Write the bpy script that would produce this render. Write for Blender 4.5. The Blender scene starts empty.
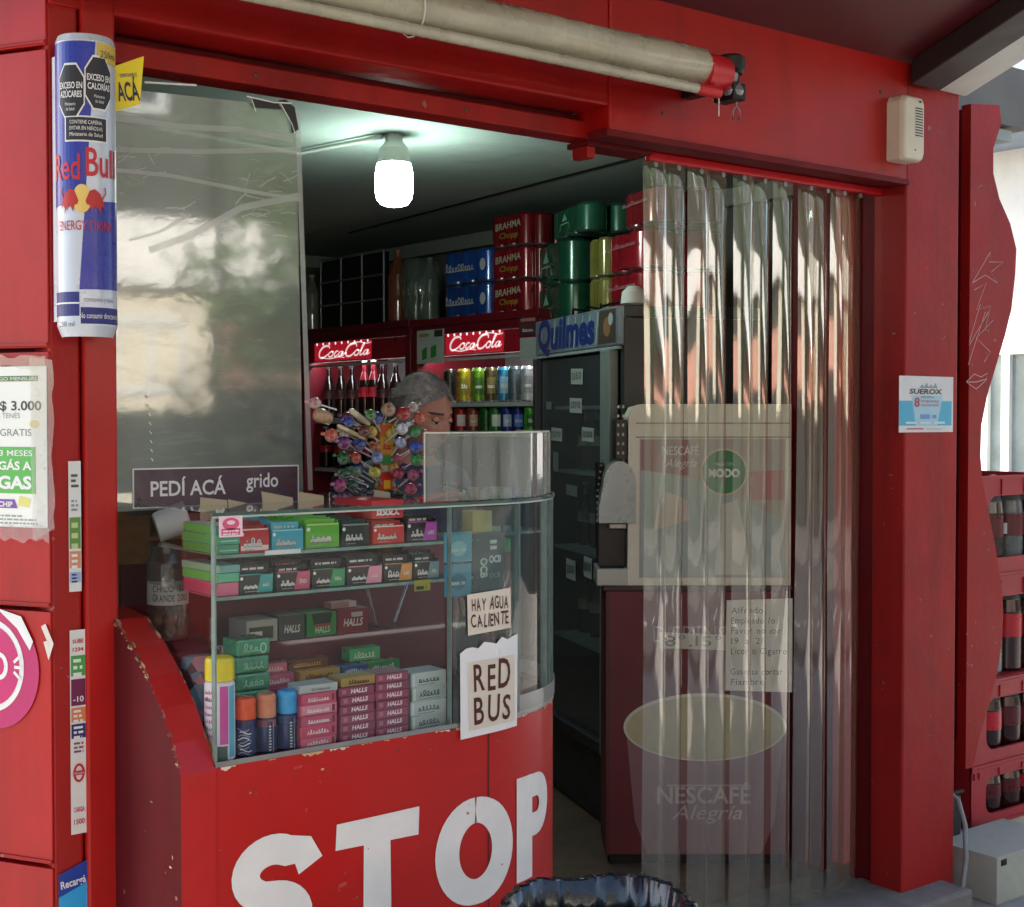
import bpy, bmesh, math, random
from mathutils import Vector, Matrix
from mathutils import noise as mnoise
R = random.Random(7)
scn = bpy.context.scene
C = scn.collection

# ------------------------------------------------------------------ camera
W_, H_, FPX = 1024, 907, 1400.0
CAM = Vector((0, 0, 1.404))
YAW, PITCH = math.radians(-37.8), -0.02535
cd = bpy.data.cameras.new('camera'); cam = bpy.data.objects.new('camera', cd); C.objects.link(cam)
cam.location = CAM
cam.rotation_euler = (math.pi/2 + PITCH, 0, YAW)
cd.sensor_fit = 'HORIZONTAL'; cd.sensor_width = 36; cd.lens = FPX/W_*36
cd.clip_start = 0.05; cd.clip_end = 500
scn.camera = cam
# ------------------------------------------------------------------ world, sun, exposure
SUN_FROM = Vector((-0.32, 0.84, 0.66)).normalized()
w = bpy.data.worlds.new('World'); scn.world = w; w.use_nodes = True
nt = w.node_tree; nt.nodes.clear()
sky = nt.nodes.new('ShaderNodeTexSky'); sky.sky_type = 'NISHITA'; sky.sun_disc = False
sky.sun_elevation = math.asin(SUN_FROM.z); sky.sun_rotation = math.atan2(SUN_FROM.x, SUN_FROM.y)
sky.air_density = 1.0; sky.dust_density = 2.0
bg = nt.nodes.new('ShaderNodeBackground'); bg.inputs['Strength'].default_value = 0.15
ow = nt.nodes.new('ShaderNodeOutputWorld')
nt.links.new(sky.outputs[0], bg.inputs[0]); nt.links.new(bg.outputs[0], ow.inputs[0])
sd = bpy.data.lights.new('sun', 'SUN'); sun = bpy.data.objects.new('sun', sd); C.objects.link(sun)
sd.energy = 5.0; sd.angle = math.radians(0.5); sd.color = (1, 0.95, 0.87)
sun.rotation_euler = (-SUN_FROM).to_track_quat('-Z', 'Y').to_euler(); sun.location = (0, 0, 20)
vs = scn.view_settings; vs.view_transform = 'Standard'; vs.look = 'None'; vs.gamma = 1; vs.use_curve_mapping = False
vs.exposure = 1.8
scn.render.engine = 'CYCLES'
cy = scn.cycles
cy.use_denoising = True
try: cy.denoiser = 'OPENIMAGEDENOISE'
except Exception: pass
cy.max_bounces = 8; cy.diffuse_bounces = 4; cy.glossy_bounces = 4; cy.transmission_bounces = 6; cy.transparent_max_bounces = 40
cy.caustics_reflective = False; cy.caustics_refractive = False; cy.sample_clamp_indirect = 6

# ------------------------------------------------------------------ pixel <-> world
FW = Vector((-math.sin(YAW)*math.cos(PITCH), math.cos(YAW)*math.cos(PITCH), math.sin(PITCH)))
RT = Vector((math.cos(YAW), math.sin(YAW), 0)); UP = RT.cross(FW)
def ray(px, py): return FW + RT*((px-512)/FPX) + UP*((453.5-py)/FPX)
def onY(px, py, Y): d = ray(px, py); return CAM + d*((Y-CAM.y)/d.y)
def onX(px, py, X): d = ray(px, py); return CAM + d*((X-CAM.x)/d.x)
def onZ(px, py, Z): d = ray(px, py); return CAM + d*((Z-CAM.z)/d.z)
def onP(px, py, o, n): d = ray(px, py); return CAM + d*((Vector(o)-CAM).dot(n)/d.dot(n))
def zat(X, Y, py):                       # height seen at image row py above ground point X, Y
    k = (453.5-py)/FPX; a = Vector((X, Y, 0)) - Vector((CAM.x, CAM.y, 0))
    # (a+z*ez).UP = k*(a+z*ez).FW
    z = (k*a.dot(FW) - a.dot(UP))/(UP.z - k*FW.z); return CAM.z + z
def proj(P):
    d = Vector(P)-CAM; t = d.dot(FW); return 512+FPX*d.dot(RT)/t, 453.5-FPX*d.dot(UP)/t
def V(*a): return Vector(a)
def lerp(a, b, t): return a+(b-a)*t

# ------------------------------------------------------------------ materials
MATS = {}
def lin(h):
    if not isinstance(h, str): return tuple(h)
    h = h.lstrip('#'); c = [int(h[i:i+2], 16)/255 for i in (0, 2, 4)]
    return tuple(x/12.92 if x <= .04045 else ((x+.055)/1.055)**2.4 for x in c)
class G:                                  # tiny node-graph helper
    def __init__(s, name):
        s.m = bpy.data.materials.new(name); s.m.use_nodes = True; s.t = s.m.node_tree; s.t.nodes.clear()
        s.out = s.n('ShaderNodeOutputMaterial')
    def n(s, t, **kw):
        x = s.t.nodes.new(t)
        for k, v in kw.items():
            if k in x.inputs: x.inputs[k].default_value = v
            else: setattr(x, k, v)
        return x
    def l(s, a, b): s.t.links.new(a, b)
    def noise(s, scale, detail=4, rough=.55, dist=0, stretch=None):
        tc = s.n('ShaderNodeTexCoord'); o = tc.outputs['Object']
        if stretch:
            mp = s.n('ShaderNodeMapping'); mp.inputs['Scale'].default_value = stretch; s.l(o, mp.inputs[0]); o = mp.outputs[0]
        t = s.n('ShaderNodeTexNoise'); t.inputs['Scale'].default_value = scale; t.inputs['Detail'].default_value = detail
        t.inputs['Roughness'].default_value = rough; t.inputs['Distortion'].default_value = dist
        s.l(o, t.inputs['Vector']); return t.outputs['Fac']
    def ramp(s, fac, p0, p1, c0=(0, 0, 0, 1), c1=(1, 1, 1, 1)):
        r = s.n('ShaderNodeValToRGB'); e = r.color_ramp.elements
        e[0].position = p0; e[1].position = p1; e[0].color = c0; e[1].color = c1
        s.l(fac, r.inputs[0]); return r.outputs[0]
    def mixc(s, fac, a, b):
        x = s.n('ShaderNodeMix', data_type='RGBA')
        s._in(x.inputs[0], fac); s._in(x.inputs[6], a); s._in(x.inputs[7], b); return x.outputs[2]
    def math(s, op, a, b=0.0):
        x = s.n('ShaderNodeMath', operation=op); s._in(x.inputs[0], a); s._in(x.inputs[1], b); return x.outputs[0]
    def _in(s, sock, v):
        if hasattr(v, 'is_output'): s.l(v, sock)
        else:
            if isinstance(v, tuple) and len(v) == 3: v = v+(1,)
            sock.default_value = v
    def bump(s, h, strength=.2, dist=.01):
        b = s.n('ShaderNodeBump'); b.inputs['Strength'].default_value = strength; b.inputs['Distance'].default_value = dist
        s.l(h, b.inputs['Height']); return b.outputs[0]
def scale3(c, k): return tuple(min(1, x*k) for x in c)
def M(name, col, rough=.5, metal=0., var=.12, vscale=6., bump=0., bscale=60., coat=0., emit=0., dirt=0., dirtcol=(.05, .045, .04), chip=0., chipcol=(.45, .36, .25), spec=.5, stretch=None, drip=0.):
    if name in MATS: return MATS[name]
    c = lin(col); g = G(name); b = g.n('ShaderNodeBsdfPrincipled')
    src = c
    if var: src = g.mixc(g.ramp(g.noise(vscale, 5, .6, .3, stretch), .3, .72), scale3(c, 1-var), scale3(c, 1+var))
    if dirt: src = g.mixc(g.math('MULTIPLY', g.ramp(g.noise(3.1, 6, .7, .8), .5, .75), dirt), src, dirtcol)
    if drip: src = g.mixc(g.math('MULTIPLY', g.ramp(g.noise(7, 6, .65, .3, (1, 1, .10)), .48, .70), drip), src, scale3(c, .45)); src = g.mixc(g.math('MULTIPLY', g.ramp(g.noise(1.3, 3, .5, .4), .45, .75), drip*.8), src, tuple(min(1, 1.18*x+.006) for x in c))
    if chip:
        src = g.mixc(g.ramp(g.noise(33, 3, .5, .4), 1-chip, 1-chip+.012), src, chipcol)
    g._in(b.inputs['Base Color'], src)
    rr = g.math('ADD', g.math('MULTIPLY', g.noise(vscale*2.3, 4), .22), max(0, rough-.11)); g.l(rr, b.inputs['Roughness'])
    b.inputs['Metallic'].default_value = metal; b.inputs['Coat Weight'].default_value = coat; b.inputs['Coat Roughness'].default_value = .12
    b.inputs['Specular IOR Level'].default_value = spec
    if bump: g.l(g.bump(g.noise(bscale, 4), bump, .004), b.inputs['Normal'])
    if emit: b.inputs['Emission Color'].default_value = c+(1,); b.inputs['Emission Strength'].default_value = emit
    g.l(b.outputs[0], g.out.inputs[0]); MATS[name] = g.m; return g.m
def flat(h, rough=.45, emit=0.):          # plain ink / plastic colour, named after its hex
    return M('ink_%s_%d_%g' % (h.strip('#'), round(rough*100), emit), h, rough, var=.05, emit=emit)
def sheet(name, tint=(.95, .95, .92), base=.05, k=1.0, haze=.03, hcol=(.7, .7, .65), rough=.04, streak=0., sscale=(1, 1, 1), trans=None, bump=0.):
    """thin clear film / pane: see-through, with a mirror share that rises at grazing angles and a little haze."""
    if name in MATS: return MATS[name]
    g = G(name)
    tr = g.n('ShaderNodeBsdfTransparent'); tr.inputs[0].default_value = tuple(tint)+(1,)
    gl = g.n('ShaderNodeBsdfGlossy'); gl.inputs['Roughness'].default_value = rough; gl.inputs[0].default_value = (1, 1, 1, 1)
    df = g.n('ShaderNodeBsdfDiffuse'); df.inputs[0].default_value = tuple(hcol)+(1,)
    tl = g.n('ShaderNodeBsdfTranslucent'); tl.inputs[0].default_value = tuple(hcol)+(1,)
    dd = g.n('ShaderNodeMixShader'); dd.inputs[0].default_value = .35; g.l(df.outputs[0], dd.inputs[1]); g.l(tl.outputs[0], dd.inputs[2])
    lw = g.n('ShaderNodeLayerWeight'); lw.inputs['Blend'].default_value = .5
    f5 = g.math('POWER', lw.outputs['Facing'], 4.0)
    fr = g.math('ADD', g.math('MULTIPLY', f5, .9*k), base)
    fr = g.math('MINIMUM', fr, .9)
    m1 = g.n('ShaderNodeMixShader'); g.l(fr, m1.inputs[0]); g.l(tr.outputs[0], m1.inputs[1]); g.l(gl.outputs[0], m1.inputs[2])
    hz = haze
    if streak:
        s1 = g.ramp(g.noise(9, 7, .68, 1.2, sscale), .52, .78)
        s2 = g.ramp(g.noise(60, 3, .6, 2.0, (sscale[0]*.35, sscale[1], sscale[2]*1.6)), .63, .74)
        hz = g.math('ADD', g.math('MULTIPLY', g.math('ADD', s1, g.math('MULTIPLY', s2, .8)), streak), haze)
    m2 = g.n('ShaderNodeMixShader'); g._in(m2.inputs[0], hz); g.l(m1.outputs[0], m2.inputs[1]); g.l(dd.outputs[0], m2.inputs[2])
    if bump: g.l(g.bump(g.noise(5, 5, .6, .6), bump, .02), gl.inputs['Normal'])
    g.l(m2.outputs[0], g.out.inputs[0]); MATS[name] = g.m; return g.m

# ------------------------------------------------------------------ mesh builder
_TXT = {}
def text2d(s, bold=0.0):
    k = (s, bold)
    if k not in _TXT:
        c = bpy.data.curves.new('t', 'FONT'); c.body = s; c.resolution_u = 3; c.offset = bold
        o = bpy.data.objects.new('t', c); m = bpy.data.meshes.new_from_object(o)
        _TXT[k] = ([(v.co.x, v.co.y) for v in m.vertices], [tuple(p.vertices) for p in m.polygons])
        bpy.data.objects.remove(o); bpy.data.curves.remove(c); bpy.data.meshes.remove(m)
    return _TXT[k]
CAPH = max(y for x, y in text2d('H')[0])
class Plane:                              # maps (x, y, off) into the world
    def __init__(s, o, u, v=None):
        s.o = Vector(o); s.u = Vector(u).normalized(); s.v = Vector(v).normalized() if v is not None else Vector((0, 0, 1)); s.n = s.u.cross(s.v); s.curved = 0
    def __call__(s, x, y, z=0): return s.o + s.u*x + s.v*y + s.n*z
class Cyl:                                # x is arc length from angle a0, around vertical axis
    def __init__(s, cx, cy, z0, r, a0=0., step=.01): s.cx, s.cy, s.z0, s.r, s.a0, s.curved = cx, cy, z0, r, a0, step
    def __call__(s, x, y, z=0):
        a = s.a0 + x/s.r; return Vector((s.cx+(s.r+z)*math.cos(a), s.cy+(s.r+z)*math.sin(a), s.z0+y))
class MB:
    def __init__(s): s.v = []; s.f = []; s.fm = []; s.fs = []; s.mats = []
    def mi(s, m):
        if m not in s.mats: s.mats.append(m)
        return s.mats.index(m)
    def add(s, vs, fs, m, smooth=False):
        o = len(s.v); s.v += [Vector(p) for p in vs]; k = s.mi(m)
        for f in fs: s.f.append(tuple(i+o for i in f)); s.fm.append(k); s.fs.append(smooth)
    def quad(s, a, b, c, d, m): s.add([a, b, c, d], [(0, 1, 2, 3)], m)
    def box(s, a, b, m, T=None):
        x0, y0, z0 = [min(p, q) for p, q in zip(a, b)]; x1, y1, z1 = [max(p, q) for p, q in zip(a, b)]
        vs = [V(x, y, z) for z in (z0, z1) for x, y in ((x0, y0), (x1, y0), (x1, y1), (x0, y1))]
        if T: vs = [T(p.x, p.y, p.z) if callable(T) else T @ p for p in vs]
        s.add(vs, [(3, 2, 1, 0), (4, 5, 6, 7), (0, 1, 5, 4), (1, 2, 6, 5), (2, 3, 7, 6), (3, 0, 4, 7)], m)
    def prism(s, pts, T, d0, d1, m, smooth=False):     # polygon (x,y) in mapping T, between offsets d0 and d1
        n = len(pts); a = [T(x, y, d0) for x, y in pts]; b = [T(x, y, d1) for x, y in pts]
        s.add(a+b, [tuple(range(n))[::-1], tuple(range(n, 2*n))], m)
        s.add(a+b, [(i, (i+1) % n, n+(i+1) % n, n+i) for i in range(n)], m, smooth)
    def lathe(s, prof, m, c=(0, 0, 0), n=24, T=None, cap=True, squash=(1, 1), mats=None):
        vs = []
        for r, z in prof:
            for i in range(n):
                a = 2*math.pi*i/n; p = V(c[0]+r*math.cos(a)*squash[0], c[1]+r*math.sin(a)*squash[1], c[2]+z); vs.append(T @ p if T else p)
        for j in range(len(prof)-1):
            mm = mats[j] if mats else m
            o = [vs[j*n+i] for i in range(n)]+[vs[(j+1)*n+i] for i in range(n)]
            s.add(o, [(i, (i+1) % n, n+(i+1) % n, n+i) for i in range(n)], mm, True)
        if cap:
            s.add(vs[:n], [tuple(range(n))[::-1]], mats[0] if mats else m); s.add(vs[-n:], [tuple(range(n))], mats[-1] if mats else m)
    def tube(s, pts, r, m, n=8, cap=True, flat=1.0):
        pts = [Vector(p) for p in pts]; vs = []; N = len(pts); rr = r if hasattr(r, '__len__') else [r]*N
        up = None
        for i, p in enumerate(pts):
            t = (pts[min(i+1, N-1)]-pts[max(i-1, 0)]).normalized()
            if up is None: up = V(0, 0, 1) if abs(t.z) < .9 else V(1, 0, 0)
            a = t.cross(up).normalized(); b = a.cross(t).normalized(); up = b
            for k in range(n):
                q = 2*math.pi*k/n; vs.append(p+a*(rr[i]*math.cos(q))+b*(rr[i]*math.sin(q)*flat))
        fs = [(i*n+k, i*n+(k+1) % n, (i+1)*n+(k+1) % n, (i+1)*n+k) for i in range(N-1) for k in range(n)]
        s.add(vs, fs, m, True)
        if cap: s.add(vs[:n], [tuple(range(n))[::-1]], m); s.add(vs[-n:], [tuple(range(n))], m)
    def ball(s, c, r, m, n=12, sq=(1, 1, 1), T=None):
        vs = []; k = n//2
        for j in range(k+1):
            a = math.pi*j/k
            for i in range(n):
                b = 2*math.pi*i/n; p = V(r*sq[0]*math.sin(a)*math.cos(b), r*sq[1]*math.sin(a)*math.sin(b), r*sq[2]*math.cos(a))
                vs.append(Vector(c)+(T @ p if T else p))
        s.add(vs, [(j*n+i, (j+1)*n+i, (j+1)*n+(i+1) % n, j*n+(i+1) % n) for j in range(k) for i in range(n)], m, True)
    # ---- printed things, laid on a mapping T
    def grid(s, T, x0, y0, x1, y1, m, off=0, nx=1, ny=1, smooth=True):
        vs = [T(lerp(x0, x1, i/nx), lerp(y0, y1, j/ny), off) for j in range(ny+1) for i in range(nx+1)]
        s.add(vs, [(j*(nx+1)+i, j*(nx+1)+i+1, (j+1)*(nx+1)+i+1, (j+1)*(nx+1)+i) for j in range(ny) for i in range(nx)], m, smooth and nx > 1)
    def flat2d(s, T, vs2, fs, m, off):
        if T.curved:
            bm = bmesh.new(); bv = [bm.verts.new((x, y, 0)) for x, y in vs2]
            for f in fs:
                try: bm.faces.new([bv[i] for i in f])
                except ValueError: pass
            xs = [x for x, y in vs2]; x = min(xs)+T.curved
            while x < max(xs):
                bmesh.ops.bisect_plane(bm, geom=bm.verts[:]+bm.edges[:]+bm.faces[:], plane_co=(x, 0, 0), plane_no=(1, 0, 0)); x += T.curved
            bm.verts.index_update(); vs2 = [(v.co.x, v.co.y) for v in bm.verts]; fs = [tuple(v.index for v in f.verts) for f in bm.faces]; bm.free()
        s.add([T(x, y, off) for x, y in vs2], fs, m)
    def poly(s, T, pts, m, off=.0006): s.flat2d(T, pts, [tuple(range(len(pts)))], m, off)
    def rect(s, T, x0, y0, x1, y1, m, off=.0006): s.poly(T, [(x0, y0), (x1, y0), (x1, y1), (x0, y1)], m, off)
    def disc(s, T, x, y, rx, m, off=.0006, ry=None, n=28, a0=0, a1=2*math.pi):
        ry = rx if ry is None else ry
        s.poly(T, [(x+rx*math.cos(lerp(a0, a1, i/n)), y+ry*math.sin(lerp(a0, a1, i/n))) for i in range(n)], m, off)
    def text(s, T, t, x, y, h, m, w=None, off=.001, al='c', bold=0., slant=0., jit=0., rot=0., rnd=None):
        """cap height h, optional total width w; x,y = left/centre of the baseline."""
        vs, fs = text2d(t, bold); x0 = min(p[0] for p in vs); x1 = max(p[0] for p in vs)
        ky = h/CAPH; kx = (w/(x1-x0)) if w else ky
        sh = {'c': (x0+x1)/2, 'l': x0, 'r': x1}[al]
        cr, sr = math.cos(rot), math.sin(rot); q = []
        for a, b in vs:
            X = (a-sh)*kx + b*ky*slant; Y = b*ky; q.append((x+X*cr-Y*sr, y+X*sr+Y*cr))
        s.flat2d(T, q, fs, m, off)
    def hand(s, T, t, x, y, h, m, w, off=.001, bold=0., rnd=R, jit=.06):      # hand lettered: every letter a bit off
        nat = [0.28 if c == ' ' else (lambda q: max(q)-min(q))([p[0] for p in text2d(c, bold)[0]]) for c in t]
        k = w/sum(a+.13 for a in nat); cx = x
        for c, a in zip(t, nat):
            ww = (a+.13)*k
            if c != ' ':
                hh = h*(1+rnd.uniform(-jit, jit)); s.text(T, c, cx+ww/2, y+rnd.uniform(-jit, jit)*h*.5, hh, m, a*k*rnd.uniform(.92, 1.04), off, 'c', bold, rot=rnd.uniform(-jit, jit))
            cx += ww
    def stroke(s, T, pts, wd, m, off=.001):
        P = [Vector((p[0], p[1])) for p in pts]; n = len(P)
        if n < 2: return
        ww = wd if hasattr(wd, '__len__') else [wd]*n; L = []; Rr = []
        for i in range(n):
            d = (P[min(i+1, n-1)]-P[max(i-1, 0)]); d = d.normalized() if d.length > 1e-9 else Vector((1, 0)); nn = Vector((-d.y, d.x))*ww[i]/2
            L.append(P[i]+nn); Rr.append(P[i]-nn)
        s.add([T(p.x, p.y, off) for p in L+Rr], [(n+i, n+i+1, i+1, i) for i in range(n-1)], m)
    def scrib(s, T, x, y, w, h, m, wd=None, off=.001, seed=0):       # illegible small print / signature-like wordmark
        r = random.Random(seed*7+3); nl = max(3, int(w/h*1.6)); pts = []; amp = [r.choice((.45, .5, .55, 1.)) for _ in range(nl+1)]; sx = [r.uniform(.15, .42) for _ in range(nl+1)]
        for i in range(nl*9+1):
            k = i//9; a = 2*math.pi*(i % 9)/9; f = (i % 9)/9; am = lerp(amp[k], amp[min(k+1, nl)], f)
            pts.append((x+w*i/(nl*9)+h*sx[k]*math.sin(a), y+h*am*(.5-.5*math.cos(a))))
        s.stroke(T, pts, min(wd or h*.14, h*.17), m, off)
    def blob(s, T, x, y, rx, ry, m, off=.001, seed=0, n=9):            # ragged flake
        r = random.Random(seed); s.poly(T, [(x+rx*math.cos(2*math.pi*i/n)*r.uniform(.45, 1.1), y+ry*math.sin(2*math.pi*i/n)*r.uniform(.45, 1.1)) for i in range(n)], m, off)
    def lines(s, T, x, y, w, h, n, m, off=.001, seed=1, fill=.5):     # rows of tiny print as broken bars
        r = random.Random(seed)
        for i in range(n):
            yy = y+h*(n-1-i)/n; hh = h/n*fill; xx = x; end = x+w*r.uniform(.75, 1)
            while xx < end:
                ww = r.uniform(1, 4)*hh; s.rect(T, xx, yy, min(xx+ww, end), yy+hh, m, off); xx += ww+hh*.7
    def build(s, name, parent=None, bevel=0., origin=None, seg=2, weld=False):
        me = bpy.data.meshes.new(name)
        if parent is not None: o0 = ORG[parent.name]
        else:
            if origin is None:
                xs = [p.x for p in s.v]; ys = [p.y for p in s.v]; zs = [p.z for p in s.v]
                origin = V((min(xs)+max(xs))/2, (min(ys)+max(ys))/2, min(zs))
            o0 = Vector(origin)
        me.from_pydata([p-o0 for p in s.v], [], s.f)
        for m in s.mats: me.materials.append(m)
        for p, k, sm in zip(me.polygons, s.fm, s.fs): p.material_index = k; p.use_smooth = sm
        if weld:
            bm = bmesh.new(); bm.from_mesh(me); bmesh.ops.remove_doubles(bm, verts=bm.verts, dist=1e-5); bm.to_mesh(me); bm.free()
        me.update()
        ob = bpy.data.objects.new(name, me); C.objects.link(ob)
        if parent is not None: ob.parent = parent
        else: ob.location = o0
        ORG[ob.name] = o0
        if bevel:
            b = ob.modifiers.new('bevel', 'BEVEL'); b.width = bevel; b.segments = seg; b.limit_method = 'ANGLE'; b.harden_normals = False
        return ob
ORG = {}
def tag(o, label=None, cat=None, group=None, kind=None):
    if label: o['label'] = label
    if cat: o['category'] = cat
    if group: o['group'] = group
    if kind: o['kind'] = kind
    return o
def thing(name, label, cat, loc, group=None):
    o = bpy.data.objects.new(name, None); C.objects.link(o); o.location = Vector(loc); ORG[o.name] = Vector(loc); o.empty_display_size = .1
    return tag(o, label, cat, group)
def copy_thing(o, shift):
    c = o.copy(); C.objects.link(c); c.location = o.location + Vector(shift); ORG[c.name] = ORG[o.name]+Vector(shift)
    def rec(a, b):
        for ch in list(a.children):
            d = ch.copy(); C.objects.link(d); d.parent = b; ORG[d.name] = ORG[b.name]; rec(ch, d)
    rec(o, c); return c
XP, YP, ZP = V(1, 0, 0), V(0, 1, 0), V(0, 0, 1)
def front(x0, Y, z0): return Plane((x0, Y, z0), XP, ZP)      # a sheet facing the street (-Y)
ORD = ['leftmost', 'second from the left', 'third from the left', 'fourth from the left', 'fifth from the left', 'sixth from the left', 'seventh from the left', 'eighth from the left', 'ninth from the left', 'tenth from the left', 'eleventh from the left', 'twelfth from the left']
# ------------------------------------------------------------------ shared materials
RED = M('red_gloss_paint', '#aa1612', .42, spec=.3, var=.14, vscale=2.5, bump=.45, bscale=7, dirt=.35, dirtcol=(.10, .012, .012), coat=.12, drip=.45)
RED_P = M('red_worn_paint', '#9c1714', .5, spec=.3, var=.16, vscale=4, bump=.25, bscale=40, dirt=.4, dirtcol=(.12, .03, .02), chip=.285, chipcol=(.30, .13, .10), drip=.55)
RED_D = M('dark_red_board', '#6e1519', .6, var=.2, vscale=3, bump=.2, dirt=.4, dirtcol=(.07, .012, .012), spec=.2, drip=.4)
RED_M = M('maroon_panel', '#6a2029', .5, var=.15, vscale=5, dirt=.2)
REDB = M('bright_red_strip', '#c91c24', .4, var=.1)
CREAMCHIP = M('bare_filler', '#c9a67c', .8, var=.2, vscale=40)
CONC = M('grey_concrete', '#77736c', .85, var=.2, vscale=9, bump=.5, bscale=50, dirt=.5)
BLACK = M('black_plastic', '#0c0c0d', .4, var=.2)
DKMET = M('dark_metal', '#2a2624', .45, .7, var=.3, vscale=20, dirt=.4)
STEEL = M('brushed_steel', '#8d8f8c', .32, .9, var=.15, vscale=20)
WHITE = M('white_paper', '#dcdcd6', .7, var=.06, vscale=12)
WPAINT = M('white_lettering_paint', '#e3dfd8', .55, var=.06, vscale=12, dirt=.15, dirtcol=(.4, .3, .27))
CREAM = M('cream_plastic', '#dad4be', .4, var=.08)
GLASS = sheet('counter_glass', (.93, .96, .94), .05, 1., .006, (.6, .68, .64), .02, streak=.02, sscale=(.6, .6, 1))
GEDGE = M('glass_edge', '#72857c', .15, var=.2, vscale=30, spec=.8)
WOODB = M('raw_chipboard', '#9a6b41', .8, var=.3, vscale=30, bump=.3)
LEAD = M('grey_alu', '#9b9d98', .35, .6, var=.12, dirt=.2)

# ------------------------------------------------------------------ ground and street (the setting)
def slab(name, a, b, m, kind='structure', bev=0):
    mb = MB(); mb.box(a, b, m); o = mb.build(name, bevel=bev); tag(o, kind=kind); return o
ASPH = M('asphalt', (.055, .055, .055), .9, var=.25, vscale=4, bump=.5, bscale=120)
PAVE = M('pavement_slabs', (.30, .28, .25), .85, var=.2, vscale=5, bump=.4, bscale=60, dirt=.4)
slab('ground', (-150, -150, -.5), (150, 150, -.274), ASPH)
slab('road', (-90, -7.6, -.274), (90, -1.6, -.27), ASPH)
slab('pavement', (-90, -1.6, -.274), (90, 22, -.12), PAVE, bev=.015)
slab('far_pavement', (-90, -12, -.274), (90, -7.6, -.12), M('worn_tarmac', (.11, .105, .10), .9, var=.25, vscale=4, bump=.4), bev=.015)
mb = MB()
for i in range(24): mb.box((-60+i*5, -4.66, -.27), (-58+i*5, -4.54, -.266), WPAINT)
tag(mb.build('road_marking'), kind='structure')

# ------------------------------------------------------------------ kiosk building
K = thing('kiosk_building', 'red painted corner kiosk with an open serving front and plastic strip doorway', 'kiosk', (2.3, 2.72, -.12))
C0 = onY(51, 453, 2.60); CX = C0.x
ldir = V(-.5, .866, 0)
# angled left wall panels
Tl = Plane((CX, 2.60, 0), -ldir, ZP)      # x runs towards the pillar, outward normal
zs = [-.115, .556, 1.043, 1.532, 2.095, 2.6]
Pn = Tl.n
mb = MB()
for a, b in zip(zs, zs[1:]):
    mb.box((-.75, a+.004, -.04), (-.004, b-.004, 0), RED, T=lambda x, y, z: Tl(x, y, z))
mb.box((-.75, -.115, -.06), (-.02, 2.6, -.041), RED_D, T=lambda x, y, z: Tl(x, y, z))
for z in zs[1:-1]:
    mb.box((-.75, z+.006, .0), (-.004, z+.013, .004), RED_P, T=lambda x, y, z: Tl(x, y, z))
tag(mb.build('wall_panel', K, .004), 'smooth red wall panels with horizontal seams left of the pillar')
# left pillar
mb = MB()
mb.box((CX, 2.605, -.12), (.984, 2.80, 2.6), RED_P); mb.box((.987, 2.595, -.12), (1.053, 2.72, 2.6), RED)
mb.build('pillar', K, .006)
# right pillar and jamb
PR0, PR1 = 3.51, onY(957, 453, 2.6).x
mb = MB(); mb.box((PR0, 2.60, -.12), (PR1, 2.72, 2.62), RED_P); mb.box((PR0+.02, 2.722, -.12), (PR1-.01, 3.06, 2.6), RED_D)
mb.build('pillar', K, .006)
xj = onY(866, 500, 2.76).x; mb = MB(); mb.box((xj, 2.76, -.03), (3.575, 2.805, 2.10), REDB); mb.box((3.50, 2.81, 0), (3.60, 2.86, 2.12), REDB); mb.build('door_jamb', K, .004)
# header beams
mb = MB(); mb.box((CX+.002, 2.60, 2.174), (2.319, 2.74, 2.62), RED); mb.box((2.32, 2.598, 2.105), (PR0, 2.738, 2.62), RED)
mb.build('header_beam', K, .006)
mb = MB(); mb.box((1.055, 2.69, 2.108), (2.56, 2.765, 2.152), RED_P); mb.box((1.055, 2.72, 2.153), (2.6, 2.75, 2.172), RED_D); mb.build('header_moulding', K, .004)
mb = MB(); mb.box((2.3, 2.585, 2.098), (3.505, 2.66, 2.115), RED_D); mb.box((2.318, 2.675, 2.09), (2.54, 2.76, 2.104), RED_D)
mb.box((2.318, 2.68, 2.06), (2.345, 2.74, 2.089), RED_P); mb.build('sliding_rail', K, .002)
# canopy, sloping up towards the street
cs = .37
def can(x, d, h): return V(x, 2.598-d, 2.462+d*cs+h)      # d metres out from the facade
mb = MB()
vsq = []
mb.add([can(-2.0, 0, 0), can(3.80, 0, 0), can(3.80, 1.5, 0), can(-2.0, 1.5, 0), can(-2.0, 0, .05), can(3.80, 0, .05), can(3.80, 1.5, .05), can(-2.0, 1.5, .05)],
       [(0, 1, 2, 3)[::-1], (4, 5, 6, 7), (0, 1, 5, 4), (1, 2, 6, 5), (2, 3, 7, 6), (3, 0, 4, 7)], M('canopy_board', '#5a1418', .55, var=.2, vscale=3, dirt=.5))
for d in (.35, .7, 1.05, 1.4):
    mb.add([can(-2, d, -.018), can(3.74, d, -.018), can(3.74, d+.03, -.018), can(-2, d+.03, -.018), can(-2, d, -.001), can(3.74, d, -.001), can(3.74, d+.03, -.001), can(-2, d+.03, -.001)],
           [(0, 1, 2, 3)[::-1], (4, 5, 6, 7), (0, 1, 5, 4), (1, 2, 6, 5), (2, 3, 7, 6), (3, 0, 4, 7)], RED_D)
mb.build('canopy', K)
mb = MB()
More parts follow.
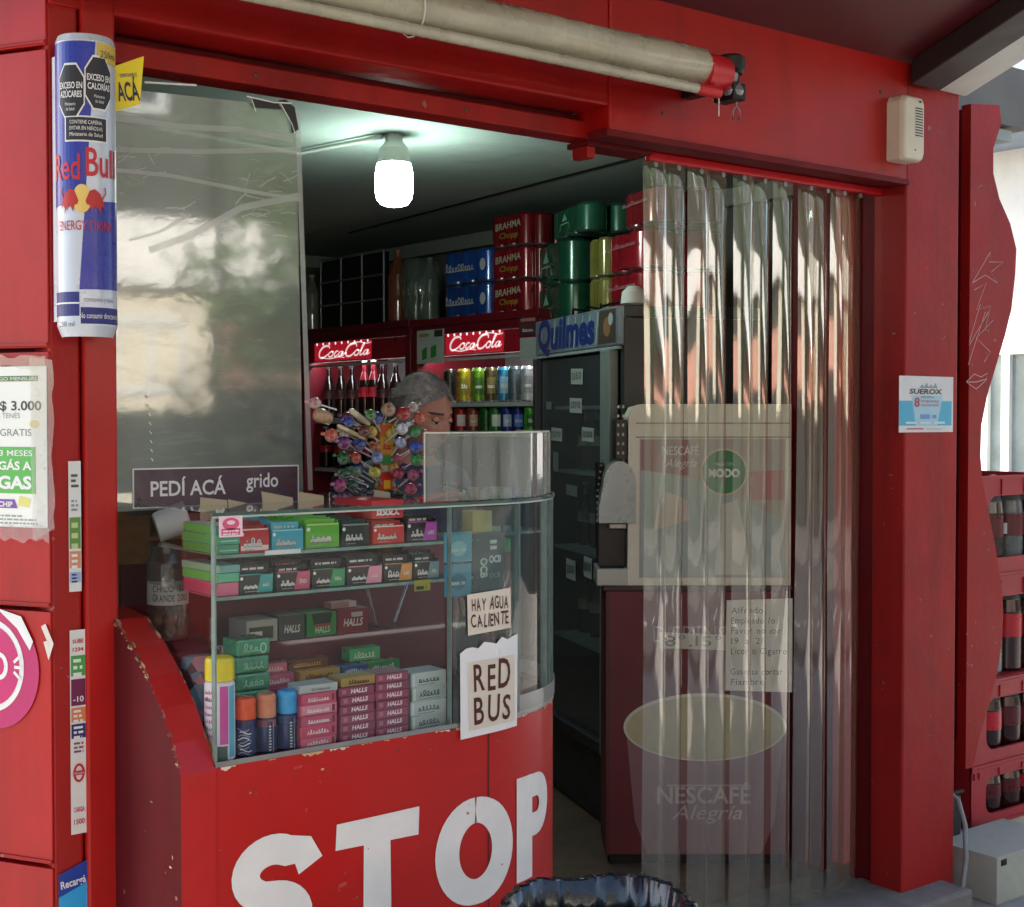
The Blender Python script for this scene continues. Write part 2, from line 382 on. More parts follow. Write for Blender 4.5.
def beam8(x0, x1, d0, d1, h0, h1, m): mb.add([can(x0, d0, h0), can(x1, d0, h0), can(x1, d1, h0), can(x0, d1, h0), can(x0, d0, h1), can(x1, d0, h1), can(x1, d1, h1), can(x0, d1, h1)],
       [(0, 1, 2, 3), (4, 5, 6, 7)[::-1], (0, 1, 5, 4)[::-1], (1, 2, 6, 5)[::-1], (2, 3, 7, 6)[::-1], (3, 0, 4, 7)[::-1]], m)
beam8(3.50, 3.64, .02, 1.55, -.075, -.003, M('dark_beam_paint', '#241614', .55, var=.25, dirt=.3))
beam8(3.66, 3.80, .0, 1.56, -.06, -.003, M('sky_lit_beam', '#c9cdc6', .45, var=.12, dirt=.25))  # pale colour holds the outdoor light falling on this beam's underside
mb.build('canopy_beam', K, .004)
SCREW = M('rusty_screw', '#6b4a3a', .6, .5, var=.4, vscale=90)
for x, z in ((1.4, 2.13), (1.95, 2.132), (2.42, 2.13), (2.5, 2.35), (3.38, 2.36), (2.5, 2.18), (3.42, 2.19), (3.56, 1.9), (3.72, 1.1), (3.56, .5), (1.02, 1.32), (1.03, .42), (.96, .95)):
    Y = 2.69 if z < 2.14 else (2.598 if 2.3 < x < 3.5 else (2.60 if x > 3.5 else (2.595 if x > .987 else 2.605)))
    mb = MB(); mb.lathe([(.006, 0), (.0055, .0016), (.002, .0026)], SCREW, (0, 0, 0), 10, T=Matrix.Translation(V(x, Y-.0003, z)) @ Matrix.Rotation(math.pi/2, 4, 'X')); mb.build('screw', K)
# door step
mb = MB(); mb.box((1.9, 2.49, -.12), (3.72, 2.78, -.035), CONC); mb.box((2.05, 2.781, -.118), (3.6, 2.9, -.04), CONC); mb.build('door_step', K, .012)
# interior shell
CEIL = M('ceiling_board', '#a3b0a8', .8, var=.1, vscale=2, dirt=.25)
INW = M('inner_wall', '#75746c', .8, var=.2, vscale=3)
mb = MB(); mb.box((.5, 2.77, 2.352), (4.32, 7.2, 2.39), CEIL)
mb.box((.52, 2.75, 2.40), (4.40, 7.3, 2.60), INW); mb.build('ceiling', K)
mb = MB()
pA, pB = onZ(375, 226, 2.350), onZ(520, 188, 2.350)
q = (pB-pA).normalized(); Tc = Plane(pA, q, q.cross(V(0, 0, 1)))
mb.box((-.3, -.006, -.002), ((pB-pA).length+1.2, .006, .004), BLACK, T=lambda x, y, z: Tc(x, y, z)); mb.build('ceiling_seam', K)
mb = MB(); mb.box((4.30, 3.07, -.12), (4.36, 7.2, 2.6), INW); mb.build('side_wall', K)
mb = MB(); mb.box((.5, 7.2, -.12), (4.36, 7.26, 2.6), INW); mb.build('back_wall', K)
mb = MB(); mb.box((.46, 3.35, -.12), (.52, 7.2, 2.6), INW); mb.build('side_wall', K)
mb = MB(); mb.box((3.78, 3.09, -.12), (4.37, 3.15, 2.62), RED_D); mb.build('side_wall', K)
mb = MB(); mb.box((4.235, 3.3, 2.275), (4.298, 7.19, 2.345), M('pale_moulding', '#a9aaa2', .6, var=.1)); mb.box((.6, 7.14, 2.275), (4.23, 7.198, 2.345), MATS['pale_moulding']); mb.build('ceiling_moulding', K)
slab('shop_floor', (.46, 2.79, -.13), (4.30, 7.2, -.045), M('worn_brown_floor', '#6b5847', .6, var=.3, vscale=6, dirt=.5))
# wavy board on the right
BW = thing('wavy_side_board', 'tall red board with a wavy cut edge and chalk scrawl right of the pillar', 'decorative board', (4.0, 2.69, .25))
edge_px = [(990, 107), (992, 125), (984, 150), (984, 175), (990, 200), (1001, 225), (1007, 250), (1006, 275), (1002, 310), (996, 335), (987, 365), (978, 395), (972, 425), (971, 455), (973, 480), (979, 510), (985, 540), (989, 565), (993, 590), (994, 615), (992, 645), (987, 675), (979, 705), (970, 735), (964, 765)]
YB = 2.70
ed = [onY(x, y, YB) for x, y in edge_px]
outl = [(p.x, p.z) for p in ed]
left = 3.93
outl = outl+[(left, ed[-1].z), (left, onY(968, 107, YB).z)]
mb = MB(); mb.prism(outl, front(0, YB, 0), -.0, .035, RED_P)
Tb = front(0, YB-.035, 0)
CH = M('chalk_line', '#c7a9a6', .9, var=.2, vscale=60)
def bpx(pts): return [((lambda p: (p.x, p.z))(onY(x, y, YB-.035))) for x, y in pts]
for sq in ([(972, 283), (990, 252), (989, 262), (1003, 262), (991, 272), (997, 283), (985, 275), (972, 283)], [(974, 290), (986, 283), (976, 310), (990, 306), (985, 330)],
           [(969, 342), (980, 304), (988, 312), (969, 345)], [(968, 365), (985, 312), (993, 320), (976, 338), (990, 352), (984, 362)],
           [(966, 382), (974, 374), (981, 377), (987, 373), (986, 380), (976, 389), (966, 382)], [(966, 382), (976, 382), (986, 379)]):
    mb.stroke(Tb, bpx(sq), .0026, CH, .0012)
mb.build('board', BW, .002)
mb = MB(); mb.box((3.935, 2.705, .35), (3.96, 2.96, 2.40), RED_D); mb.box((3.77, 2.96, .35), (4.02, 3.085, 2.40), BLACK); mb.build('batten_gap_fill', BW)  # red batten; black backing added to darken the gap by the pillar
# ------------------------------------------------------------------ across the street (seen only in reflections, bands shaped for them; one past the corner)
def house(name, label, a, b, body, bands, wins, facing, roofm, pane=None):
    """plain walk-up building: body, painted bands, windows with frames on the face towards us."""
    root = thing(name, label, 'building', ((a[0]+b[0])/2, (a[1]+b[1])/2, a[2]))
    mb = MB(); mb.box(a, b, body); mb.box((a[0]-.1, a[1]-.1, b[2]), (b[0]+.1, b[1]+.1, b[2]+.25), roofm); mb.build('wall', root)
    if facing == '+y': T = Plane((b[0], b[1], 0), -XP, ZP); L = b[0]-a[0]
    else: T = Plane((a[0], b[1], 0), -YP, ZP); L = b[1]-a[1]
    for z0, z1, m, pr, nm in bands:
        mb = MB(); mb.box((-.02, z0, .001), (L+.02, z1, pr), m, T=lambda x, y, z: T(x, y, z)); mb.build(nm, root)
    for x, z, ww, hh, fr in wins:
        mb = MB()
        for q in ((x, z, x+ww, z+.09), (x, z+hh-.09, x+ww, z+hh), (x, z+.09, x+.09, z+hh-.09), (x+ww-.09, z+.09, x+ww, z+hh-.09), (x+ww/2-.04, z+.09, x+ww/2+.04, z+hh-.09)):
            mb.box((q[0], q[1], .002), (q[2], q[3], .07), fr, T=lambda x, y, z: T(x, y, z))
        o = mb.build('window', root)
        mb = MB(); mb.box((x+.09, z+.09, .004), (x+ww-.09, z+hh-.09, .02), pane or PANE, T=lambda x, y, z: T(x, y, z)); mb.build('pane', o)
    return root
PANE = M('dark_window_glass', '#1c2326', .08, var=.2, spec=.9)
PWALL = M('white_render', '#e6e4de', .85, var=.08, vscale=1.5, dirt=.15)
CWALL = M('cream_render', '#d6cdb8', .85, var=.1, vscale=1.5, dirt=.2)
PINK = M('salmon_render', '#d09a86', .85, var=.12, vscale=2)
DKA = M('dark_awning', '#2d3431', .8, var=.2)
ROOF = M('roof_slab', '#8b867c', .85)
FRW = M('white_window_frame', '#cfd2cf', .5, var=.05)
house('shop_building', 'long grey building with salmon wall, dark awning and white fascia across the street', (8.3, -22, -.12), (60, -11.5, 9), M('grey_render', '#3f423c', .85, var=.2, vscale=1.2),
      [(0.9, 1.75, M('dark_plinth', '#34352f', .85, var=.2), .03, 'plinth'), (1.8, 2.65, PINK, .04, 'wall_band'), (2.7, 3.05, DKA, .9, 'awning'), (3.1, 3.95, PWALL, .25, 'fascia')],
      [(2+i*4.2, 5.4, 1.6, 1.6, FRW) for i in range(12)], '+y', ROOF)
house('cream_building', 'grey building with a cream ground floor and white framed windows across the street', (3.6, -24, -.12), (8.2, -11.8, 9), MATS['grey_render'],
      [(-.1, 1.45, DKA, .03, 'plinth'), (1.5, 3.05, CWALL, .03, 'wall_band'), (3.1, 3.95, PWALL, .2, 'fascia')], [(.35, 1.7, 1.0, 1.0, FRW)]+[(.6+i*2.2, 5.3, 1.2, 1.7, FRW) for i in range(2)], '+y', ROOF)
house('plain_building', 'long dark grey building with a white fascia further up the street', (-40, -24, -.12), (3.5, -11.6, 9), MATS['grey_render'],
      [(-.1, 1.7, DKA, .03, 'plinth'), (1.8, 2.5, PINK, .03, 'wall_band'), (3.1, 3.95, PWALL, .2, 'fascia')], [(2+i*3.6, 5.3, 1.6, 1.7, FRW) for i in range(11)], '+y', ROOF)
cw0, cw1 = onX(990, 405, 11.0), onX(1040, 405, 11.0)
house('corner_building', 'sunlit white building with blue grey balcony seen past the kiosk corner', (11, 1.5, -.12), (22, 16, 7.5), PWALL,
      [(3.75, 4.5, M('blue_grey_balcony', '#7d8a99', .6, var=.1), .7, 'balcony'), (-.1, .9, DKA, .05, 'plinth')],
      [(16-onX(1046, 400, 11).y-1.3, .8, 1.9, 1.25, FRW), (16-onX(992, 400, 11).y-1.2, .8, 1.2, 1.25, FRW), (9.5, .7, 1.4, 1.4, FRW), (1, .7, 1.4, 1.4, FRW)]+[(2+i*3.4, 4.8, 1.5, 1.5, FRW) for i in range(4)], '-x', ROOF, M('pale_window_glass', '#8d9894', .1, var=.3, vscale=2))
LEAFS = [M('leaf_a', (.045, .09, .02), .6, var=.3), M('leaf_b', (.07, .12, .03), .6, var=.3), M('leaf_c', (.03, .06, .018), .6, var=.3)]
BARK = M('bark', (.12, .09, .06), .9, var=.3, vscale=20, bump=.6)
def tree(x, y, h, cr, seed, label):
    r = random.Random(seed); root = thing('street_tree', label, 'tree', (x, y, -.12))
    mb = MB(); pts = [V(x+.12*math.sin(i*.9+seed), y+.1*math.cos(i+seed), -.12+h*.62*i/7) for i in range(8)]
    mb.tube(pts, [.2-.018*i for i in range(8)], BARK, 10)
    tips = []
    for k in range(11):
        a = k*2.4+r.random(); s0 = pts[3+k % 5]; e = V(x+cr*.75*math.cos(a), y+cr*.75*math.sin(a), h*r.uniform(.34, .95)); mid = (s0+e)/2+V(0, 0, .25)
        mb.tube([s0, mid, e], [.07, .045, .015], BARK, 6); tips += [e, mid]
    mb.build('trunk', root)
    mb = MB(); cl = []
    for t in tips:
        for _ in range(3): cl.append((t+V(r.gauss(0, .4), r.gauss(0, .4), r.gauss(0, .35)), r.uniform(.35, .75)))
    for c, rad in cl:
        m = LEAFS[r.randrange(3)]
        for _ in range(70):
            d = V(r.gauss(0, 1), r.gauss(0, 1), r.gauss(0, .8)); p = c+d.normalized()*rad*r.random()**.5
            u = V(r.gauss(0, 1), r.gauss(0, 1), r.gauss(0, 1)).normalized(); v = u.cross(V(r.gauss(0, 1), r.gauss(0, 1), r.gauss(0, 1))).normalized(); k = r.uniform(.05, .1)
            mb.add([p-u*k, p+v*k*.5, p+u*k, p-v*k*.5], [(0, 1, 2, 3)], m)
    mb.build('crown', root)
tree(8.6, -8.8, 5.2, 1.6, 3, 'leafy street tree across the road in front of the low shop building')
tree(10.6, -10.0, 5.6, 1.5, 8, 'tall leafy street tree in front of the cream building')
INK = flat('#1b1b1f'); WH = flat('#e4e4df'); REDI = flat('#c01f2c'); NAVY = flat('#1d2470'); YEL = flat('#f0d51c'); PINKI = flat('#e0589a'); GRN = flat('#3f9b46')
# ---- energy drink can sign on the left pillar
cc = V(.975, 2.545, 0); cr_ = .0535
z0c, z1c = 1.553, 2.103
ca = math.atan2(-.93, -.37)                  # towards the viewer
CAN = thing('can_shaped_sign', 'blue and silver half round drink can sign on the red left pillar', 'advertising sign', (cc.x, cc.y, z0c))
Tc = Cyl(cc.x, cc.y, 0, cr_, ca-1.9, .008)
L = 3.8*cr_; mid = L/2-.005
SIL = M('silver_print', '#c2c9d2', .3, .15, var=.05); BLU = M('blue_print', '#1b2a96', .28, var=.08)
mb = MB(); mb.grid(Tc, 0, z0c+.02, L, z1c-.012, SIL, 0, 40)
mb.build('can_body', CAN)
mb = MB()
zq = 1.795; zb = z0c+.085
def colx(z): return L/2-.002 + (z-1.795)*.07
mb.poly(Tc, [(0, zq-.008), (colx(zq), zq+.001), (colx(2.09), 2.088), (0, 2.088)], BLU, .0005)
mb.poly(Tc, [(colx(zb), zb), (L, zb+.003), (L, zq+.012), (colx(zq), zq+.001)], BLU, .0005)
mb.rect(Tc, 0, zb-.048, colx(zb), zb-.004, NAVY, .0005); mb.rect(Tc, colx(zb)+.002, zb-.062, L, zb-.032, NAVY, .0005)
mb.rect(Tc, 0, zb-.026, colx(zb), zb-.023, WH, .001)
mb.text(Tc, 'No consumir directamente', mid+.035, zb-.052, .010, WH, .085, .001)
mb.text(Tc, 'consumo y sano', mid+.03, zb-.022, .009, flat('#7b7f86'), .06, .001)
mb.text(Tc, '250 ml', mid-.035, zb-.067, .009, flat('#55585e'), .035, .001)
mb.rect(Tc, mid+.026, 2.052, mid+.075, 2.088, flat('#cdb04a'), .001); mb.text(Tc, '250ml', mid+.05, 2.062, .012, INK, .035, .0015)
mb.build('print_panel', CAN)
mb = MB()
def octo(cx, cz, rx, rz, m, off): mb.poly(Tc, [(cx+rx*x, cz+rz*y) for x, y in ((-.45, -1), (.45, -1), (1, -.5), (1, .5), (.45, 1), (-.45, 1), (-1, .5), (-1, -.5))], m, off)
for cx, cz, t in ((mid-.022, 1.998, ('EXCESO EN', 'AZÚCARES')), (mid+.030, 2.014, ('EXCESO EN', 'CALORÍAS'))):
    octo(cx, cz, .0262, .050, WH, .001); octo(cx, cz, .0242, .046, INK, .0016)
    mb.text(Tc, t[0], cx, cz+.004, .011, WH, .044, .0022, bold=.02); mb.text(Tc, t[1], cx, cz-.012, .011, WH, .042, .0022, bold=.02)
    mb.text(Tc, 'Ministerio', cx, cz-.027, .0055, WH, .020, .0022); mb.text(Tc, 'de Salud', cx, cz-.036, .0055, WH, .016, .0022)
mb.rect(Tc, mid-.034, 1.906, mid+.046, 1.953, WH, .001); mb.rect(Tc, mid-.031, 1.909, mid+.043, 1.950, INK, .0016)
for i, t in enumerate(('CONTIENE CAFEÍNA.', 'EVITAR EN NIÑOS/AS', 'Ministerio de Salud')): mb.text(Tc, t, mid+.006, 1.938-i*.011, .0066, WH, .058, .0022)
mb.build('warning_seal', CAN)
mb = MB()
mb.text(Tc, 'Red', mid-.034, 1.838, .046, REDI, .058, .0016, bold=.012); mb.text(Tc, 'Bull', mid+.036, 1.845, .050, REDI, .062, .0016, bold=.012)
mb.text(Tc, 'ENERGY DRINK', mid+.004, 1.746, .017, REDI, .108, .0016)
sy = 1.803; mb.disc(Tc, mid-.002, sy, .0165, flat('#e8c76a'), .0016, .026)
for s in (-1, 1):                             # two charging bulls, head to head
    b = [(.006, -.004), (.013, .014), (.022, .018), (.032, .010), (.038, -.004), (.042, -.02), (.036, -.012), (.032, -.018), (.034, -.028), (.027, -.016), (.020, -.014), (.016, -.024), (.013, -.012), (.008, -.010)]
    p = [(mid-.002+s*x, sy+y) for x, y in b]; mb.poly(Tc, p if s > 0 else p[::-1], flat('#b8231f'), .0022)
    mb.stroke(Tc, [(mid-.002+s*.036, sy+.0), (mid-.002+s*.043, sy+.012), (mid-.002+s*.041, sy+.022)], .0025, flat('#b8231f'), .0022)
mb.build('lettering', CAN)
mb = MB()
for rz in ((z0c, z0c+.02, cr_-.008, cr_), (z1c-.012, z1c, cr_+.0008, cr_-.004)):
    a0 = ca-1.9; n = 36
    vs = [V(cc.x+r*math.cos(a0+3.8*i/n), cc.y+r*math.sin(a0+3.8*i/n), z) for r, z in ((rz[2], rz[0]), (rz[3], rz[1])) for i in range(n+1)]
    mb.add(vs, [(i, i+1, n+2+i, n+1+i) for i in range(n)], SIL, True)
    if rz[0] == z0c: mb.build('can_rim', CAN); mb = MB()
vs = [V(cc.x+(cr_-.004)*math.cos(ca-1.9+3.8*i/36), cc.y+(cr_-.004)*math.sin(ca-1.9+3.8*i/36), z1c) for i in range(37)]
mb.add(vs, [tuple(range(37))], SIL)
mb.build('can_rim', CAN)
mb = MB(); mb.box((cc.x-.045, 2.565, z0c+.03), (cc.x+.045, 2.5945, z1c-.03), SIL); mb.build('mounting_back', CAN)
# yellow flag
fo = onY(112, 85, 2.555)
pf = [onY(x, y, 2.555) for x, y in ((109, 68), (144, 56), (140, 104), (110, 113))]
Tf = front(fo.x, 2.555, fo.z)
mb = MB(); pp = [(p.x-fo.x, p.z-fo.z) for p in pf]; mb.prism(pp[::-1], Tf, -.002, 0, M('yellow_card', '#f2d814', .5, var=.06))
sl = .22
mb.text(Tf, 'DISPONIBLE', .033, .020, .0065, NAVY, .034, .0008, rot=sl, bold=.01); mb.text(Tf, 'ACÁ', .034, -.024, .033, flat('#241c3a'), .044, .0008, rot=sl*.8, bold=.025)
mb.build('flag', CAN, .0)
# ---- white tape strips beside the can
for za, zb_ in ((270, 306), (95, 155)):
    p, q_ = onY(58, zb_, 2.604), onY(66, za, 2.604)
    mb = MB(); mb.box((p.x, 2.6025, p.z), (q_.x-.006, 2.6045, q_.z), WHITE)
    tag(mb.build('tape_strip'), 'white tape strip on the pillar beside the can sign, %s' % ('lower piece' if za == 270 else 'upper piece'), 'tape', 'white tape strips by the can sign')
# ---- carrier poster on angled wall
def onL(px, py): p = onP(px, py, Tl.o, Tl.n); d = p-Tl.o; return d.dot(Tl.u), p.z
Pb = thing('promo_poster', 'white and green phone top-up poster taped to the left red wall', 'poster', Tl(-.15, 1.2, .004))
x1, zt = onL(48, 366); _, zb_ = onL(48, 528); x0 = x1-.24
mb = MB(); mb.grid(Tl, x0, zb_, x1, zt, M('poster_paper', '#e6e8de', .5, var=.04), .0045)
k = (x1-onL(0, 450)[0])/48.                        # metres per pixel along the wall
hz = (zt-zb_)/162.
def px_(x): return x1-(48-x)*k
def pz_(y): return zt-(y-366)*hz
T = Tl
mb.rect(T, x0, pz_(381), px_(40), pz_(375.5), flat('#5e7f4c'), .005); mb.text(T, 'PREPAGO MENSUAL', px_(40), pz_(380), 3.3*hz, WH, 56*k, .0055, 'r')
mb.text(T, '$ 3.000', px_(43), pz_(410), 9*hz, flat('#3a3a44'), 41*k, .005, 'r', bold=.02)
mb.text(T, 'AS TENÉS', px_(22), pz_(418), 5*hz, flat('#8f9296'), 27*k, .005, 'r')
mb.text(T, 'GRATIS', px_(33), pz_(436), 7*hz, flat('#7d8084'), 31*k, .005, 'r')
mb.rect(T, x0, pz_(494), px_(37), pz_(447), flat('#58b14c'), .005)
mb.text(T, 'LOS 3 MESES', px_(34), pz_(456), 5.5*hz, WH, 52*k, .0055, 'r', bold=.01)
mb.text(T, 'RECARGÁS A', px_(33), pz_(470), 8*hz, WH, 68*k, .0055, 'r', bold=.03); mb.text(T, 'MEGAS', px_(33), pz_(489), 12*hz, WH, 56*k, .0055, 'r', bold=.04)
mb.poly(T, [(x0, pz_(509)), (px_(19), pz_(509)), (px_(16), pz_(500)), (x0, pz_(500))], flat('#7a4f9e'), .005); mb.text(T, 'CHIP', px_(14), pz_(507.5), 5*hz, WH, 14*k, .0055, 'r', bold=.03)
mb.poly(T, [(px_(19), pz_(506)), (px_(30), pz_(508)), (px_(32), pz_(499)), (px_(21), pz_(496))], flat('#d8d27a'), .005)
mb.disc(T, px_(36), pz_(424), 5*k, flat('#d9cf86'), .005, 4*hz)
mb.lines(T, x0+.004, pz_(525), x1-x0-.02, 11*hz, 3, flat('#9c9f9a'), .005, 4)
mb.build('poster_sheet', Pb)
mb = MB(); TAPE = sheet('clear_tape', (.93, .93, .92), .10, 1, .14, (.75, .72, .68), .12, streak=.25, sscale=(1, 1, 1))
for i, (a, b, c_, d_) in enumerate(((32, 357, 56, 540), (0, 526, 50, 541), (0, 356, 48, 368))):
    xa, xb = px_(a), px_(b if False else c_); r = random.Random(i)
    top = [(lerp(px_(a), px_(c_), t/8), pz_(b)+r.uniform(-.004, .004)) for t in range(9)]; bot = [(lerp(px_(c_), px_(a), t/8), pz_(d_)+r.uniform(-.006, .006)) for t in range(9)]
    if i == 0: top = [(px_(32)+.0, pz_(357)), (px_(54), pz_(360))]; bot = [(px_(52)+r.uniform(0, .01), pz_(y)) for y in range(372, 540, 12)]+[(px_(34), pz_(541))]
    mb.poly(T, top+bot, TAPE, .0062+.0006*i)
mb.build('tape', Pb)
# ---- round pink sticker
x2, zc = onL(40, 672); rx = .105
_, zt2 = onL(20, 614); _, zb2 = onL(20, 732)
rz_ = (zt2-zb2)/2*1.02
cxs = x2-rx
mb = MB(); mb.disc(T, cxs, zc, rx, M('magenta_sticker', '#b81f62', .35, var=.1, vscale=10), .003, rz_, 44)
mb.disc(T, cxs-.012, zc+.006, rx*.78, WH, .0036, rz_*.78, 40); mb.disc(T, cxs-.012, zc+.006, rx*.68, flat('#c3226a'), .0042, rz_*.68, 40)
mb.stroke(T, [(cxs+.012+.016*math.cos(a*.35), zc+.006+.022*math.sin(a*.35)) for a in range(19)], .009, WH, .0048)
cxr = cxs+.036
for a in (-.7, 0, .7): mb.stroke(T, [(cxr+.004*math.cos(a)+.008, zc+.006+.014*math.sin(a)), (cxr+.024*math.cos(a)+.008, zc+.006+.034*math.sin(a))], .006, WH, .0052)
mb.poly(T, [(x2-.04, zc+rz_*.9), (x2-.012, zc+rz_*.5), (x2-.02, zc+rz_*.35), (x2-.05, zc+rz_*.7), (x2-.1, zc+rz_*1.02)], WH, .0046)
mb.stroke(T, [(x2+.012, zc+.09), (x2+.03, zc+.055), (x2+.026, zc+.03), (x2+.018, zc+.06)], .012, flat('#d9cfc4'), .004)
tag(mb.build('round_sticker'), 'round magenta sticker with a white ring on the left red wall', 'sticker')
# ---- strip stickers on the pillar
PF = 2.602
def strip(name, px0, px1, py0, py1, parts, label, tilt=0, Y=PF):
    a = onY(px0, py1, Y); b = onY(px1, py0, Y); T = front(a.x, Y, a.z); W = b.x-a.x; H = b.z-a.z
    mb = MB(); mb.rect(T, 0, 0, W, H, WHITE, .001)
    for f0, f1, m, t, tm, hh in parts:
        if m: mb.rect(T, W*.06, H*f0, W*.94, H*f1, m, .0016)
        if t == '~': mb.lines(T, W*.2, H*f0, W*.6, H*(f1-f0), 3, tm, .0022, int(f0*50))
        elif t == 'o':
            cx, cz, rr = W/2, H*(f0+f1)/2, W*.36; n = 20
            for i in range(n):
                q0, q1 = 2*math.pi*i/n, 2*math.pi*(i+1)/n; mb.poly(T, [(cx+rr*math.cos(q0), cz+rr*1.6*math.sin(q0)), (cx+rr*math.cos(q1), cz+rr*1.6*math.sin(q1)), (cx+rr*.6*math.cos(q1), cz+rr*1.2*math.sin(q1)), (cx+rr*.6*math.cos(q0), cz+rr*1.2*math.sin(q0))], tm, .0022)
            mb.rect(T, cx-rr, cz-rr*.35, cx+rr, cz+rr*.35, tm, .0028); mb.text(T, 'Personal', cx, cz-rr*.15, rr*.3, WH, rr*1.6, .0034)
        elif t:
            for i, q in enumerate(t.split('/')): mb.text(T, q, W/2, H*(f1-(f1-f0)*(i+.85)/len(t.split('/'))), hh, tm, W*.66, .0022, bold=.02)
    return tag(mb.build(name), label, 'sticker')
strip('strip_sticker', 69, 80.5, 461, 592, [(.80, .92, None, '~', flat('#4c4c50'), 0), (.62, .72, None, '~', flat('#8a8a94'), 0), (.33, .57, flat('#5f8a3c'), '~', flat('#b9cc8a'), 0), (.18, .31, flat('#d98a63'), '~', WH, 0), (.07, .15, flat('#9fb0cf'), '~', NAVY, 0)], 'narrow strip sticker with green and orange bands, upper one on the left pillar')
strip('strip_sticker', 71, 85.5, 629, 835, [(.89, .97, None, 'SUBE/1234', REDI, .007), (.775, .875, GRN, '~', WH, 0), (.63, .76, flat('#6a1747'), '-10', WH, .010), (.55, .62, flat('#d9834a'), '~', WH, 0), (.47, .54, flat('#232a6b'), '~', WH, 0), (.40, .46, None, '~', flat('#7a4a5a'), 0), (.23, .37, None, 'o', REDI, 0), (.04, .16, None, 'CARGA/1500', REDI, .009)], 'narrow strip sticker with purple block and red emblem, lower one on the left pillar')
a = onY(59, 940, PF); b = onY(88, 866, PF); T = front(a.x, PF, a.z); W, H = b.x-a.x, b.z-a.z
mb = MB(); mb.poly(T, [(0, 0), (W, 0), (W, H+.012), (0, H-.006)], flat('#2fa3dc', .3), .001); mb.poly(T, [(0, H*.62), (W, H*.78), (W, H+.014), (0, H-.006)], flat('#20409a', .3), .0016)
mb.text(T, 'Recargá', W*.5, H*.76, .014, WH, W*.85, .0022, rot=.12, bold=.02)
tag(mb.build('blue_sticker'), 'glossy light blue and navy sticker low on the left pillar', 'sticker')
# ---- scuffed acrylic sheet over the window
YA = 2.665
pa = [onY(x, y, YA) for x, y in ((112, 88), (296, 108), (310, 494), (303, 503), (112, 512))]
AC = thing('acrylic_sheet', 'large scuffed clear plastic sheet hanging over the left part of the window', 'plastic sheet', (pa[0].x+.3, YA, pa[3].z))
ACM = sheet('scuffed_acrylic', (.62, .68, .62), .27, .8, .34, (.56, .61, .51), .045, streak=.22, sscale=(.55, 1, 1.5), bump=.012)
Ta = front(0, YA, 0); pr_ = [(p.x, p.z) for p in pa]
xa0, xa1 = 1.056, pa[1].x; za0, za1 = pa[4].z, pa[0].z
outl = [(xa0, za0), (pa[3].x-.02, pa[3].z), (pa[3].x, pa[3].z+.02), (pa[1].x, onY(296, 125, YA).z), (pa[1].x-.012, pa[1].z), (xa0, za1)]
mb = MB(); mb.prism(outl[::-1][::-1], Ta, -.0015, .0015, ACM)
mb.v = mb.v; o = mb.build('sheet', AC)
# keep single front face so that the film reads as one thin layer
me = o.data; bm = bmesh.new(); bm.from_mesh(me); bm.faces.ensure_lookup_table(); bmesh.ops.delete(bm, geom=[f for f in bm.faces if f.normal.y > -.5], context='FACES'); bm.to_mesh(me); bm.free()
s0, s1 = onY(132, 510, YA), onY(298, 464, YA)
mb = MB(); Ts = front(onY(132, 510, YA).x, YA-.003, onY(132, 509, YA).z); W = s1.x-s0.x; H = onY(132, 468.5, YA).z-onY(132, 509, YA).z
PL = M('plum_sticker', '#4b3440', .4, var=.15, vscale=14, dirt=.4, dirtcol=(.25, .2, .2))
mb.rect(Ts, 0, 0, W, H, WH, .0005); mb.rect(Ts, .003, .003, W-.003, H-.003, PL, .001)
mb.text(Ts, 'PEDÍ ACÁ', W*.10, H*.30, H*.36, WH, W*.44, .0016, 'l', bold=.018)
mb.text(Ts, 'grido', W*.665, H*.44, H*.36, WH, W*.20, .0016, 'l', bold=.015)
r = random.Random(5)
for i in range(14): x = r.choice([r.uniform(.004, .03), r.uniform(W-.05, W-.006)]); z = r.uniform(.004, H-.008); mb.poly(Ts, [(x, z), (x+r.uniform(.002, .008), z-.001), (x+r.uniform(.002, .006), z+r.uniform(.001, .007))], INK, .0014)
mb.build('order_here_sticker', AC)
mb = MB()
def tp(pts, m, w, off): mb.stroke(Ta, [((lambda p: (p.x, p.z))(onY(x, y, YA))) for x, y in pts], w, m, off)
SCR = sheet('scratch_tape', (.95, .95, .93), .12, 1, .42, (.78, .79, .74), .1)
tp([(112, 118), (180, 127), (240, 130), (292, 140)], SCR, .012, .004); tp([(112, 150), (200, 152), (297, 150)], SCR, .010, .0046); tp([(112, 170), (170, 176), (240, 190), (299, 200)], SCR, .008, .005)
tp([(150, 250), (190, 236), (240, 208), (298, 196)], SCR, .014, .0055); tp([(130, 240), (160, 232), (190, 215)], SCR, .006, .006); tp([(296, 110), (309, 490)], SCR, .012, .0065)
for i in range(46):
    x, y = r.choice([(130, 150), (230, 170), (195, 225), (250, 210), (270, 190), (130, 165)]); x += r.gauss(0, 18); y += r.gauss(0, 12); x = max(x, 116); x = min(x, 290); a = r.gauss(.2, .5); l = r.uniform(4, 22)
    tp([(x, y), (x+l*.5*math.cos(a), y-l*.5*math.sin(a)+r.uniform(-2, 2)), (min(x+l*math.cos(a), 298), y-l*math.sin(a))], SCR, r.uniform(.0012, .003), .007)
mb.build('clear_tape', AC)
for q_, w_, o_ in (([(245, 97), (272, 103), (290, 104)], .003, .008), ([(250, 100), (254, 112)], .002, .0084), ([(278, 103), (290, 125), (293, 134)], .002, .009), ([(143, 83), (195, 86)], .004, .008)):
    mb = MB(); tp(q_, WH, w_, o_); mb.build('white_wire', AC)
mb = MB()
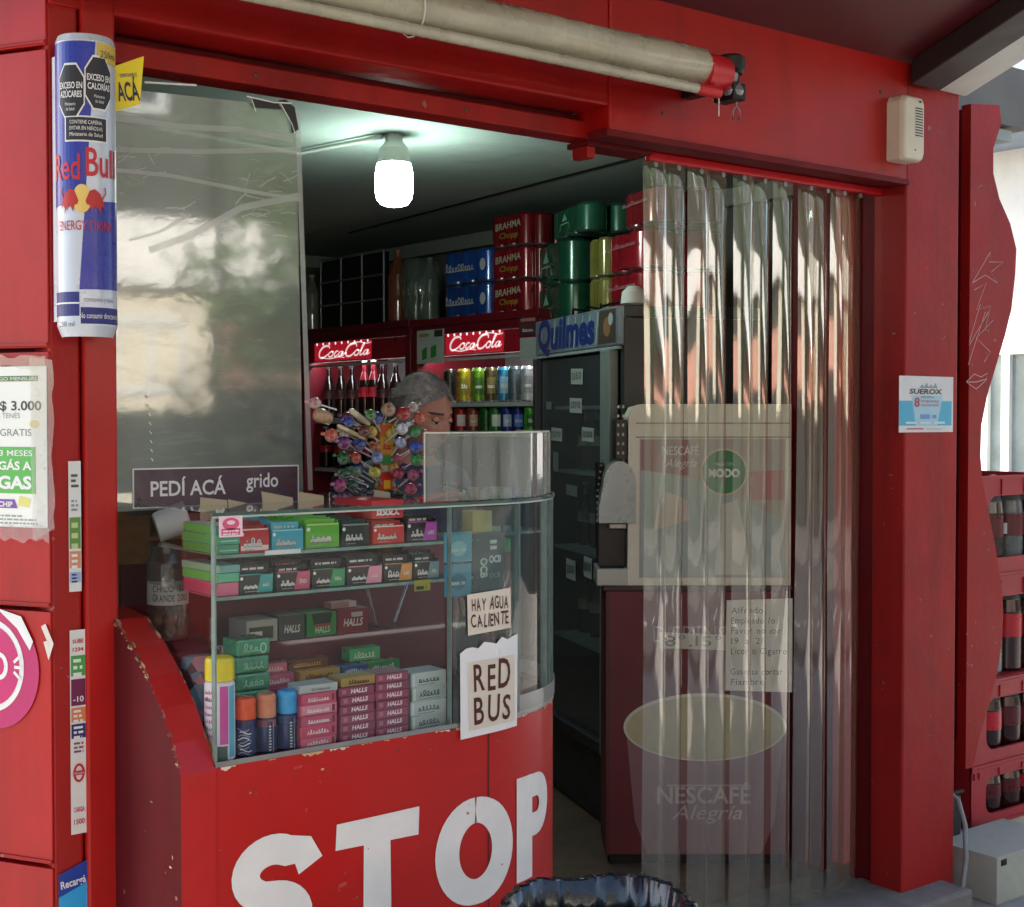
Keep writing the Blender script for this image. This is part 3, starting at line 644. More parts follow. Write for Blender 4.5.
mb.poly(Ta, [((lambda p: (p.x, p.z))(onY(x, y, YA))) for x, y in ((290, 134), (297, 130), (293, 108), (284, 100), (276, 101), (288, 118))], BLACK, .0075); mb.build('corner_bracket', AC); mb = MB()
mb.poly(Ta, [((lambda p: (p.x, p.z))(onY(x, y, YA))) for x, y in ((252, 108), (280, 110), (276, 102), (250, 99))], BLACK, .0074); mb.build('corner_bracket', AC); mb = MB()
mb.poly(Ta, [((lambda p: (p.x, p.z))(onY(x, y, YA))) for x, y in ((128, 516), (310, 508), (322, 490), (310, 495), (300, 503), (128, 511))], BLACK, -.002); mb.build('bottom_rail', AC); mb = MB()
for i in range(8): tp([(146+i*.5, 395+i*9), (148+i*.5, 398+i*9)], WH, .002, .008)
mb.build('dotted_print', AC)
# ---- rolled-up clear awning
pe = onY(741, 84, 2.44); pr0 = 2.255
RA = thing('rolled_awning', 'rolled up clear plastic awning along the top of the red header', 'rolled awning', (1.7, 2.45, pr0-.06))
ROLL = M('rolled_clear_plastic', '#b5b098', .28, var=.2, vscale=7, bump=.9, bscale=14, coat=.7, dirt=.3, dirtcol=(.2, .18, .13), stretch=(.4, 2, 2))
mb = MB(); pts = []; rr = []
xe = onY(700, 72, 2.44).x; n = 64; nr = 20; x00 = .1; vs = []
for i in range(n+1):
    x = lerp(x00, xe, i/n); rad = .050*(1+.0*i)-.006*(i/n)
    for k_ in range(nr):
        a = 2*math.pi*k_/nr; wob = 1+.10*mnoise.noise(V(x*3.2, math.cos(a)*1.6, math.sin(a)*1.6))+.06*mnoise.noise(V(x*14, math.cos(a)*2.5, math.sin(a)*2.5))
        vs.append(V(x, 2.44+rad*wob*math.cos(a), pr0+rad*wob*math.sin(a)-.006*math.sin(x*2)))
mb.add(vs, [(i*nr+k_, i*nr+(k_+1) % nr, (i+1)*nr+(k_+1) % nr, (i+1)*nr+k_) for i in range(n) for k_ in range(nr)], ROLL, True)
mb.build('roll', RA)
mb = MB(); mb.tube([(x00, 2.405, pr0-.052), (1.5, 2.405, pr0-.055), (xe-.045, 2.405, pr0-.058)], .0125, ROLL, 10); mb.build('hem_rod', RA)
mb = MB(); xt = onY(722, 80, 2.44).x
mb.tube([(xe-.002, 2.44, pr0-.004), (xe+.02, 2.44, pr0-.003), (xt, 2.44, pr0-.002)], [.049, .047, .044], REDB, 20)
mb.tube([(xe-.044, 2.405, pr0-.058), (xe+.03, 2.405, pr0-.058)], .0145, REDB, 10); mb.build('red_tape', RA)
mb = MB(); mb.tube([(xt, 2.44, pr0-.002), (xt+.03, 2.44, pr0-.001)], .026, LEAD, 16)
mb.box((xt+.012, 2.425, pr0-.03), (xt+.05, 2.598, pr0+.03), DKMET); mb.lathe([(.03, -.01), (.036, 0), (.036, .03), (.028, .036)], DKMET, (xt+.03, 2.44, pr0+.014), 14)
mb.box((xt+.0, 2.40, pr0-.066), (xt+.045, 2.47, pr0-.024), DKMET); mb.lathe([(.022, 0), (.026, .012), (.02, .03)], LEAD, (xt+.02, 2.42, pr0-.055), 12)
mb.build('bracket', RA, .004)
mb = MB(); q0 = V(xt+.03, 2.42, pr0-.066)
mb.tube([q0, q0+V(0, 0, -.012), q0+V(-.012, 0, -.02), q0+V(-.012, 0, -.045), q0+V(.012, 0, -.045), q0+V(.012, 0, -.02), q0+V(0, 0, -.012)], .0022, STEEL, 6); mb.build('ring', RA)
mb = MB(); mb.tube([V(xe+.03, 2.405, pr0-.07), V(xe+.03, 2.405, pr0-.115)], .0016, WHITE, 6); mb.build('cord', RA)
mb = MB()
for x in (.62, 1.02, 1.62): mb.tube([V(x+.001*i, 2.44+.054*math.cos(i*.42), pr0+.056*math.sin(i*.42)-.004) for i in range(16)], .0018, WHITE, 5)
mb.build('tie', RA)
# ---- siren box
p0, p1 = onY(879, 153, 2.58), onY(925, 95, 2.58)
SX = thing('siren_box', 'cream plastic alarm siren box on the red header beside the pillar', 'alarm siren', ((p0.x+p1.x)/2, 2.58, p0.z))
xs0, xs1 = onY(890, 150, 2.595).x-.012, onY(925, 110, 2.53).x+.012; zs0, zs1 = onY(900, 157, 2.53).z, onY(900, 91, 2.53).z
mb = MB(); hgt = zs1-zs0; wd = xs1-xs0
prof = [(.0, 0), (wd*.92, 0), (wd, hgt*.12), (wd, hgt*.9), (wd*.9, hgt), (wd*.1, hgt), (0, hgt*.9)]
Tx = front(xs0, 2.598, zs0)
n = len(prof)
lay = [(0, 1.0), (.045, 1.0), (.062, .9)]
vs = []
for d, s in lay:
    for x, z in prof: vs.append(Tx(wd/2+(x-wd/2)*s, hgt/2+(z-hgt/2)*(s if d < .06 else .94)-(.0 if d < .06 else 0), d))
fs = [(j*n+i, j*n+(i+1) % n, (j+1)*n+(i+1) % n, (j+1)*n+i) for j in range(2) for i in range(n)]+[tuple(range(2*n, 3*n))]
mb.add(vs, fs, CREAM); mb.build('case', SX, .006, seg=3)
mb = MB()
for i in range(11): mb.rect(Tx, wd*.50, hgt*(.38+i*.042), wd*.86, hgt*(.38+i*.042)+hgt*.018, BLACK, .0632)
mb.build('grille', SX)
mb = MB(); mb.rect(Tx, wd*.66, hgt*.90, wd*.78, hgt*.93, BLACK, .0635); mb.disc(Tx, wd*.5, hgt*.16, .003, BLACK, .0635); mb.build('sensor_window', SX)
# ---- square sachet poster on the right pillar
a = onY(898.5, 432.5, 2.598); b = onY(953, 375, 2.598); zt = onY(899, 375.5, 2.598).z; T = front(a.x, 2.598, a.z); W = b.x-a.x; H = zt-a.z
mb = MB(); mb.rect(T, 0, 0, W, H, WHITE, .001); mb.rect(T, .0, H*.12, W*.97, H*.56, flat('#4fb0cd'), .0014)
for i, x in enumerate((.36, .44, .52, .60)): mb.poly(T, [(W*x, H*.79), (W*(x+.1), H*.79), (W*(x+.06), H*(.86+.03*(i % 2)))], flat('#8fa3a6'), .0016)
mb.poly(T, [(W*.22, H*.66), (W*.8, H*.66), (W*.7, H*.12), (W*.3, H*.12)], flat('#a8cdd8'), .0016)
mb.text(T, 'SUEROX', W*.48, H*.685, H*.085, flat('#3f464a'), W*.6, .0022, bold=.03, slant=.15)
mb.lines(T, W*.4, H*.61, W*.28, H*.045, 2, flat('#7d8b8e'), .0022)
mb.text(T, '8', W*.32, H*.46, H*.15, flat('#b5535c'), W*.1, .0024, bold=.04); mb.text(T, 'IONES PARA', W*.56, H*.53, H*.045, flat('#b5535c'), W*.33, .0024); mb.text(T, 'HIDRATARTE', W*.56, H*.46, H*.045, flat('#b5535c'), W*.33, .0024)
mb.rect(T, W*.38, H*.24, W*.56, H*.32, flat('#6f9bc9'), .0022); mb.rect(T, W*.6, H*.25, W*.68, H*.31, flat('#6f9bc9'), .0022)
for i in range(3): mb.rect(T, W*(.12+.26*i), H*.15, W*(.32+.26*i), H*.19, flat('#c7e1e8'), .0022)
mb.rect(T, W*.14, H*.05, W*.44, H*.075, flat('#b8606a'), .0018); mb.lines(T, W*.5, H*.05, W*.36, H*.03, 1, flat('#9fb0b3'), .0018)
tag(mb.build('square_poster'), 'small square white and light blue drink poster on the right red pillar', 'poster')
# ------------------------------------------------------------------ plastic strip curtain
CU = thing('strip_curtain', 'clear plastic strip curtain hanging in the shop doorway', 'strip curtain', (3.0, 2.72, -.03))
mb = MB(); xr0, xr1 = onY(648, 155, 2.70).x, onY(880, 188, 2.70).x
mb.box((xr0, 2.69, 2.080), (xr1, 2.712, 2.103), REDB); mb.build('rail', CU, .003)
STRIP = sheet('strip_plastic', (.90, .89, .80), .19, 1.0, .085, (.66, .61, .42), .04, streak=.06, sscale=(3, 1, .35), bump=.008)
def strip_mesh(x, y, wd, zb, seed, curl):
    r = random.Random(seed); nx, nz = 12, 90; vs = []; ph = r.uniform(0, 6); lean = r.uniform(-.006, .006)
    for j in range(nz+1):
        t = j/nz; z = lerp(2.088, zb, t); s = 2.088-z
        c = curl*(.85+.15*math.sin(z*1.1+ph)) * min(1, .45+s*2.5)
        sway = .0035*math.sin(z*1.5+ph)+.0012*math.exp(-((z-.93-.05*math.sin(ph*5))/.06)**2)
        for i in range(nx+1):
            u = i/nx*2-1
            vs.append(V(x+u*wd/2*(1-.05*c/.02*.3)+lean*s*.4+.002*math.sin(z*2+ph*2), y-c*(1-u*u)+sway+.0012*math.sin(u*2.2+z*3+ph), z))
    return vs, [(j*(nx+1)+i, j*(nx+1)+i+1, (j+1)*(nx+1)+i+1, (j+1)*(nx+1)+i) for j in range(nz) for i in range(nx)]
k_ = 0
for grp, (pxa, pxb, n, wd) in enumerate(((642, 790, 7, .083), (798, 864, 4, .084))):
    xa, xb = onY(pxa, 400, 2.72).x, onY(pxb, 400, 2.72).x; step = (xb-xa-wd*.92)/(n-1)
    for i in range(n):
        mb = MB(); vs, fs = strip_mesh(xa+wd*.46+step*i, 2.722+(.010 if i % 2 else -.006)+grp*.01, wd, -.028+R.uniform(-.01, .02), 40+k_, .013+.005*(k_%3)); mb.add(vs, fs, STRIP, True)
        o = mb.build('strip', CU)
        mb = MB(); x = xa+wd*.46+step*i
        mb.lathe([(.0075, -.002), (.0075, .002)], STEEL, (0, 0, 0), 12, T=Matrix.Translation(V(x-.012, 2.698, 2.072)) @ Matrix.Rotation(math.pi/2, 4, 'X')); mb.build('rivet', o)
        k_ += 1
# ------------------------------------------------------------------ sweet counter
YF, XL, XS, AR = 2.30, 1.045, 1.72, .37
ZC = zat(onY(215, 768, YF).x, YF, 768)            # top of the red front
ZT = zat(onY(215, 514, YF).x, YF, 513)            # top of the glass
class Counter:
    curved = .03
    def __call__(s, x, z, off=0):
        if x <= XS: return V(x, YF-off, z)
        a = (x-XS)/AR
        if a <= math.pi/2: return V(XS+(AR+off)*math.sin(a), YF+AR-(AR+off)*math.cos(a), z)
        return V(XS+AR+off, YF+AR+(x-XS-AR*math.pi/2), z)
cm = Counter()
def s_of(px, z=1.0):
    a, b = XL, 2.03
    for _ in range(40):
        m = (a+b)/2
        if proj(cm(m, z))[0] < px: a = m
        else: b = m
    return a
def zc(s, py, off=0): p = cm(s, 0, off); return zat(p.x, p.y, py)
SEND = XS+AR*math.pi/2+.10
CO = thing('sweet_counter', 'red kiosk counter painted STOP with a glass display case on top', 'display counter', (1.6, 2.5, -.12))
CRED = M('counter_red_paint', '#b81a15', .42, spec=.35, var=.10, vscale=3, bump=.12, bscale=18, dirt=.22, dirtcol=(.16, .02, .02), coat=.2, chip=.285, chipcol=(.42, .08, .06))
mb = MB(); mb.grid(cm, XL, -.115, SEND, ZC, CRED, 0, 90, 1); 
# ledge under the glass
led = [cm(XL+(SEND-XL)*i/60, ZC, 0) for i in range(61)]+[V(XL, 2.77, ZC)]
mb.add(led, [tuple(range(62))], RED_D); mb.build('front_panel', CO)
mb = MB(); ss = s_of(488, .6); mb.stroke(cm, [(ss, -.11), (ss, .3), (ss+.001, ZC-.002)], .003, flat('#4a0d0f', .6), .0015); mb.build('panel_joint', CO)
xr_ = onY(215, 768, YF).x
prof = [onX(x, y, xr_) for x, y in ((215, 770), (207, 738), (195, 703), (181, 672), (166, 644), (148, 617))]
pf = [(YF-.004, -.115), (YF-.004, prof[0].z)]+[(p.y, p.z) for p in prof[1:]]+[(prof[-1].y+.12, prof[-1].z+.01), (prof[-1].y+.12, -.115)]
Te = Plane((XL-.003, 0, 0), YP, ZP)               # u=+Y, v=Z, normal +X
mb = MB()
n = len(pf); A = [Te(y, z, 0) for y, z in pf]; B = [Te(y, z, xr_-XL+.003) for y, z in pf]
mb.add(A+B, [tuple(range(n))[::-1]], M('shaded_side_red', '#561014', .7, var=.2, vscale=4, spec=.1, dirt=.4, dirtcol=(.05, .012, .012), drip=.5)); mb.add(A+B, [tuple(range(n, 2*n))], CRED); mb.add(A+B, [(i, (i+1) % n, n+(i+1) % n, n+i) for i in range(n)], CRED)  # outer face in a darker red, its shade put into the colour
r = random.Random(2)
CHB = [CREAMCHIP, flat('#8a5a3e', .8), flat('#a98463', .8), flat('#6b3a2a', .8)]
for k in range(60):                                # bare chips along the worn edges
    i = r.choice([2, 3, 4, 5, 6, 6, 6]); t = r.random(); y = lerp(pf[i][0], pf[i-1][0], t); z = lerp(pf[i][1], pf[i-1][1], t); q = r.choice([.0022, .003, .0045, .007])*(1.6 if i == 6 else 1)
    du = V(0, pf[i][0]-pf[i-1][0], pf[i][1]-pf[i-1][1]); L_ = du.length; du.normalize(); nv = XP.cross(du); nv = nv if nv.z > 0 else -nv
    e = r.choice([XL-.003, XL-.003, xr_]); Tq = Plane((e, y, z), XP, du); w_ = q*r.uniform(.4, .8); Tq.n = nv
    mb.blob(Tq, w_*.55 if e < xr_ else -w_*.55, 0, w_*.6, q*r.uniform(.8, 2.2), r.choice(CHB), .0012, k)
    if e < xr_: mb.blob(Te, y+.0, z-w_*.5, q*r.uniform(.6, 1.5), w_*.6, r.choice(CHB), -.0013, k+99)
for k, (z, y) in enumerate(((.62, 2.33), (.585, 2.36), (.70, 2.42), (.55, 2.315), (.64, 2.45), (.60, 2.34), (.3, 2.33), (.42, 2.36), (.2, 2.5), (.5, 2.55))): mb.blob(Te, y, z, r.uniform(.002, .009), r.uniform(.002, .008), r.choice(CHB), -.0014, k+50)
mb.stroke(Te, [(2.50, .45), (2.46, .30), (2.455, .1)], .003, flat('#8d7468', .8), -.0014)
mb.build('end_panel', CO)
mb = MB(); xq = onY(116, 560, 2.76)
mb.box((onY(113, 560, 2.79).x, 2.785, prof[-1].z-.02), (onY(149, 560, 2.79).x, 2.81, onY(130, 508, 2.79).z), WOODB); mb.build('chipboard_post', CO)
# painted word
LW = M('hand_painted_white', '#e6e2da', .5, var=.05, vscale=10, dirt=.12, dirtcol=(.45, .36, .34), chip=.27, chipcol=(.5, .2, .17))
def arc(cx, cz, rx, rz, a0, a1, n=14): return [(cx+rx*math.cos(math.radians(lerp(a0, a1, i/n))), cz+rz*math.sin(math.radians(lerp(a0, a1, i/n)))) for i in range(n+1)]
mb = MB(); th = .057
sa, sb = s_of(231, .55), s_of(312, .55); zt = zc((sa+sb)/2, 834); zbt = zt-.232; W = sb-sa; hh = zt-zbt; c_ = (sa+sb)/2; rz1 = (hh-th)/4
pS = [(sb-.004, zt-th*1.28), (sb-.02, zt-th*.72)]+arc(c_, zt-th/2-rz1, W/2-th/2, rz1, 55, 250, 16)+arc(c_, zbt+th/2+rz1, W/2-th/2, rz1, 80, -130, 18)+[(sa+.03, zbt+th*.75), (sa+.002, zbt+th*1.3)]
mb.stroke(cm, pS, th, LW, .002)
sa, sb = s_of(335, .55), s_of(418, .55); zt = zc((sa+sb)/2, 815); zbt = zt-.228; c_ = (sa+sb)/2-.002
mb.poly(cm, [(c_-.032, zbt), (c_+.033, zbt), (c_+.031, zt-.054), (sb, zt-.055), (sb+.002, zt+.001), (c_, zt-.001), (sa+.003, zt-.002), (sa, zt-.052), (c_-.030, zt-.053)], LW, .002)
sa, sb = s_of(436, .55), s_of(511, .55); zt = zc((sa+sb)/2, 796); zbt = zt-.226
c_ = (sa+sb)/2; mb.stroke(cm, arc(c_, (zt+zbt)/2, (sb-sa)/2-th*.46, (zt-zbt)/2-th*.5, 90, 450, 40), [th*(.92+.12*abs(math.cos(math.radians(90+i*9)))) for i in range(41)], LW, .002)
sa, sb = s_of(516, .55), s_of(546.5, .55); zt = zc(sa, 779); zbt = zt-.222; W = sb-sa
mb.poly(cm, [(sa, zbt), (sa+.058, zbt), (sa+.058, zt), (sa, zt)], LW, .002)
rz = .068; mb.stroke(cm, [(sa+.055, zt-.026)]+[(sa+.075+x, zt-rz+y) for x, y in [((W-.075-.028)*math.cos(math.radians(a)), (rz-.026)*math.sin(math.radians(a))) for a in range(90, -91, -15)]]+[(sa+.055, zt-2*rz+.026)], .050, LW, .0024)
mb.build('painted_lettering', CO)
# chips and bare edge of the front
mb = MB(); r = random.Random(11); x = xr_+.01
while x < 2.05:
    if r.random() < .72:
        l = r.uniform(.006, .05); q = r.uniform(.002, .009)
        m = r.choice([CREAMCHIP, CREAMCHIP, flat('#7d4a34', .8), flat('#d9c9b4', .8)])
        rr_ = random.Random(int(x*1e4)); k_ = 9; mb.poly(cm, [(x, ZC-.0006), ]+[(x+l*(j+.5)/k_, ZC-q*rr_.uniform(.15, 1)) for j in range(k_)]+[(x+l, ZC-.0006)], m, .0016)
    x += r.uniform(.01, .07)
for s_, z_ in ((s_of(497, .7), .735), (s_of(430, .7), .742), (s_of(398, .7), .75), (s_of(322, .7), .74), (s_of(250, .7), .72), (s_of(205, .5), .5), (s_of(540, .6), .30)):
    mb.blob(cm, s_, z_, r.uniform(.003, .008), r.uniform(.0015, .004), r.choice(CHB), .0018, int(s_*1000)); mb.blob(cm, s_+.012, z_-.004, .003, .0015, CHB[1], .0018, int(s_*999))
mb.stroke(cm, [(XL+.002, -.1), (XL+.002, .5), (XL+.003, ZC-.02)], .006, flat('#6a2a1e', .7), .0014); mb.build('paint_chip', CO)
# glass case
zg0 = ZC+.006
mb = MB(); mb.grid(cm, xr_+.006, zg0, SEND-.02, ZT-.004, GLASS, -.010, 70, 1); mb.build('front_glass', CO)
mb = MB(); Tsd = Plane((xr_+.006, YF+.012, 0), YP, ZP); mb.rect(Tsd, 0, zg0, .46, ZT-.004, GLASS, 0); mb.build('side_glass', CO)
mb = MB()
top = [cm(xr_-.004+(SEND-xr_)*i/60, ZT, .004) for i in range(61)]+[V(xr_-.004, 2.79, ZT)]
TGL = sheet('top_glass', (.86, .92, .89), .10, 1, .05, (.6, .68, .64), .05, streak=.05)
mb.add(top, [tuple(range(62))], TGL); mb.build('top_glass', CO)
mb = MB(); EG = M('dark_glass_edge', '#3f5a50', .15, spec=.9, var=.3, vscale=30)
mb.grid(cm, xr_-.004, ZT-.006, SEND, ZT, EG, .004, 60); mb.grid(cm, xr_-.004, ZT-.0095, SEND, ZT-.0062, M('glass_edge_light', '#b9c9bf', .2, var=.2), .002, 60)
mb.grid(cm, xr_, ZC+.0005, SEND-.02, ZC+.010, LEAD, .002, 60); mb.build('glass_rail', CO)
mb = MB(); mb.grid(cm, s_of(518, .8), ZC+.0105, SEND-.02, ZC+.045, sheet('frosted_band', (.8, .82, .8), .1, 1, .45, (.62, .63, .6), .1), .004, 30); mb.build('end_band', CO)
for px, w_, m in ((215.5, .0034, GEDGE), (451, .002, GEDGE), (519.5, .0025, GEDGE), (532, .003, GEDGE), (538, .003, GEDGE), (543.5, .003, GEDGE), (548.5, .003, GEDGE)):
    s_ = s_of(px, 1.0) if px < 530 else XS+AR*({532: .60, 538: .67, 543.5: .74, 548.5: .82}[px])
    mb = MB(); a_, b_ = s_-w_/2, s_+w_/2; mb.add([cm(a_, zg0, .001), cm(b_, zg0, .001), cm(b_, ZT-.01, .001), cm(a_, ZT-.01, .001), cm(a_, zg0, -.013), cm(b_, zg0, -.013), cm(b_, ZT-.01, -.013), cm(a_, ZT-.01, -.013)],
           [(0, 1, 2, 3), (7, 6, 5, 4), (0, 4, 5, 1), (3, 2, 6, 7), (1, 5, 6, 2), (0, 3, 7, 4)], m); mb.build('glass_joint', CO)
mb = MB(); mb.grid(cm, s_of(452, 1), zg0+.002, s_of(518, 1), ZT-.012, sheet('second_pane', (.72, .84, .80), .08, 1, .10, (.45, .62, .56), .03, streak=.03), .003, 14); mb.build('overlapping_pane', CO)
ZS1, ZS2 = zat(onY(216, 554, 2.345).x, 2.345, 555), zat(onY(216, 596, 2.345).x, 2.345, 597)
mb = MB(); SG = sheet('shelf_glass', (.85, .92, .88), .08, 1, .04, (.5, .6, .55), .05)
XE = 1.72
for z in (ZS1, ZS2):
    mb.add([V(xr_+.015, 2.333, z), V(XE, 2.333, z), V(XE, 2.70, z), V(xr_+.015, 2.70, z)], [(0, 1, 2, 3)], SG)
    mb.box((xr_+.015, 2.331, z-.006), (XE, 2.3325, z), M('shelf_edge', '#6f8f83', .15, var=.25, vscale=25, spec=.8))
mb.build('glass_shelf', CO)
mb = MB(); mb.box((xr_+.02, 2.775, ZC-.3), (1.98, 2.785, 1.10), RED_M); mb.box((xr_+.02, 2.615, ZC+.001), (1.70, 2.77, .935), RED_M); mb.box((1.24, 2.47, ZC+.001), (1.66, 2.612, .845), RED_M); mb.build('back_board', CO, .002)
# stickers and hand-lettered signs on the glass
def on_counter(px0, py0, px1, py1, off=.004): a = s_of(px0, 1); b = s_of(px1, 1); return a, b, zc((a+b)/2, py1, off), zc((a+b)/2, py0, off)
SIGNP = M('sign_card', '#dfd2bd', .7, var=.05, vscale=9); MARK = flat('#4c1a18', .6)
a, b, z0, z1 = on_counter(466, 591, 508.5, 631)
mb = MB(); T = cm; mb.poly(T, [(a, z0-.004), (b, z0+.002), (b-.001, z1+.003), (a-.002, z1-.003)], SIGNP, .007)
r = random.Random(3); W, H = b-a, z1-z0
mb.hand(T, 'HAY AGUA', a+W*.07, z0+H*.55, H*.30, MARK, W*.86, .0078, .015, r, .10); mb.hand(T, 'CALIENTE', a+W*.06, z0+H*.13, H*.30, MARK, W*.88, .0078, .015, r, .10)
tag(mb.build('hot_water_sign'), 'small hand lettered cream card reading HAY AGUA CALIENTE on the counter glass', 'sign')
a, b, z0, z1 = on_counter(458, 650, 515, 733)
mb = MB(); W, H = b-a, z1-z0; r = random.Random(9)
top = [(b-W*i/10, z1+r.uniform(.0, .012)+.002*(10-i)) for i in range(11)]
mb.poly(T, [(a+.001, z0-.003), (b-.002, z0+.004)]+top, M('white_sign_sheet', '#e9e7e2', .6, var=.03), .007); mb.poly(T, [(a+W*.14, z0+H*.07), (b-W*.07, z0+H*.10), (b-W*.06, z0+H*.91), (a+W*.12, z0+H*.89)], SIGNP, .0078)
mb.hand(T, 'RED', a+W*.2, z0+H*.53, H*.32, MARK, W*.66, .0086, .014, r, .09); mb.hand(T, 'BUS', a+W*.2, z0+H*.15, H*.30, MARK, W*.66, .0086, .014, r, .09)
tag(mb.build('transit_top_up_sign'), 'hand lettered RED BUS sign taped low on the counter glass', 'sign')
a, b, z0, z1 = on_counter(218.5, 515.5, 242, 537)
mb = MB(); W, H = b-a, z1-z0; mb.rect(T, a, z0, b, z1, flat('#f2cdd6'), .004); mb.disc(T, (a+b)/2, z0+H*.62, W*.36, flat('#d9587d'), .0046, H*.28)
mb.rect(T, a+W*.1, z0+H*.08, b-W*.1, z0+H*.4, flat('#d9587d'), .0046); mb.lines(T, a+W*.16, z0+H*.1, W*.68, H*.28, 2, WH, .0052, 2); mb.disc(T, (a+b)/2, z0+H*.68, W*.18, flat('#f2cdd6'), .0052, H*.1)
tag(mb.build('pink_sticker'), 'small pink and white sticker on the top left corner of the counter glass', 'sticker')
mb = MB(); a, b, z0, z1 = on_counter(420, 581, 436, 592); mb.rect(T, a, z0, b, z1, flat('#8f8a22'), -.02); mb.lines(T, a+.004, z0+.003, b-a-.008, z1-z0-.008, 1, INK, -.019, 3)
tag(mb.build('price_tag'), 'tiny yellow price tag hanging under the second glass shelf', 'price tag')
mb = MB(); a, b, z0, z1 = on_counter(270, 550.5, 306, 555); mb.rect(T, a, z0, b, z1, WHITE, -.0305+.012); tag(mb.build('shelf_label'), 'thin white label strip on the edge of the upper glass shelf', 'label strip')
# cards inside the round end
OFF = -.03
for px0, py0, px1, py1, col, col2, lab in ((453.5, 532, 480.5, 562, '#5aa9c4', '#9fd3df', 'light blue card behind the counter glass, upper one of two'), (454, 564, 480, 596, '#4a9bbb', '#2f6f96', 'light blue card behind the counter glass, lower one of two')):
    a, b, z0, z1 = on_counter(px0, py0, px1, py1, OFF); W, H = b-a, z1-z0; mb = MB()
    mb.prism([(a, z0), (b, z0), (b, z1), (a, z1)], cm, OFF-.004, OFF, flat(col)); mb.disc(T, (a+b)/2, z0+H*.45, W*.3, flat(col2), OFF+.001, H*.25); mb.lines(T, a+W*.2, z0+H*.35, W*.6, H*.2, 1, WH, OFF+.002, 5)
    tag(mb.build('blue_card'), lab, 'card', 'light blue cards in the glass end')
a, b, z0, z1 = on_counter(482, 533, 515, 592, OFF); W, H = b-a, z1-z0; mb = MB()
mb.prism([(a, z0), (b, z0), (b, z1), (a, z1)], cm, OFF-.03, OFF, flat('#172a33')); mb.rect(T, a+W*.33, z0, a+W*.345, z1, flat('#3d5862'), OFF+.001)
mb.text(T, 'OCB', a+W*.67, z0+H*.5, H*.11, WH, W*.42, OFF+.001, bold=.05); mb.text(T, 'OCB', a+W*.2, z0+H*.42, W*.2, WH, H*.34, OFF+.001, rot=-math.pi/2, bold=.04); mb.rect(T, a+W*.5, z0+H*.72, a+W*.72, z0+H*.78, WH, OFF+.001); mb.rect(T, a+W*.5, z0+H*.82, a+W*.72, z0+H*.88, WH, OFF+.001); mb.text(T, 'OCB', a+W*.66, z0+H*.24, H*.08, flat('#a8bcc2'), W*.36, OFF+.001)
tag(mb.build('rolling_paper_box'), 'dark teal rolling paper box lettered OCB behind the counter glass', 'box')
# clear guard on top
mb = MB(); ga, gb = s_of(426, 1.3), SEND-.1
mb.grid(lambda x, z, o: cm(x, z, o+.0022*math.sin(x*75)+.0012*math.sin(x*31)), ga, ZT+.002, gb, ZT+.138, sheet('guard_plastic', (.80, .82, .76), .22, 1.2, .26, (.62, .65, .58), .05, streak=.16, sscale=(3, 3, .3), bump=.03), -.008, 110)
mb.grid(cm, ga, ZT+.1385, gb, ZT+.1415, M('pale_edge', '#c8cbb8', .3), -.0075, 40); mb.grid(cm, ga, ZT+.002, ga+.003, ZT+.138, MATS['pale_edge'], -.0065)
tag(mb.build('counter_guard'), 'clear curved plastic guard standing on the round end of the counter', 'guard')
# ------------------------------------------------------------------ goods in the glass case
def xat(px, Y): return onY(px, 560, Y).x
def carton(name, label, cat, group, px0, px1, Y, z0, h, d, col, deco=None, bev=.0015, top=None, side=None):
    x0, x1 = xat(px0, Y), xat(px1, Y); mb = MB(); T = front(x0, Y, z0); W = x1-x0
    c = flat(col); mb.box((x0, Y, z0), (x1, Y+d, z0+h), c)
    if top: mb.add([V(x0+.001, Y+.001, z0+h+.0006), V(x1-.001, Y+.001, z0+h+.0006), V(x1-.001, Y+d-.001, z0+h+.0006), V(x0+.001, Y+d-.001, z0+h+.0006)], [(0, 1, 2, 3)], flat(top))
    if side: mb.add([V(x0-.0006, Y+d-.001, z0+.001), V(x0-.0006, Y+.001, z0+.001), V(x0-.0006, Y+.001, z0+h-.001), V(x0-.0006, Y+d-.001, z0+h-.001)], [(0, 1, 2, 3)], flat(side))
    if deco: deco(mb, T, W, h)
    o = mb.build(name); o.rotation_euler.z = R.uniform(-.035, .035); return tag(o, label, cat, group)
CARD = M('inside_cardboard', '#b7a480', .8, var=.1)
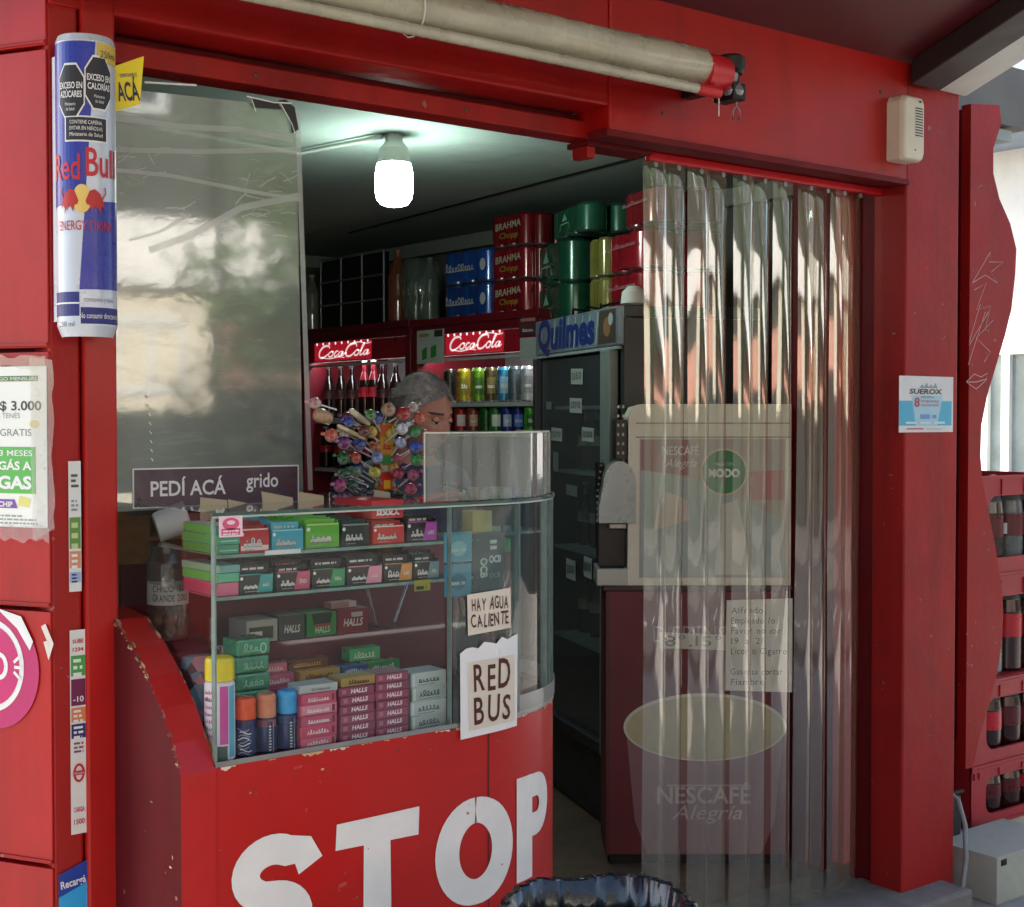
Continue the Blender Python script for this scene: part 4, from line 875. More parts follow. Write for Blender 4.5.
def gum_display(px0, px1, z, h, col, patch, label, group, seed, lid=None, packs=None, patchmode=0, hi=0):
    Y = 2.345; x0, x1 = xat(px0, Y), xat(px1, Y)-.002; W = x1-x0; d = .17
    root = thing('gum_display_box', label, 'gum box', ((x0+x1)/2, Y, z), group); r = random.Random(seed)
    T = front(x0, Y, z+.0008); mb = MB(); c = flat(col, .35)
    mb.box((x0, Y, z+.0008), (x1, Y+.004, z+h*.72), c); mb.box((x0, Y+.004, z+.0008), (x0+.002, Y+d, z+h*.8), c); mb.box((x1-.002, Y+.004, z+.0008), (x1, Y+d, z+h*.8), c); mb.box((x0+.002, Y+.004, z+.0008), (x1-.002, Y+d, z+.003), c)
    if patchmode == 1: mb.poly(T, [(W*.52, .001), (W*.97, .001), (W*.99, h*.7), (W*.64, h*.7)], flat(patch, .35), .0006)
    elif patchmode == 2: mb.rect(T, W*.03, h*.05, W*.97, h*.2, flat(patch, .35), .0006)
    mb.rect(T, W*.03, h*.66, W*.97, h*.70, flat(patch, .35), .0006); mb.disc(T, W*.07, h*.55, h*.06, WH, .001); mb.lines(T, W*.16, h*.06, W*.4, h*.06, 1, flat('#a9a49c'), .0012, seed); mb.scrib(T, W*.135, h*.165, W*(.40 if patchmode == 1 else .62), h*.27, INK, h*.16, .001, seed)
    mb.scrib(T, W*.13, h*.18, W*(.40 if patchmode == 1 else .62), h*.25, flat('#cfcac2'), h*.11, .0013, seed); mb.rect(T, W*.13, h*.20, W*(.53 if patchmode == 1 else .75), h*.27, flat('#cfcac2'), .0012)
    if patchmode == 1: mb.scrib(T, W*.68, h*.24, W*.2, h*.16, flat('#cfcac2'), h*.05, .0013, seed+3)
    mb.build('tray', root)
    mb = MB(); pc = flat(packs or col, .22); n = 9
    for i in range(n):                                   # upright packs leaning in the tray
        y = Y+.008+i*(d-.02)/n; zz = z+h*(.80+.16*r.random())+hi*(.5+.5*math.sin(i))*.01; ln = r.uniform(.002, .010)
        T2 = lambda x, yy, zv, y=y, ln=ln: V(x, yy+(zv-z)*ln*6, zv)
        mb.box((x0+.004, y, z+.004), (x1-.004, y+(d-.02)/n*.7, zz), pc, T=T2)
        if i < 4: mb.lines(front(x0+W*.15, y+ (zz-z)*ln*6, zz-h*.2), 0, 0, W*.65, h*.16, 1, flat('#cfcac2') if i % 2 == 0 else flat(patch), .0008, seed+i)
    mb.build('gum_pack', root)
    if lid:
        mb = MB(); zt = z+h*.8; tilt = r.uniform(-.25, .25)
        mb.add([V(x0+.001, Y+d, zt), V(x1-.001, Y+d, zt), V(x1-.001+tilt*.03, Y+d+.012, zt+lid*(.7+.3*tilt)), V(x0+.001+tilt*.03, Y+d+.012, zt+lid*(1-.4*tilt))], [(0, 1, 2, 3)], CARD); mb.build('lid', root)
    return root
G1 = 'gum boxes on the upper glass shelf'; G2 = 'gum boxes on the lower glass shelf'
gum_display(240, 270, ZS1, .062, '#b3222c', '#e8cfc8', 'red gum box with a white strip beside the pink sticker', G1, 1, .05, '#9e1d28', 2)
gum_display(272, 304, ZS1, .055, '#2fa0b4', '#9fdbe0', 'turquoise gum box on the upper glass shelf', G1, 2, .045, '#46b3c4')
gum_display(306, 340, ZS1, .066, '#5cab32', '#b8de8a', 'bright green gum box on the upper glass shelf', G1, 3, .05, '#74c044')
gum_display(342, 370, ZS1, .060, '#26302f', '#8fa09c', 'black and grey gum box between the green and red ones', G1, 4, .055, '#3a4745')
gum_display(373, 405, ZS1, .050, '#c0262c', '#efd9d0', 'red gum box under an identical red one on the upper shelf', G1, 5, None, '#a81e26')
carton('gum_box', 'red gum box stacked on top of another red one on the upper shelf', 'gum box', G1, 373, 404, 2.35, ZS1+.0505, .036, .15, '#bd252c', lambda mb, T, W, h: mb.scrib(T, W*.14, h*.2, W*.72, h*.55, WH, h*.16, .0012, 8))
gum_display(407, 438, ZS1, .058, '#1d1519', '#b04aa6', 'black gum box with a purple patch at the right end of the upper shelf', G1, 6, .06, '#2a1a26', 1)
for i, (a, b, p, nm) in enumerate(((239, 274, '#2f9a92', 'teal'), (276, 311, '#c2506a', 'rose red'), (312, 346, '#2d9256', 'green'), (347, 383, '#d98a9d', 'pale pink'), (384, 413, '#cf8a3f', 'orange'), (414, 440, '#6f8c90', 'grey blue'))):
    gum_display(a, b, ZS2, .052, '#15171a', p, 'black gum box with a %s corner on the lower glass shelf' % nm, G2, 20+i, .05 if i in (1, 3, 5) else None, '#181b1f', 1, 1)
# flat gum packets stacked at the left end of both shelves
GL = 'flat packets at the left end of the glass shelves'
for k, (z, h, fc, sc, lab) in enumerate(((ZS1+.001, .017, '#3f9372', '#2f7a2a', 'lowest'), (ZS1+.0185, .017, '#489c7c', '#348030', 'middle'), (ZS1+.036, .017, '#3f9372', '#3f8a30', 'topmost'))):
    carton('gum_packet', '%s of three mint green packets at the left end of the upper glass shelf' % lab, 'gum packet', GL, 218, 239, 2.345, z, h-.001, .15, fc, lambda mb, T, W, h: mb.rect(T, W*.08, h*.3, W*.92, h*.42, flat('#a9dcc6'), .0006), side=sc, top='#b9c6b8')
for k, (z, h, fc, sc, lab) in enumerate(((ZS2+.001, .024, '#c9627c', '#a63048', 'rose packet lying lowest at the left end of the lower glass shelf'), (ZS2+.0255, .017, '#55a882', '#46912f', 'mint green packet on the rose one at the left of the lower shelf'), (ZS2+.043, .014, '#6d9c96', '#6e8f66', 'dull teal packet topmost at the left of the lower shelf'))):
    carton('gum_packet', lab, 'gum packet', GL, 218, 239, 2.345, z, h-.001, .15, fc, None, side=sc)
# cough sweet boxes on the maroon step
def halls(m=WH): return lambda mb, T, W, h: mb.text(T, 'HALLS', W*.5, h*.28, h*.30, m, W*.62, .0008, bold=.03, slant=.15)
GM = 'sweet boxes on the maroon step'; zm = .9355; Ym = 2.625
carton('sweet_box', 'white and grey sweet box at the left end of the maroon step', 'sweet box', GM, 246, 277, Ym, zm, .046, .08, '#b9bcb4', lambda mb, T, W, h: (mb.rect(T, W*.08, h*.15, W*.86, h*.7, flat('#4a4d4a'), .0006), mb.rect(T, W*.1, h*.2, W*.5, h*.5, WH, .0012)))
carton('sweet_box', 'dark grey HALLS sweet box on the maroon step', 'sweet box', GM, 279, 304, Ym, zm, .050, .08, '#4c5350', halls(), top='#6a716c')
carton('sweet_box', 'green HALLS sweet box with a cut out front on the maroon step', 'sweet box', GM, 306, 336, Ym, zm, .050, .08, '#2f8f3f', lambda mb, T, W, h: (mb.poly(T, [(W*.15, h*.98), (W*.22, h*.5), (W*.78, h*.5), (W*.85, h*.98)], flat('#16301b'), .0006), mb.rect(T, W*.25, h*.4, W*.8, h*.52, flat('#b5453c'), .0012), mb.text(T, 'HALLS', W*.52, h*.14, h*.25, flat('#d9e6d6'), W*.5, .0012, bold=.03)))
carton('sweet_box', 'dark red HALLS sweet box at the right end of the maroon step', 'sweet box', GM, 338, 368, Ym, zm, .052, .08, '#8f1f2b', lambda mb, T, W, h: (mb.rect(T, W*.45, h*.65, W*.82, h*.85, flat('#cfc0bb'), .0006), halls()(mb, T, W, h)))
carton('wafer_pack', 'pale pink wafer pack lying on the sweet boxes of the maroon step', 'wafer pack', None, 331, 356, Ym+.02, zm+.0525, .013, .03, '#b98f8b', lambda mb, T, W, h: mb.rect(T, W*.7, 0, W, h, flat('#d8cfc6'), .0006))
# loose sweet packs heaped on the lower step
GH = 'sweet packs heaped on the lower step'; zl = .8455
def bar(px0, px1, Y, z, h, d, col, lab, seed, rot=0, ink=None):
    x0, x1 = xat(px0, Y), xat(px1, Y); W = x1-x0; mb = MB(); c, s = math.cos(rot), math.sin(rot); mx = (x0+x1)/2
    T = lambda x, y, zz: V(mx+(x-mx)*c-(y-Y)*s, Y+(x-mx)*s+(y-Y)*c, zz)
    mb.box((x0, Y, z), (x1, Y+d, z+h), flat(col, .3), T=T)
    TF = lambda x, y, o=0: T(x0+x, Y-o, z+y); 
    class Q: curved = 0
    q = Q(); q.__class__.__call__ = lambda self, x, y, o=0: TF(x, y, o)
    mb.scrib(q, W*.12, h*.22, W*.7, h*.5, flat(ink or '#ece6dc'), h*.16, .0008, seed)
    for f in (0, .965): mb.add([T(x0+W*f, Y+.001, z+h+.0006), T(x0+W*(f+.03), Y+.001, z+h+.0006), T(x0+W*(f+.03), Y+d-.001, z+h+.0006), T(x0+W*f, Y+d-.001, z+h+.0006)], [(0, 1, 2, 3)], flat('#c9c6bd'))
    o = mb.build('sweet_pack'); o.rotation_euler.z = R.uniform(-.05, .05); return tag(o, lab, 'sweet pack', GH)
bar(264, 300, 2.475, zl, .021, .03, '#c24a66', 'rose pack in the front left of the heap', 1, .05)
bar(302, 336, 2.476, zl, .021, .03, '#c9566e', 'pink pack in the front middle of the heap', 2, -.03)
bar(338, 366, 2.476, zl, .022, .035, '#2f5bb0', 'blue pack in front of the green ones in the heap', 3, .08)
bar(368, 404, 2.476, zl, .022, .035, '#3f9a5c', 'green pack with white wordmark at the right front of the heap', 4, -.04)
bar(262, 296, 2.505, zl+.0215, .020, .03, '#d0607c', 'rose pack lying second layer at the left of the heap', 5, .18)
bar(300, 340, 2.50, zl+.0225, .020, .03, '#c99a4a', 'gold pack lying across the pink ones of the heap', 6, .04, '#5a2c1c')
bar(342, 366, 2.51, zl+.0225, .018, .03, '#2b4f95', 'dark blue pack lying second layer in the heap', 7, -.05)
bar(367, 400, 2.51, zl+.0225, .019, .03, '#2f8a4c', 'dark green pack lying second layer at the right of the heap', 8, .05)
bar(288, 328, 2.535, zl+.0425, .018, .03, '#7a4a2c', 'brown and gold pack topmost in the middle of the heap', 9, .06, '#d9b25c')
bar(262, 286, 2.535, zl+.042, .018, .03, '#d8788c', 'pale rose pack topmost at the left of the heap', 10, -.1)
bar(350, 380, 2.545, zl+.042, .026, .035, '#4fb873', 'bright green box topmost at the right of the heap', 11, .03)
# stacks along the front glass
LV = ['lowest', 'second', 'third', 'fourth', 'fifth', 'sixth', 'seventh']
def stack(px0, px1, Y, n, h, d, col, deco, nm, name, side=None, jig=.002, z0=None):
    z = (ZC+.0005) if z0 is None else z0
    for i in range(n):
        lab = '%s %s from the bottom of its stack by the front glass' % (nm, LV[i] if i else 'lowest') if i else '%s lying lowest in its stack by the front glass' % nm
        if i == n-1: lab = '%s lying topmost in its stack by the front glass' % nm
        o = carton(name, lab, 'sweet box', '%s stack' % nm, px0+R.uniform(-.5, .5), px1+R.uniform(-.5, .5), Y+R.uniform(0, jig), z, h-.0006, d, col if isinstance(col, str) else col[i % len(col)], deco(i), side=side)
        z += h
    return z
zp = stack(300, 336, 2.325, 5, .0208, .06, ['#c24a5f', '#cc5168', '#b84860', '#c9657a', '#c44c63'], lambda i: (lambda mb, T, W, h: (mb.rect(T, W*.04, h*.1, W*.96, h*.9, flat(['#d06478', '#c9405c', '#b8506a', '#d48a98', '#c2546c'][i]), .0006), mb.scrib(T, W*.18, h*.28, W*.6, h*.42, WH, h*.13, .0012, i), mb.rect(T, W*.86, h*.15, W*.94, h*.8, flat('#7a2a3c'), .0012))), 'pink sweet box', 'sweet_box')
carton('sweet_pack', 'silver wrapped sweet pack on top of the pink boxes by the front glass', 'sweet pack', None, 300, 337, 2.33, zp, .015, .05, '#b4b6b0', lambda mb, T, W, h: mb.scrib(T, W*.3, h*.3, W*.5, h*.4, flat('#6a6d6b'), h*.14, .0008, 4))
zp = stack(339.5, 374, 2.325, 6, .0178, .06, ['#94455a', '#8c4055'], lambda i: (lambda mb, T, W, h: (mb.text(T, 'HALLS', W*.56, h*.28, h*.44, flat('#e6d3d8'), W*.46, .0008, bold=.04, slant=.15), mb.rect(T, W*.08, h*.25, W*.2, h*.75, flat('#b86a7c'), .0006), mb.rect(T, .001, h*.93, W-.001, h, flat('#5c2336'), .0006))), 'mauve HALLS box', 'sweet_box')
carton('sweet_pack', 'gold sweet pack on top of the left mauve stack by the front glass', 'sweet pack', None, 341, 376, 2.33, zp, .017, .05, '#a8874a', lambda mb, T, W, h: mb.scrib(T, W*.2, h*.25, W*.6, h*.5, flat('#4a3018'), h*.16, .0008, 6))
stack(376, 408, 2.325, 7, .0178, .06, ['#97475c', '#8e4258'], lambda i: (lambda mb, T, W, h: (mb.text(T, 'HALLS', W*.56, h*.28, h*.44, flat('#e6d3d8'), W*.46, .0008, bold=.04, slant=.15), mb.rect(T, W*.08, h*.25, W*.2, h*.75, flat('#b86a7c'), .0006), mb.rect(T, .001, h*.93, W-.001, h, flat('#5c2336'), .0006))), 'mauve HALLS carton', 'sweet_box')
stack(411, 446, 2.328, 4, .029, .06, ['#a9b5ae', '#b3beb7'], lambda i: (lambda mb, T, W, h: (mb.scrib(T, W*.2, h*.3, W*.6, h*.42, flat('#4d5a55'), h*.1, .0008, i+9), mb.rect(T, W*.03, h*.08, W*.1, h*.9, flat('#c9d2cc'), .0006), mb.lines(T, W*.2, h*.1, W*.6, h*.12, 1, flat('#6d7a75'), .0008, i))), 'silver grey sweet box', 'sweet_box')
# spray cans
def aerosol(px, Y, r, h, hc, body, cap, label, cat, deco, z=None):
    z = ZC+.001 if z is None else z; x = xat(px, Y); root = thing('spray_can', label, cat, (x, Y, z), 'spray cans in the front corner of the glass case')
    mb = MB(); hb = h-hc
    mb.lathe([(r*.92, 0), (r, .003), (r, hb-.008), (r*.96, hb-.002), (r*.9, hb)], body, (x, Y, z), 24); T = Cyl(x, Y, z, r, math.atan2(-Y, -x)-math.pi/2, .006); deco(mb, T, r*math.pi, hb); mb.build('can_body', root)
    mb = MB(); mb.lathe([(r*.97, hb+.0005), (r, hb+.003), (r*.99, h-.008), (r*.90, h-.002), (r*.7, h), (0.001, h)], cap, (x, Y, z), 24, cap=False); mb.build('cap', root)
def d_foam(mb, T, L, h):
    mb.rect(T, L*.02, h*.02, L*.98, h*.97, flat('#e6dce0'), .0006); mb.rect(T, L*.50, h*.22, L*.68, h*.95, flat('#cf4f9c'), .0011); mb.rect(T, L*.70, h*.05, L*.86, h*.95, flat('#58b3cf'), .0011)
    for i in range(7): mb.scrib(T, L*.12, h*(.85-i*.09), L*.3, h*.05, flat(['#c02f6e', '#2b2b33', '#c02f6e', '#7a2f8e'][i % 4]), h*.012, .0011, i)
    mb.disc(T, L*.3, h*.18, L*.11, flat('#e8b54a'), .0011, h*.07); mb.rect(T, L*.45, h*.02, L*.66, h*.2, flat('#3d5a52'), .0014)
def d_deo(stripe):
    def f(mb, T, L, h):
        mb.rect(T, L*.55, h*.02, L*.70, h*.9, flat('#111a33'), .0006); mb.lines(T, L*.585, h*.08, L*.08, h*.75, 9, flat('#c3cad6'), .0012, 3)
        mb.rect(T, L*.72, h*.02, L*.735, h*.9, flat('#aab2c2'), .0012); mb.rect(T, L*.1, h*.75, L*.9, h*.95, stripe, .0006)
    return f
def d_zebra(mb, T, L, h):
    for i in range(9): a = i*.7; mb.stroke(T, [(L*(.3+.04*math.sin(i*2.1)+.35*t), h*(.1+i*.08+.04*math.sin(t*5+i))) for t in (0, .25, .5, .75, 1)], h*.025, WH if i % 2 else flat('#8c93a6'), .0008)
aerosol(219, 2.352, .0272, .190, .044, flat('#e0d4da', .3), flat('#e9cf14', .3), 'tall white and pink spray can with a yellow cap', 'spray can', d_foam)
aerosol(244.5, 2.352, .0196, .109, .041, flat('#2a3157', .25), flat('#e2562c', .3), 'short navy spray can with an orange cap and zebra pattern', 'spray can', d_zebra)
aerosol(265.5, 2.352, .0186, .111, .045, flat('#28335c', .25), flat('#cf8461', .3), 'short navy spray can with a salmon cap', 'spray can', d_deo(flat('#7a4654')))
aerosol(286.5, 2.352, .0192, .112, .044, flat('#25305c', .25), flat('#3d9fd8', .3), 'short navy spray can with a sky blue cap', 'spray can', d_deo(flat('#37466e')))
# green shrink-wrapped pack, toy bags, jar
x0, x1 = xat(236, 2.44), xat(270, 2.44); z1 = zat(x0, 2.44, 640); mb = MB(); z0 = ZC+.001; gh = z1-z0; GW = M('green_wrap', '#3f8f62', .28, var=.2, vscale=18, bump=.8, bscale=45, coat=.7)
for i in range(6): mb.box((x0+.002*(i % 2), 2.44, z0+gh*i/6), (x1-.002*(i % 3 == 1), 2.505, z0+gh*(i+1)/6-.002), GW)
T = front(x0, 2.44, z0); W = x1-x0
for i in range(6): mb.scrib(T, W*.2, gh*(i+.25)/6, W*.6, gh*.08, flat('#8fc7a4'), .003, .001, i)
mb.disc(T, W*.78, gh*.9, W*.1, flat('#a8d6b8'), .0012, W*.14); mb.disc(T, W*.78, gh*.9, W*.06, GW, .0018, W*.10)
tag(mb.build('green_pack', bevel=.004), 'tall green shrink wrapped pack behind the spray cans', 'pack')
def bag(x, y, z0, w_, h, d, m, seed, label, name='toy_bag', cat='bag', deco=None):
    r = random.Random(seed); mb = MB(); nx, nz = 10, 12; vs = []
    for j in range(nz+1):
        for i in range(nx*2):
            a = math.pi*i/nx; t = j/nz; b = math.sin(math.pi*(.08+.84*t))**.5
            q = 1+.18*mnoise.noise(V(math.cos(a)*2+seed, math.sin(a)*2, t*5))
            vs.append(V(x+w_/2*math.cos(a)*(.75+.25*b)*q, y+d/2*math.sin(a)*b*q, z0+h*t))
    n = nx*2; mb.add(vs, [(j*n+i, j*n+(i+1) % n, (j+1)*n+(i+1) % n, (j+1)*n+i) for j in range(nz) for i in range(n)], m, True); mb.add(vs[-n:], [tuple(range(n))], m)
    if deco: deco(mb)
    return tag(mb.build(name), label, cat)
def patchy(name, a, b, c, sc=30):
    if name in MATS: return MATS[name]
    g = G(name); p = g.n('ShaderNodeBsdfPrincipled'); v = g.n('ShaderNodeTexVoronoi'); v.inputs['Scale'].default_value = sc; tc = g.n('ShaderNodeTexCoord'); g.l(tc.outputs['Object'], v.inputs['Vector'])
    r = g.n('ShaderNodeValToRGB'); e = r.color_ramp; e.interpolation = 'CONSTANT'; e.elements[0].color = lin(a)+(1,); e.elements[1].color = lin(b)+(1,); e.elements[1].position = .4; x = e.elements.new(.7); x.color = lin(c)+(1,)
    s = g.n('ShaderNodeSeparateColor'); g.l(v.outputs['Color'], s.inputs[0]); g.l(s.outputs[0], r.inputs[0]); g.l(r.outputs[0], p.inputs['Base Color']); p.inputs['Roughness'].default_value = .25
    g.l(g.bump(g.noise(60), .5, .004), p.inputs['Normal']); g.l(p.outputs[0], g.out.inputs[0]); MATS[name] = g.m; return g.m
pp = onY(197, 690, 2.55); bag(pp.x, 2.55, ZC+.001, .07, .16, .06, patchy('toy_print', '#5aa3b5', '#d79aa8', '#2b3040', 55), 3, 'blue and pink printed toy bag in the left corner of the glass case')
pp = onY(222, 650, 2.60); bag(pp.x, 2.57, ZC+.001, .06, .17, .05, patchy('toy_print_pink', '#c9808c', '#d9c3c0', '#8a5560', 45), 4, 'dusty pink printed toy bag behind the yellow capped spray can')
Yj = 2.69; pj = onY(168, 590, Yj); rj = .043; zj = zat(pj.x, Yj, 640)
J = thing('candy_jar', 'clear candy jar with a handwritten white price label under the sheet', 'jar', (pj.x, Yj, zj))
mb = MB(); mb.lathe([(rj*.9, 0), (rj, .01), (rj, .16), (rj*.75, .18), (rj*.75, .20)], sheet('jar_plastic', (.75, .76, .74), .1, 1, .15, (.5, .5, .48), .06), (pj.x, Yj, zj), 28, cap=False)
mb.build('jar_body', J)
mb = MB(); Tj = Cyl(pj.x, Yj, zj, rj+.001, math.atan2(-Yj, -pj.x)-1.25, .01); Lz = rj*2.5; za, zb_ = zat(pj.x, Yj-rj, 605)-zj, zat(pj.x, Yj-rj, 581)-zj
mb.grid(Tj, 0, za, Lz, zb_, WHITE, 0, 16); hz_ = zb_-za
mb.hand(Tj, 'CHICO 1500', Lz*.2, za+hz_*.56, hz_*.28, INK, Lz*.72, .001, .0, R); mb.hand(Tj, 'GRANDE 2000', Lz*.2, za+hz_*.16, hz_*.28, INK, Lz*.72, .001, .0, R); mb.build('price_label', J)
r = random.Random(1); mb = MB()
for i in range(26): a = r.uniform(0, 6.28); q = rj*.7*r.random()**.5; mb.ball((pj.x+q*math.cos(a), Yj+q*math.sin(a), zj+.02+r.random()*.06), .013, flat(['#7a5a44', '#8a7a6a', '#5a4438'][i % 3]), 8)
tag(mb.build('sweets', J), kind='stuff')
mb = MB(); mt = Matrix.Translation(V(pj.x-.03, Yj-.01, zj+.235)) @ Matrix.Rotation(1.25, 4, 'Y') @ Matrix.Rotation(.3, 4, 'X')
mb.lathe([(.010, 0), (.032, 0), (.033, .004), (.033, .062), (.032, .066), (.010, .066)], WHITE, (0, 0, 0), 26, T=mt, cap=False)
tag(mb.build('paper_roll'), 'white paper roll lying on top of the candy jar', 'paper roll')
# goods in the round glass end
def cyl_thing(name, label, cat, x, y, z, prof, mats, group=None, deco=None, r=None):
    mb = MB(); mb.lathe(prof, mats[0], (x, y, z), 20, mats=mats if len(mats) == len(prof)-1 else None)
    if deco: deco(mb, Cyl(x, y, z, r, math.atan2(-y, -x)-math.pi/2, .006), r*math.pi)
    return tag(mb.build(name), label, cat, group)
q = cm(s_of(527, 1), 0, -.06)
zz = zat(q.x, q.y, 640); dr = flat('#6b1620', .25)
cyl_thing('sauce_bottle', 'slim dark red bottle with a green cap in the round end of the case', 'bottle', q.x, q.y, ZC+.001, [(.018, 0), (.018, .27), (.015, .31), (.015, .34), (.0155, .341), (.0155, .37), (.001, .371)], [dr, dr, dr, dr, flat('#3c8a4a', .3), flat('#3c8a4a', .3)])
for i, (px, w_, h, m, lab) in enumerate(((540, .07, .13, patchy('snack_print', '#a08a3a', '#6d7a35', '#2b2b22', 40), 'olive and yellow snack bag in the round end of the case'), (527, .06, .09, patchy('snack_print_gold', '#b08a4a', '#8a6f4f', '#c9b48a', 40), 'gold snack bag low in the round end of the case'), (541, .05, .24, patchy('snack_print_red', '#8f2028', '#6a1a22', '#a84a3a', 40), 'tall red snack bag behind the curved glass end'))):
    q = cm(XS+AR*(.55+.1*i), 0, -.10-.02*i); bag(q.x, q.y, ZC+.001, w_, h, .05, m, 20+i, lab, 'snack_bag')
q = cm(s_of(482, 1), 0, -.09); carton('yellow_carton', 'small pale yellow carton high behind the overlapping pane', 'carton', None, 473, 492, q.y+.02, ZT-.075, .045, .04, '#c9b86a')
mb = MB(); mb.box((xat(455, q.y+.02), q.y-.005, ZT-.082), (1.95, q.y+.14, ZT-.0755), sheet('inner_glass_shelf', (.8, .88, .85), .1, 1, .05)); mb.build('glass_shelf', CO)
mb = MB(); q = cm(s_of(490, 1), 0, -.2); 
for x, z0, z1, h in ((1.62, 1.06, .80, 0), (1.70, .95, 1.10, 0)): mb.tube([V(x, 2.62, z0), V(x+.12, 2.70, z1)], .004, sheet('clear_rod', (.8, .8, .78), .2, 1, .2), 6)
tag(mb.build('shelf_brace', CO))
# ------------------------------------------------------------------ lollipop stand on the counter top
YL = 2.56; pl = onY(388, 497, YL); zl0 = ZT+.001
LS = thing('lollipop_stand', 'colourful card lollipop stand on the glass counter top', 'lollipop stand', (pl.x, YL, zl0))
mb = MB(); xl0, xl1 = xat(380, YL), xat(394, YL); W = xl1-xl0; zt = zat(pl.x, YL, 424)
mb.box((xl0, YL, zl0), (xl1, YL+.03, zt), flat('#a86a1a', .35)); H = zt-zl0; T = front(xl0, YL, zl0)
for f0, f1, c in ((.0, .32, '#c9281f'), (.34, .42, '#b5ae9c'), (.44, .56, '#2c7a3a'), (.58, .82, '#bd8c1c'), (.86, 1, '#b45a1c')): mb.rect(T, W*.04, H*f0, W*.96, H*f1, flat(c, .35), .0008)
mb.rect(T, W*.25, H*.1, W*.75, H*.22, flat('#efb51c'), .0014); mb.scrib(T, W*.2, H*.65, W*.6, H*.1, flat('#b8231f'), .003, .0014, 2)
mb.build('card_column', LS); mb = MB(); mb.lathe([(.045, 0), (.045, .006), (.03, .012), (.012, .014)], BLACK, (pl.x, YL+.015, zl0), 24); mb.tube([V(pl.x-.02, YL+.02, zl0+.012), V(pl.x-.02, YL+.02, zt+.02)], .004, BLACK, 8); mb.build('base', LS)
LOL = [(620, 325, '#c02a26', 'big red', 1.25), (615, 415, '#d6d8e2', 'white and blue', 1), (690, 435, '#2f9a50', 'green', 1), (605, 500, '#b9c2dc', 'pale blue', 1), (695, 525, '#2a50b8', 'royal blue', 1.1), (590, 600, '#c9405a', 'rose red', 1), (700, 605, '#35a048', 'bright green', 1), (590, 685, '#c03050', 'crimson', 1), (680, 695, '#c04a70', 'pink', 1), (665, 780, '#cc4468', 'hot pink', 1.1),
       (450, 680, '#d9cf2a', 'yellow', 1), (465, 590, '#8fa0d0', 'periwinkle', 1), (455, 530, '#c26a3a', 'rust', 1), (335, 590, '#d0553a', 'orange red', 1), (335, 675, '#6a8a6a', 'grey green', 1), (265, 500, '#7a2a70', 'purple', 1.15), (262, 590, '#2c7a40', 'deep green', 1.1), (272, 685, '#245a30', 'dark green', 1), (240, 757, '#b03a78', 'magenta', 1.1), (315, 757, '#3c6a4a', 'bottle green', 1), (360, 510, '#2c3f8a', 'navy', 1),
       (430, 435, '#cfa52c', 'mustard', 1), (385, 428, '#7a3024', 'brown red', 1), (465, 350, '#4a58b0', 'indigo', 1), (530, 300, '#b08a64', 'tan', 1.2), (716, 350, '#d8603c', 'coral', 1.05), (680, 285, '#c9b6a4', 'beige', .9), (285, 350, '#7a2438', 'maroon', 1.05), (188, 455, '#d0582a', 'orange', 1.1), (90, 260, '#d09a94', 'pale pink', 1), (425, 330, '#4f8a3a', 'olive green', .9), (250, 830, '#7a5a70', 'dusty violet', 1), (410, 800, '#2a2a30', 'black', 1)]
r = random.Random(77)
for i, (nm, col) in enumerate((('scarlet', '#c42a1e'), ('lemon', '#d8c840'), ('aqua', '#3aa6b0'), ('lilac', '#9a78b8'), ('teal', '#2a8a80'), ('amber', '#d0902a'), ('plum', '#6a2a50'), ('mint', '#7ac09a'), ('salmon', '#d88068'), ('cobalt', '#2848a8'), ('ivory', '#d0c8b0'), ('ochre', '#a8782a'), ('ruby', '#981c34'), ('jade', '#2f8a58'), ('sapphire', '#243a90'), ('peach', '#dca080'), ('khaki', '#8a8450'), ('cherry', '#b01830'))):
    LOL.append(((560+r.uniform(-25, 30)+(120 if i % 3 == 0 else 0)) if i < 9 else r.uniform(250, 480), 380+52*(i % 9)+r.uniform(-18, 18), col, nm, .95))
r = random.Random(12)
for i, (zx, zy, col, nm, k) in enumerate(LOL):
    px, py = 300+zx/6.02, 360+zy/6.02; Y = YL-.02+r.uniform(-.025, .02)+(.028 if i > 32 else 0); p = onY(px, py, Y); rad = .0135*k; dl = lin(col); dl = tuple(.85*c_+.10*(sum(dl)/3) for c_ in dl); hx6 = lambda t: '#'+''.join('%02x' % max(0, min(255, int(255*((c_*12.92) if c_ <= .0031308 else 1.055*c_**(1/2.4)-.055)))) for c_ in t)
    wrapm = patchy('lolly_'+col.strip('#'), hx6(dl), hx6(tuple(.5*c_ for c_ in dl)), hx6(tuple(.6*c_+.16 for c_ in dl)), 75+10*(i % 4))
    root = thing('lollipop', '%s wrapped lollipop sticking out of the stand' % nm, 'lollipop', p, 'lollipops on the counter stand')
    mb = MB(); T = None; mb.ball(p, rad, wrapm, 14, (1, 1, .92), Matrix.Rotation(i*1.3, 3, 'Y')); m2 = flat('#a9a59c') if i % 3 else flat('#a8945a', .3)
    mb.ball(p+V(0, -rad*.12, 0), rad*.935, m2, 12, (.62, 1, .45)); mb.ball(p+V(0, -rad*.2, 0), rad*.90, wrapm, 12, (.45, 1, .25))
    tw = (p-V(pl.x, YL+.012, p.z-.03)).normalized(); mb.tube([p+tw*rad*.9, p+tw*rad*1.25, p+tw*rad*1.7], [.004, .0035, .007], wrapm, 7, flat=.6)
    mb.build('sweet', root)
    ax = V(pl.x+r.uniform(-.015, .015), YL+.012, p.z-.035-r.uniform(0, .012)); mb = MB(); d = (ax-p).normalized()
    mb.tube([p+d*rad*.9, p+d*(rad+.002), p+d*min((ax-p).length, .062)], [.0045, .0019, .0019], WHITE, 6); mb.build('stick', root)
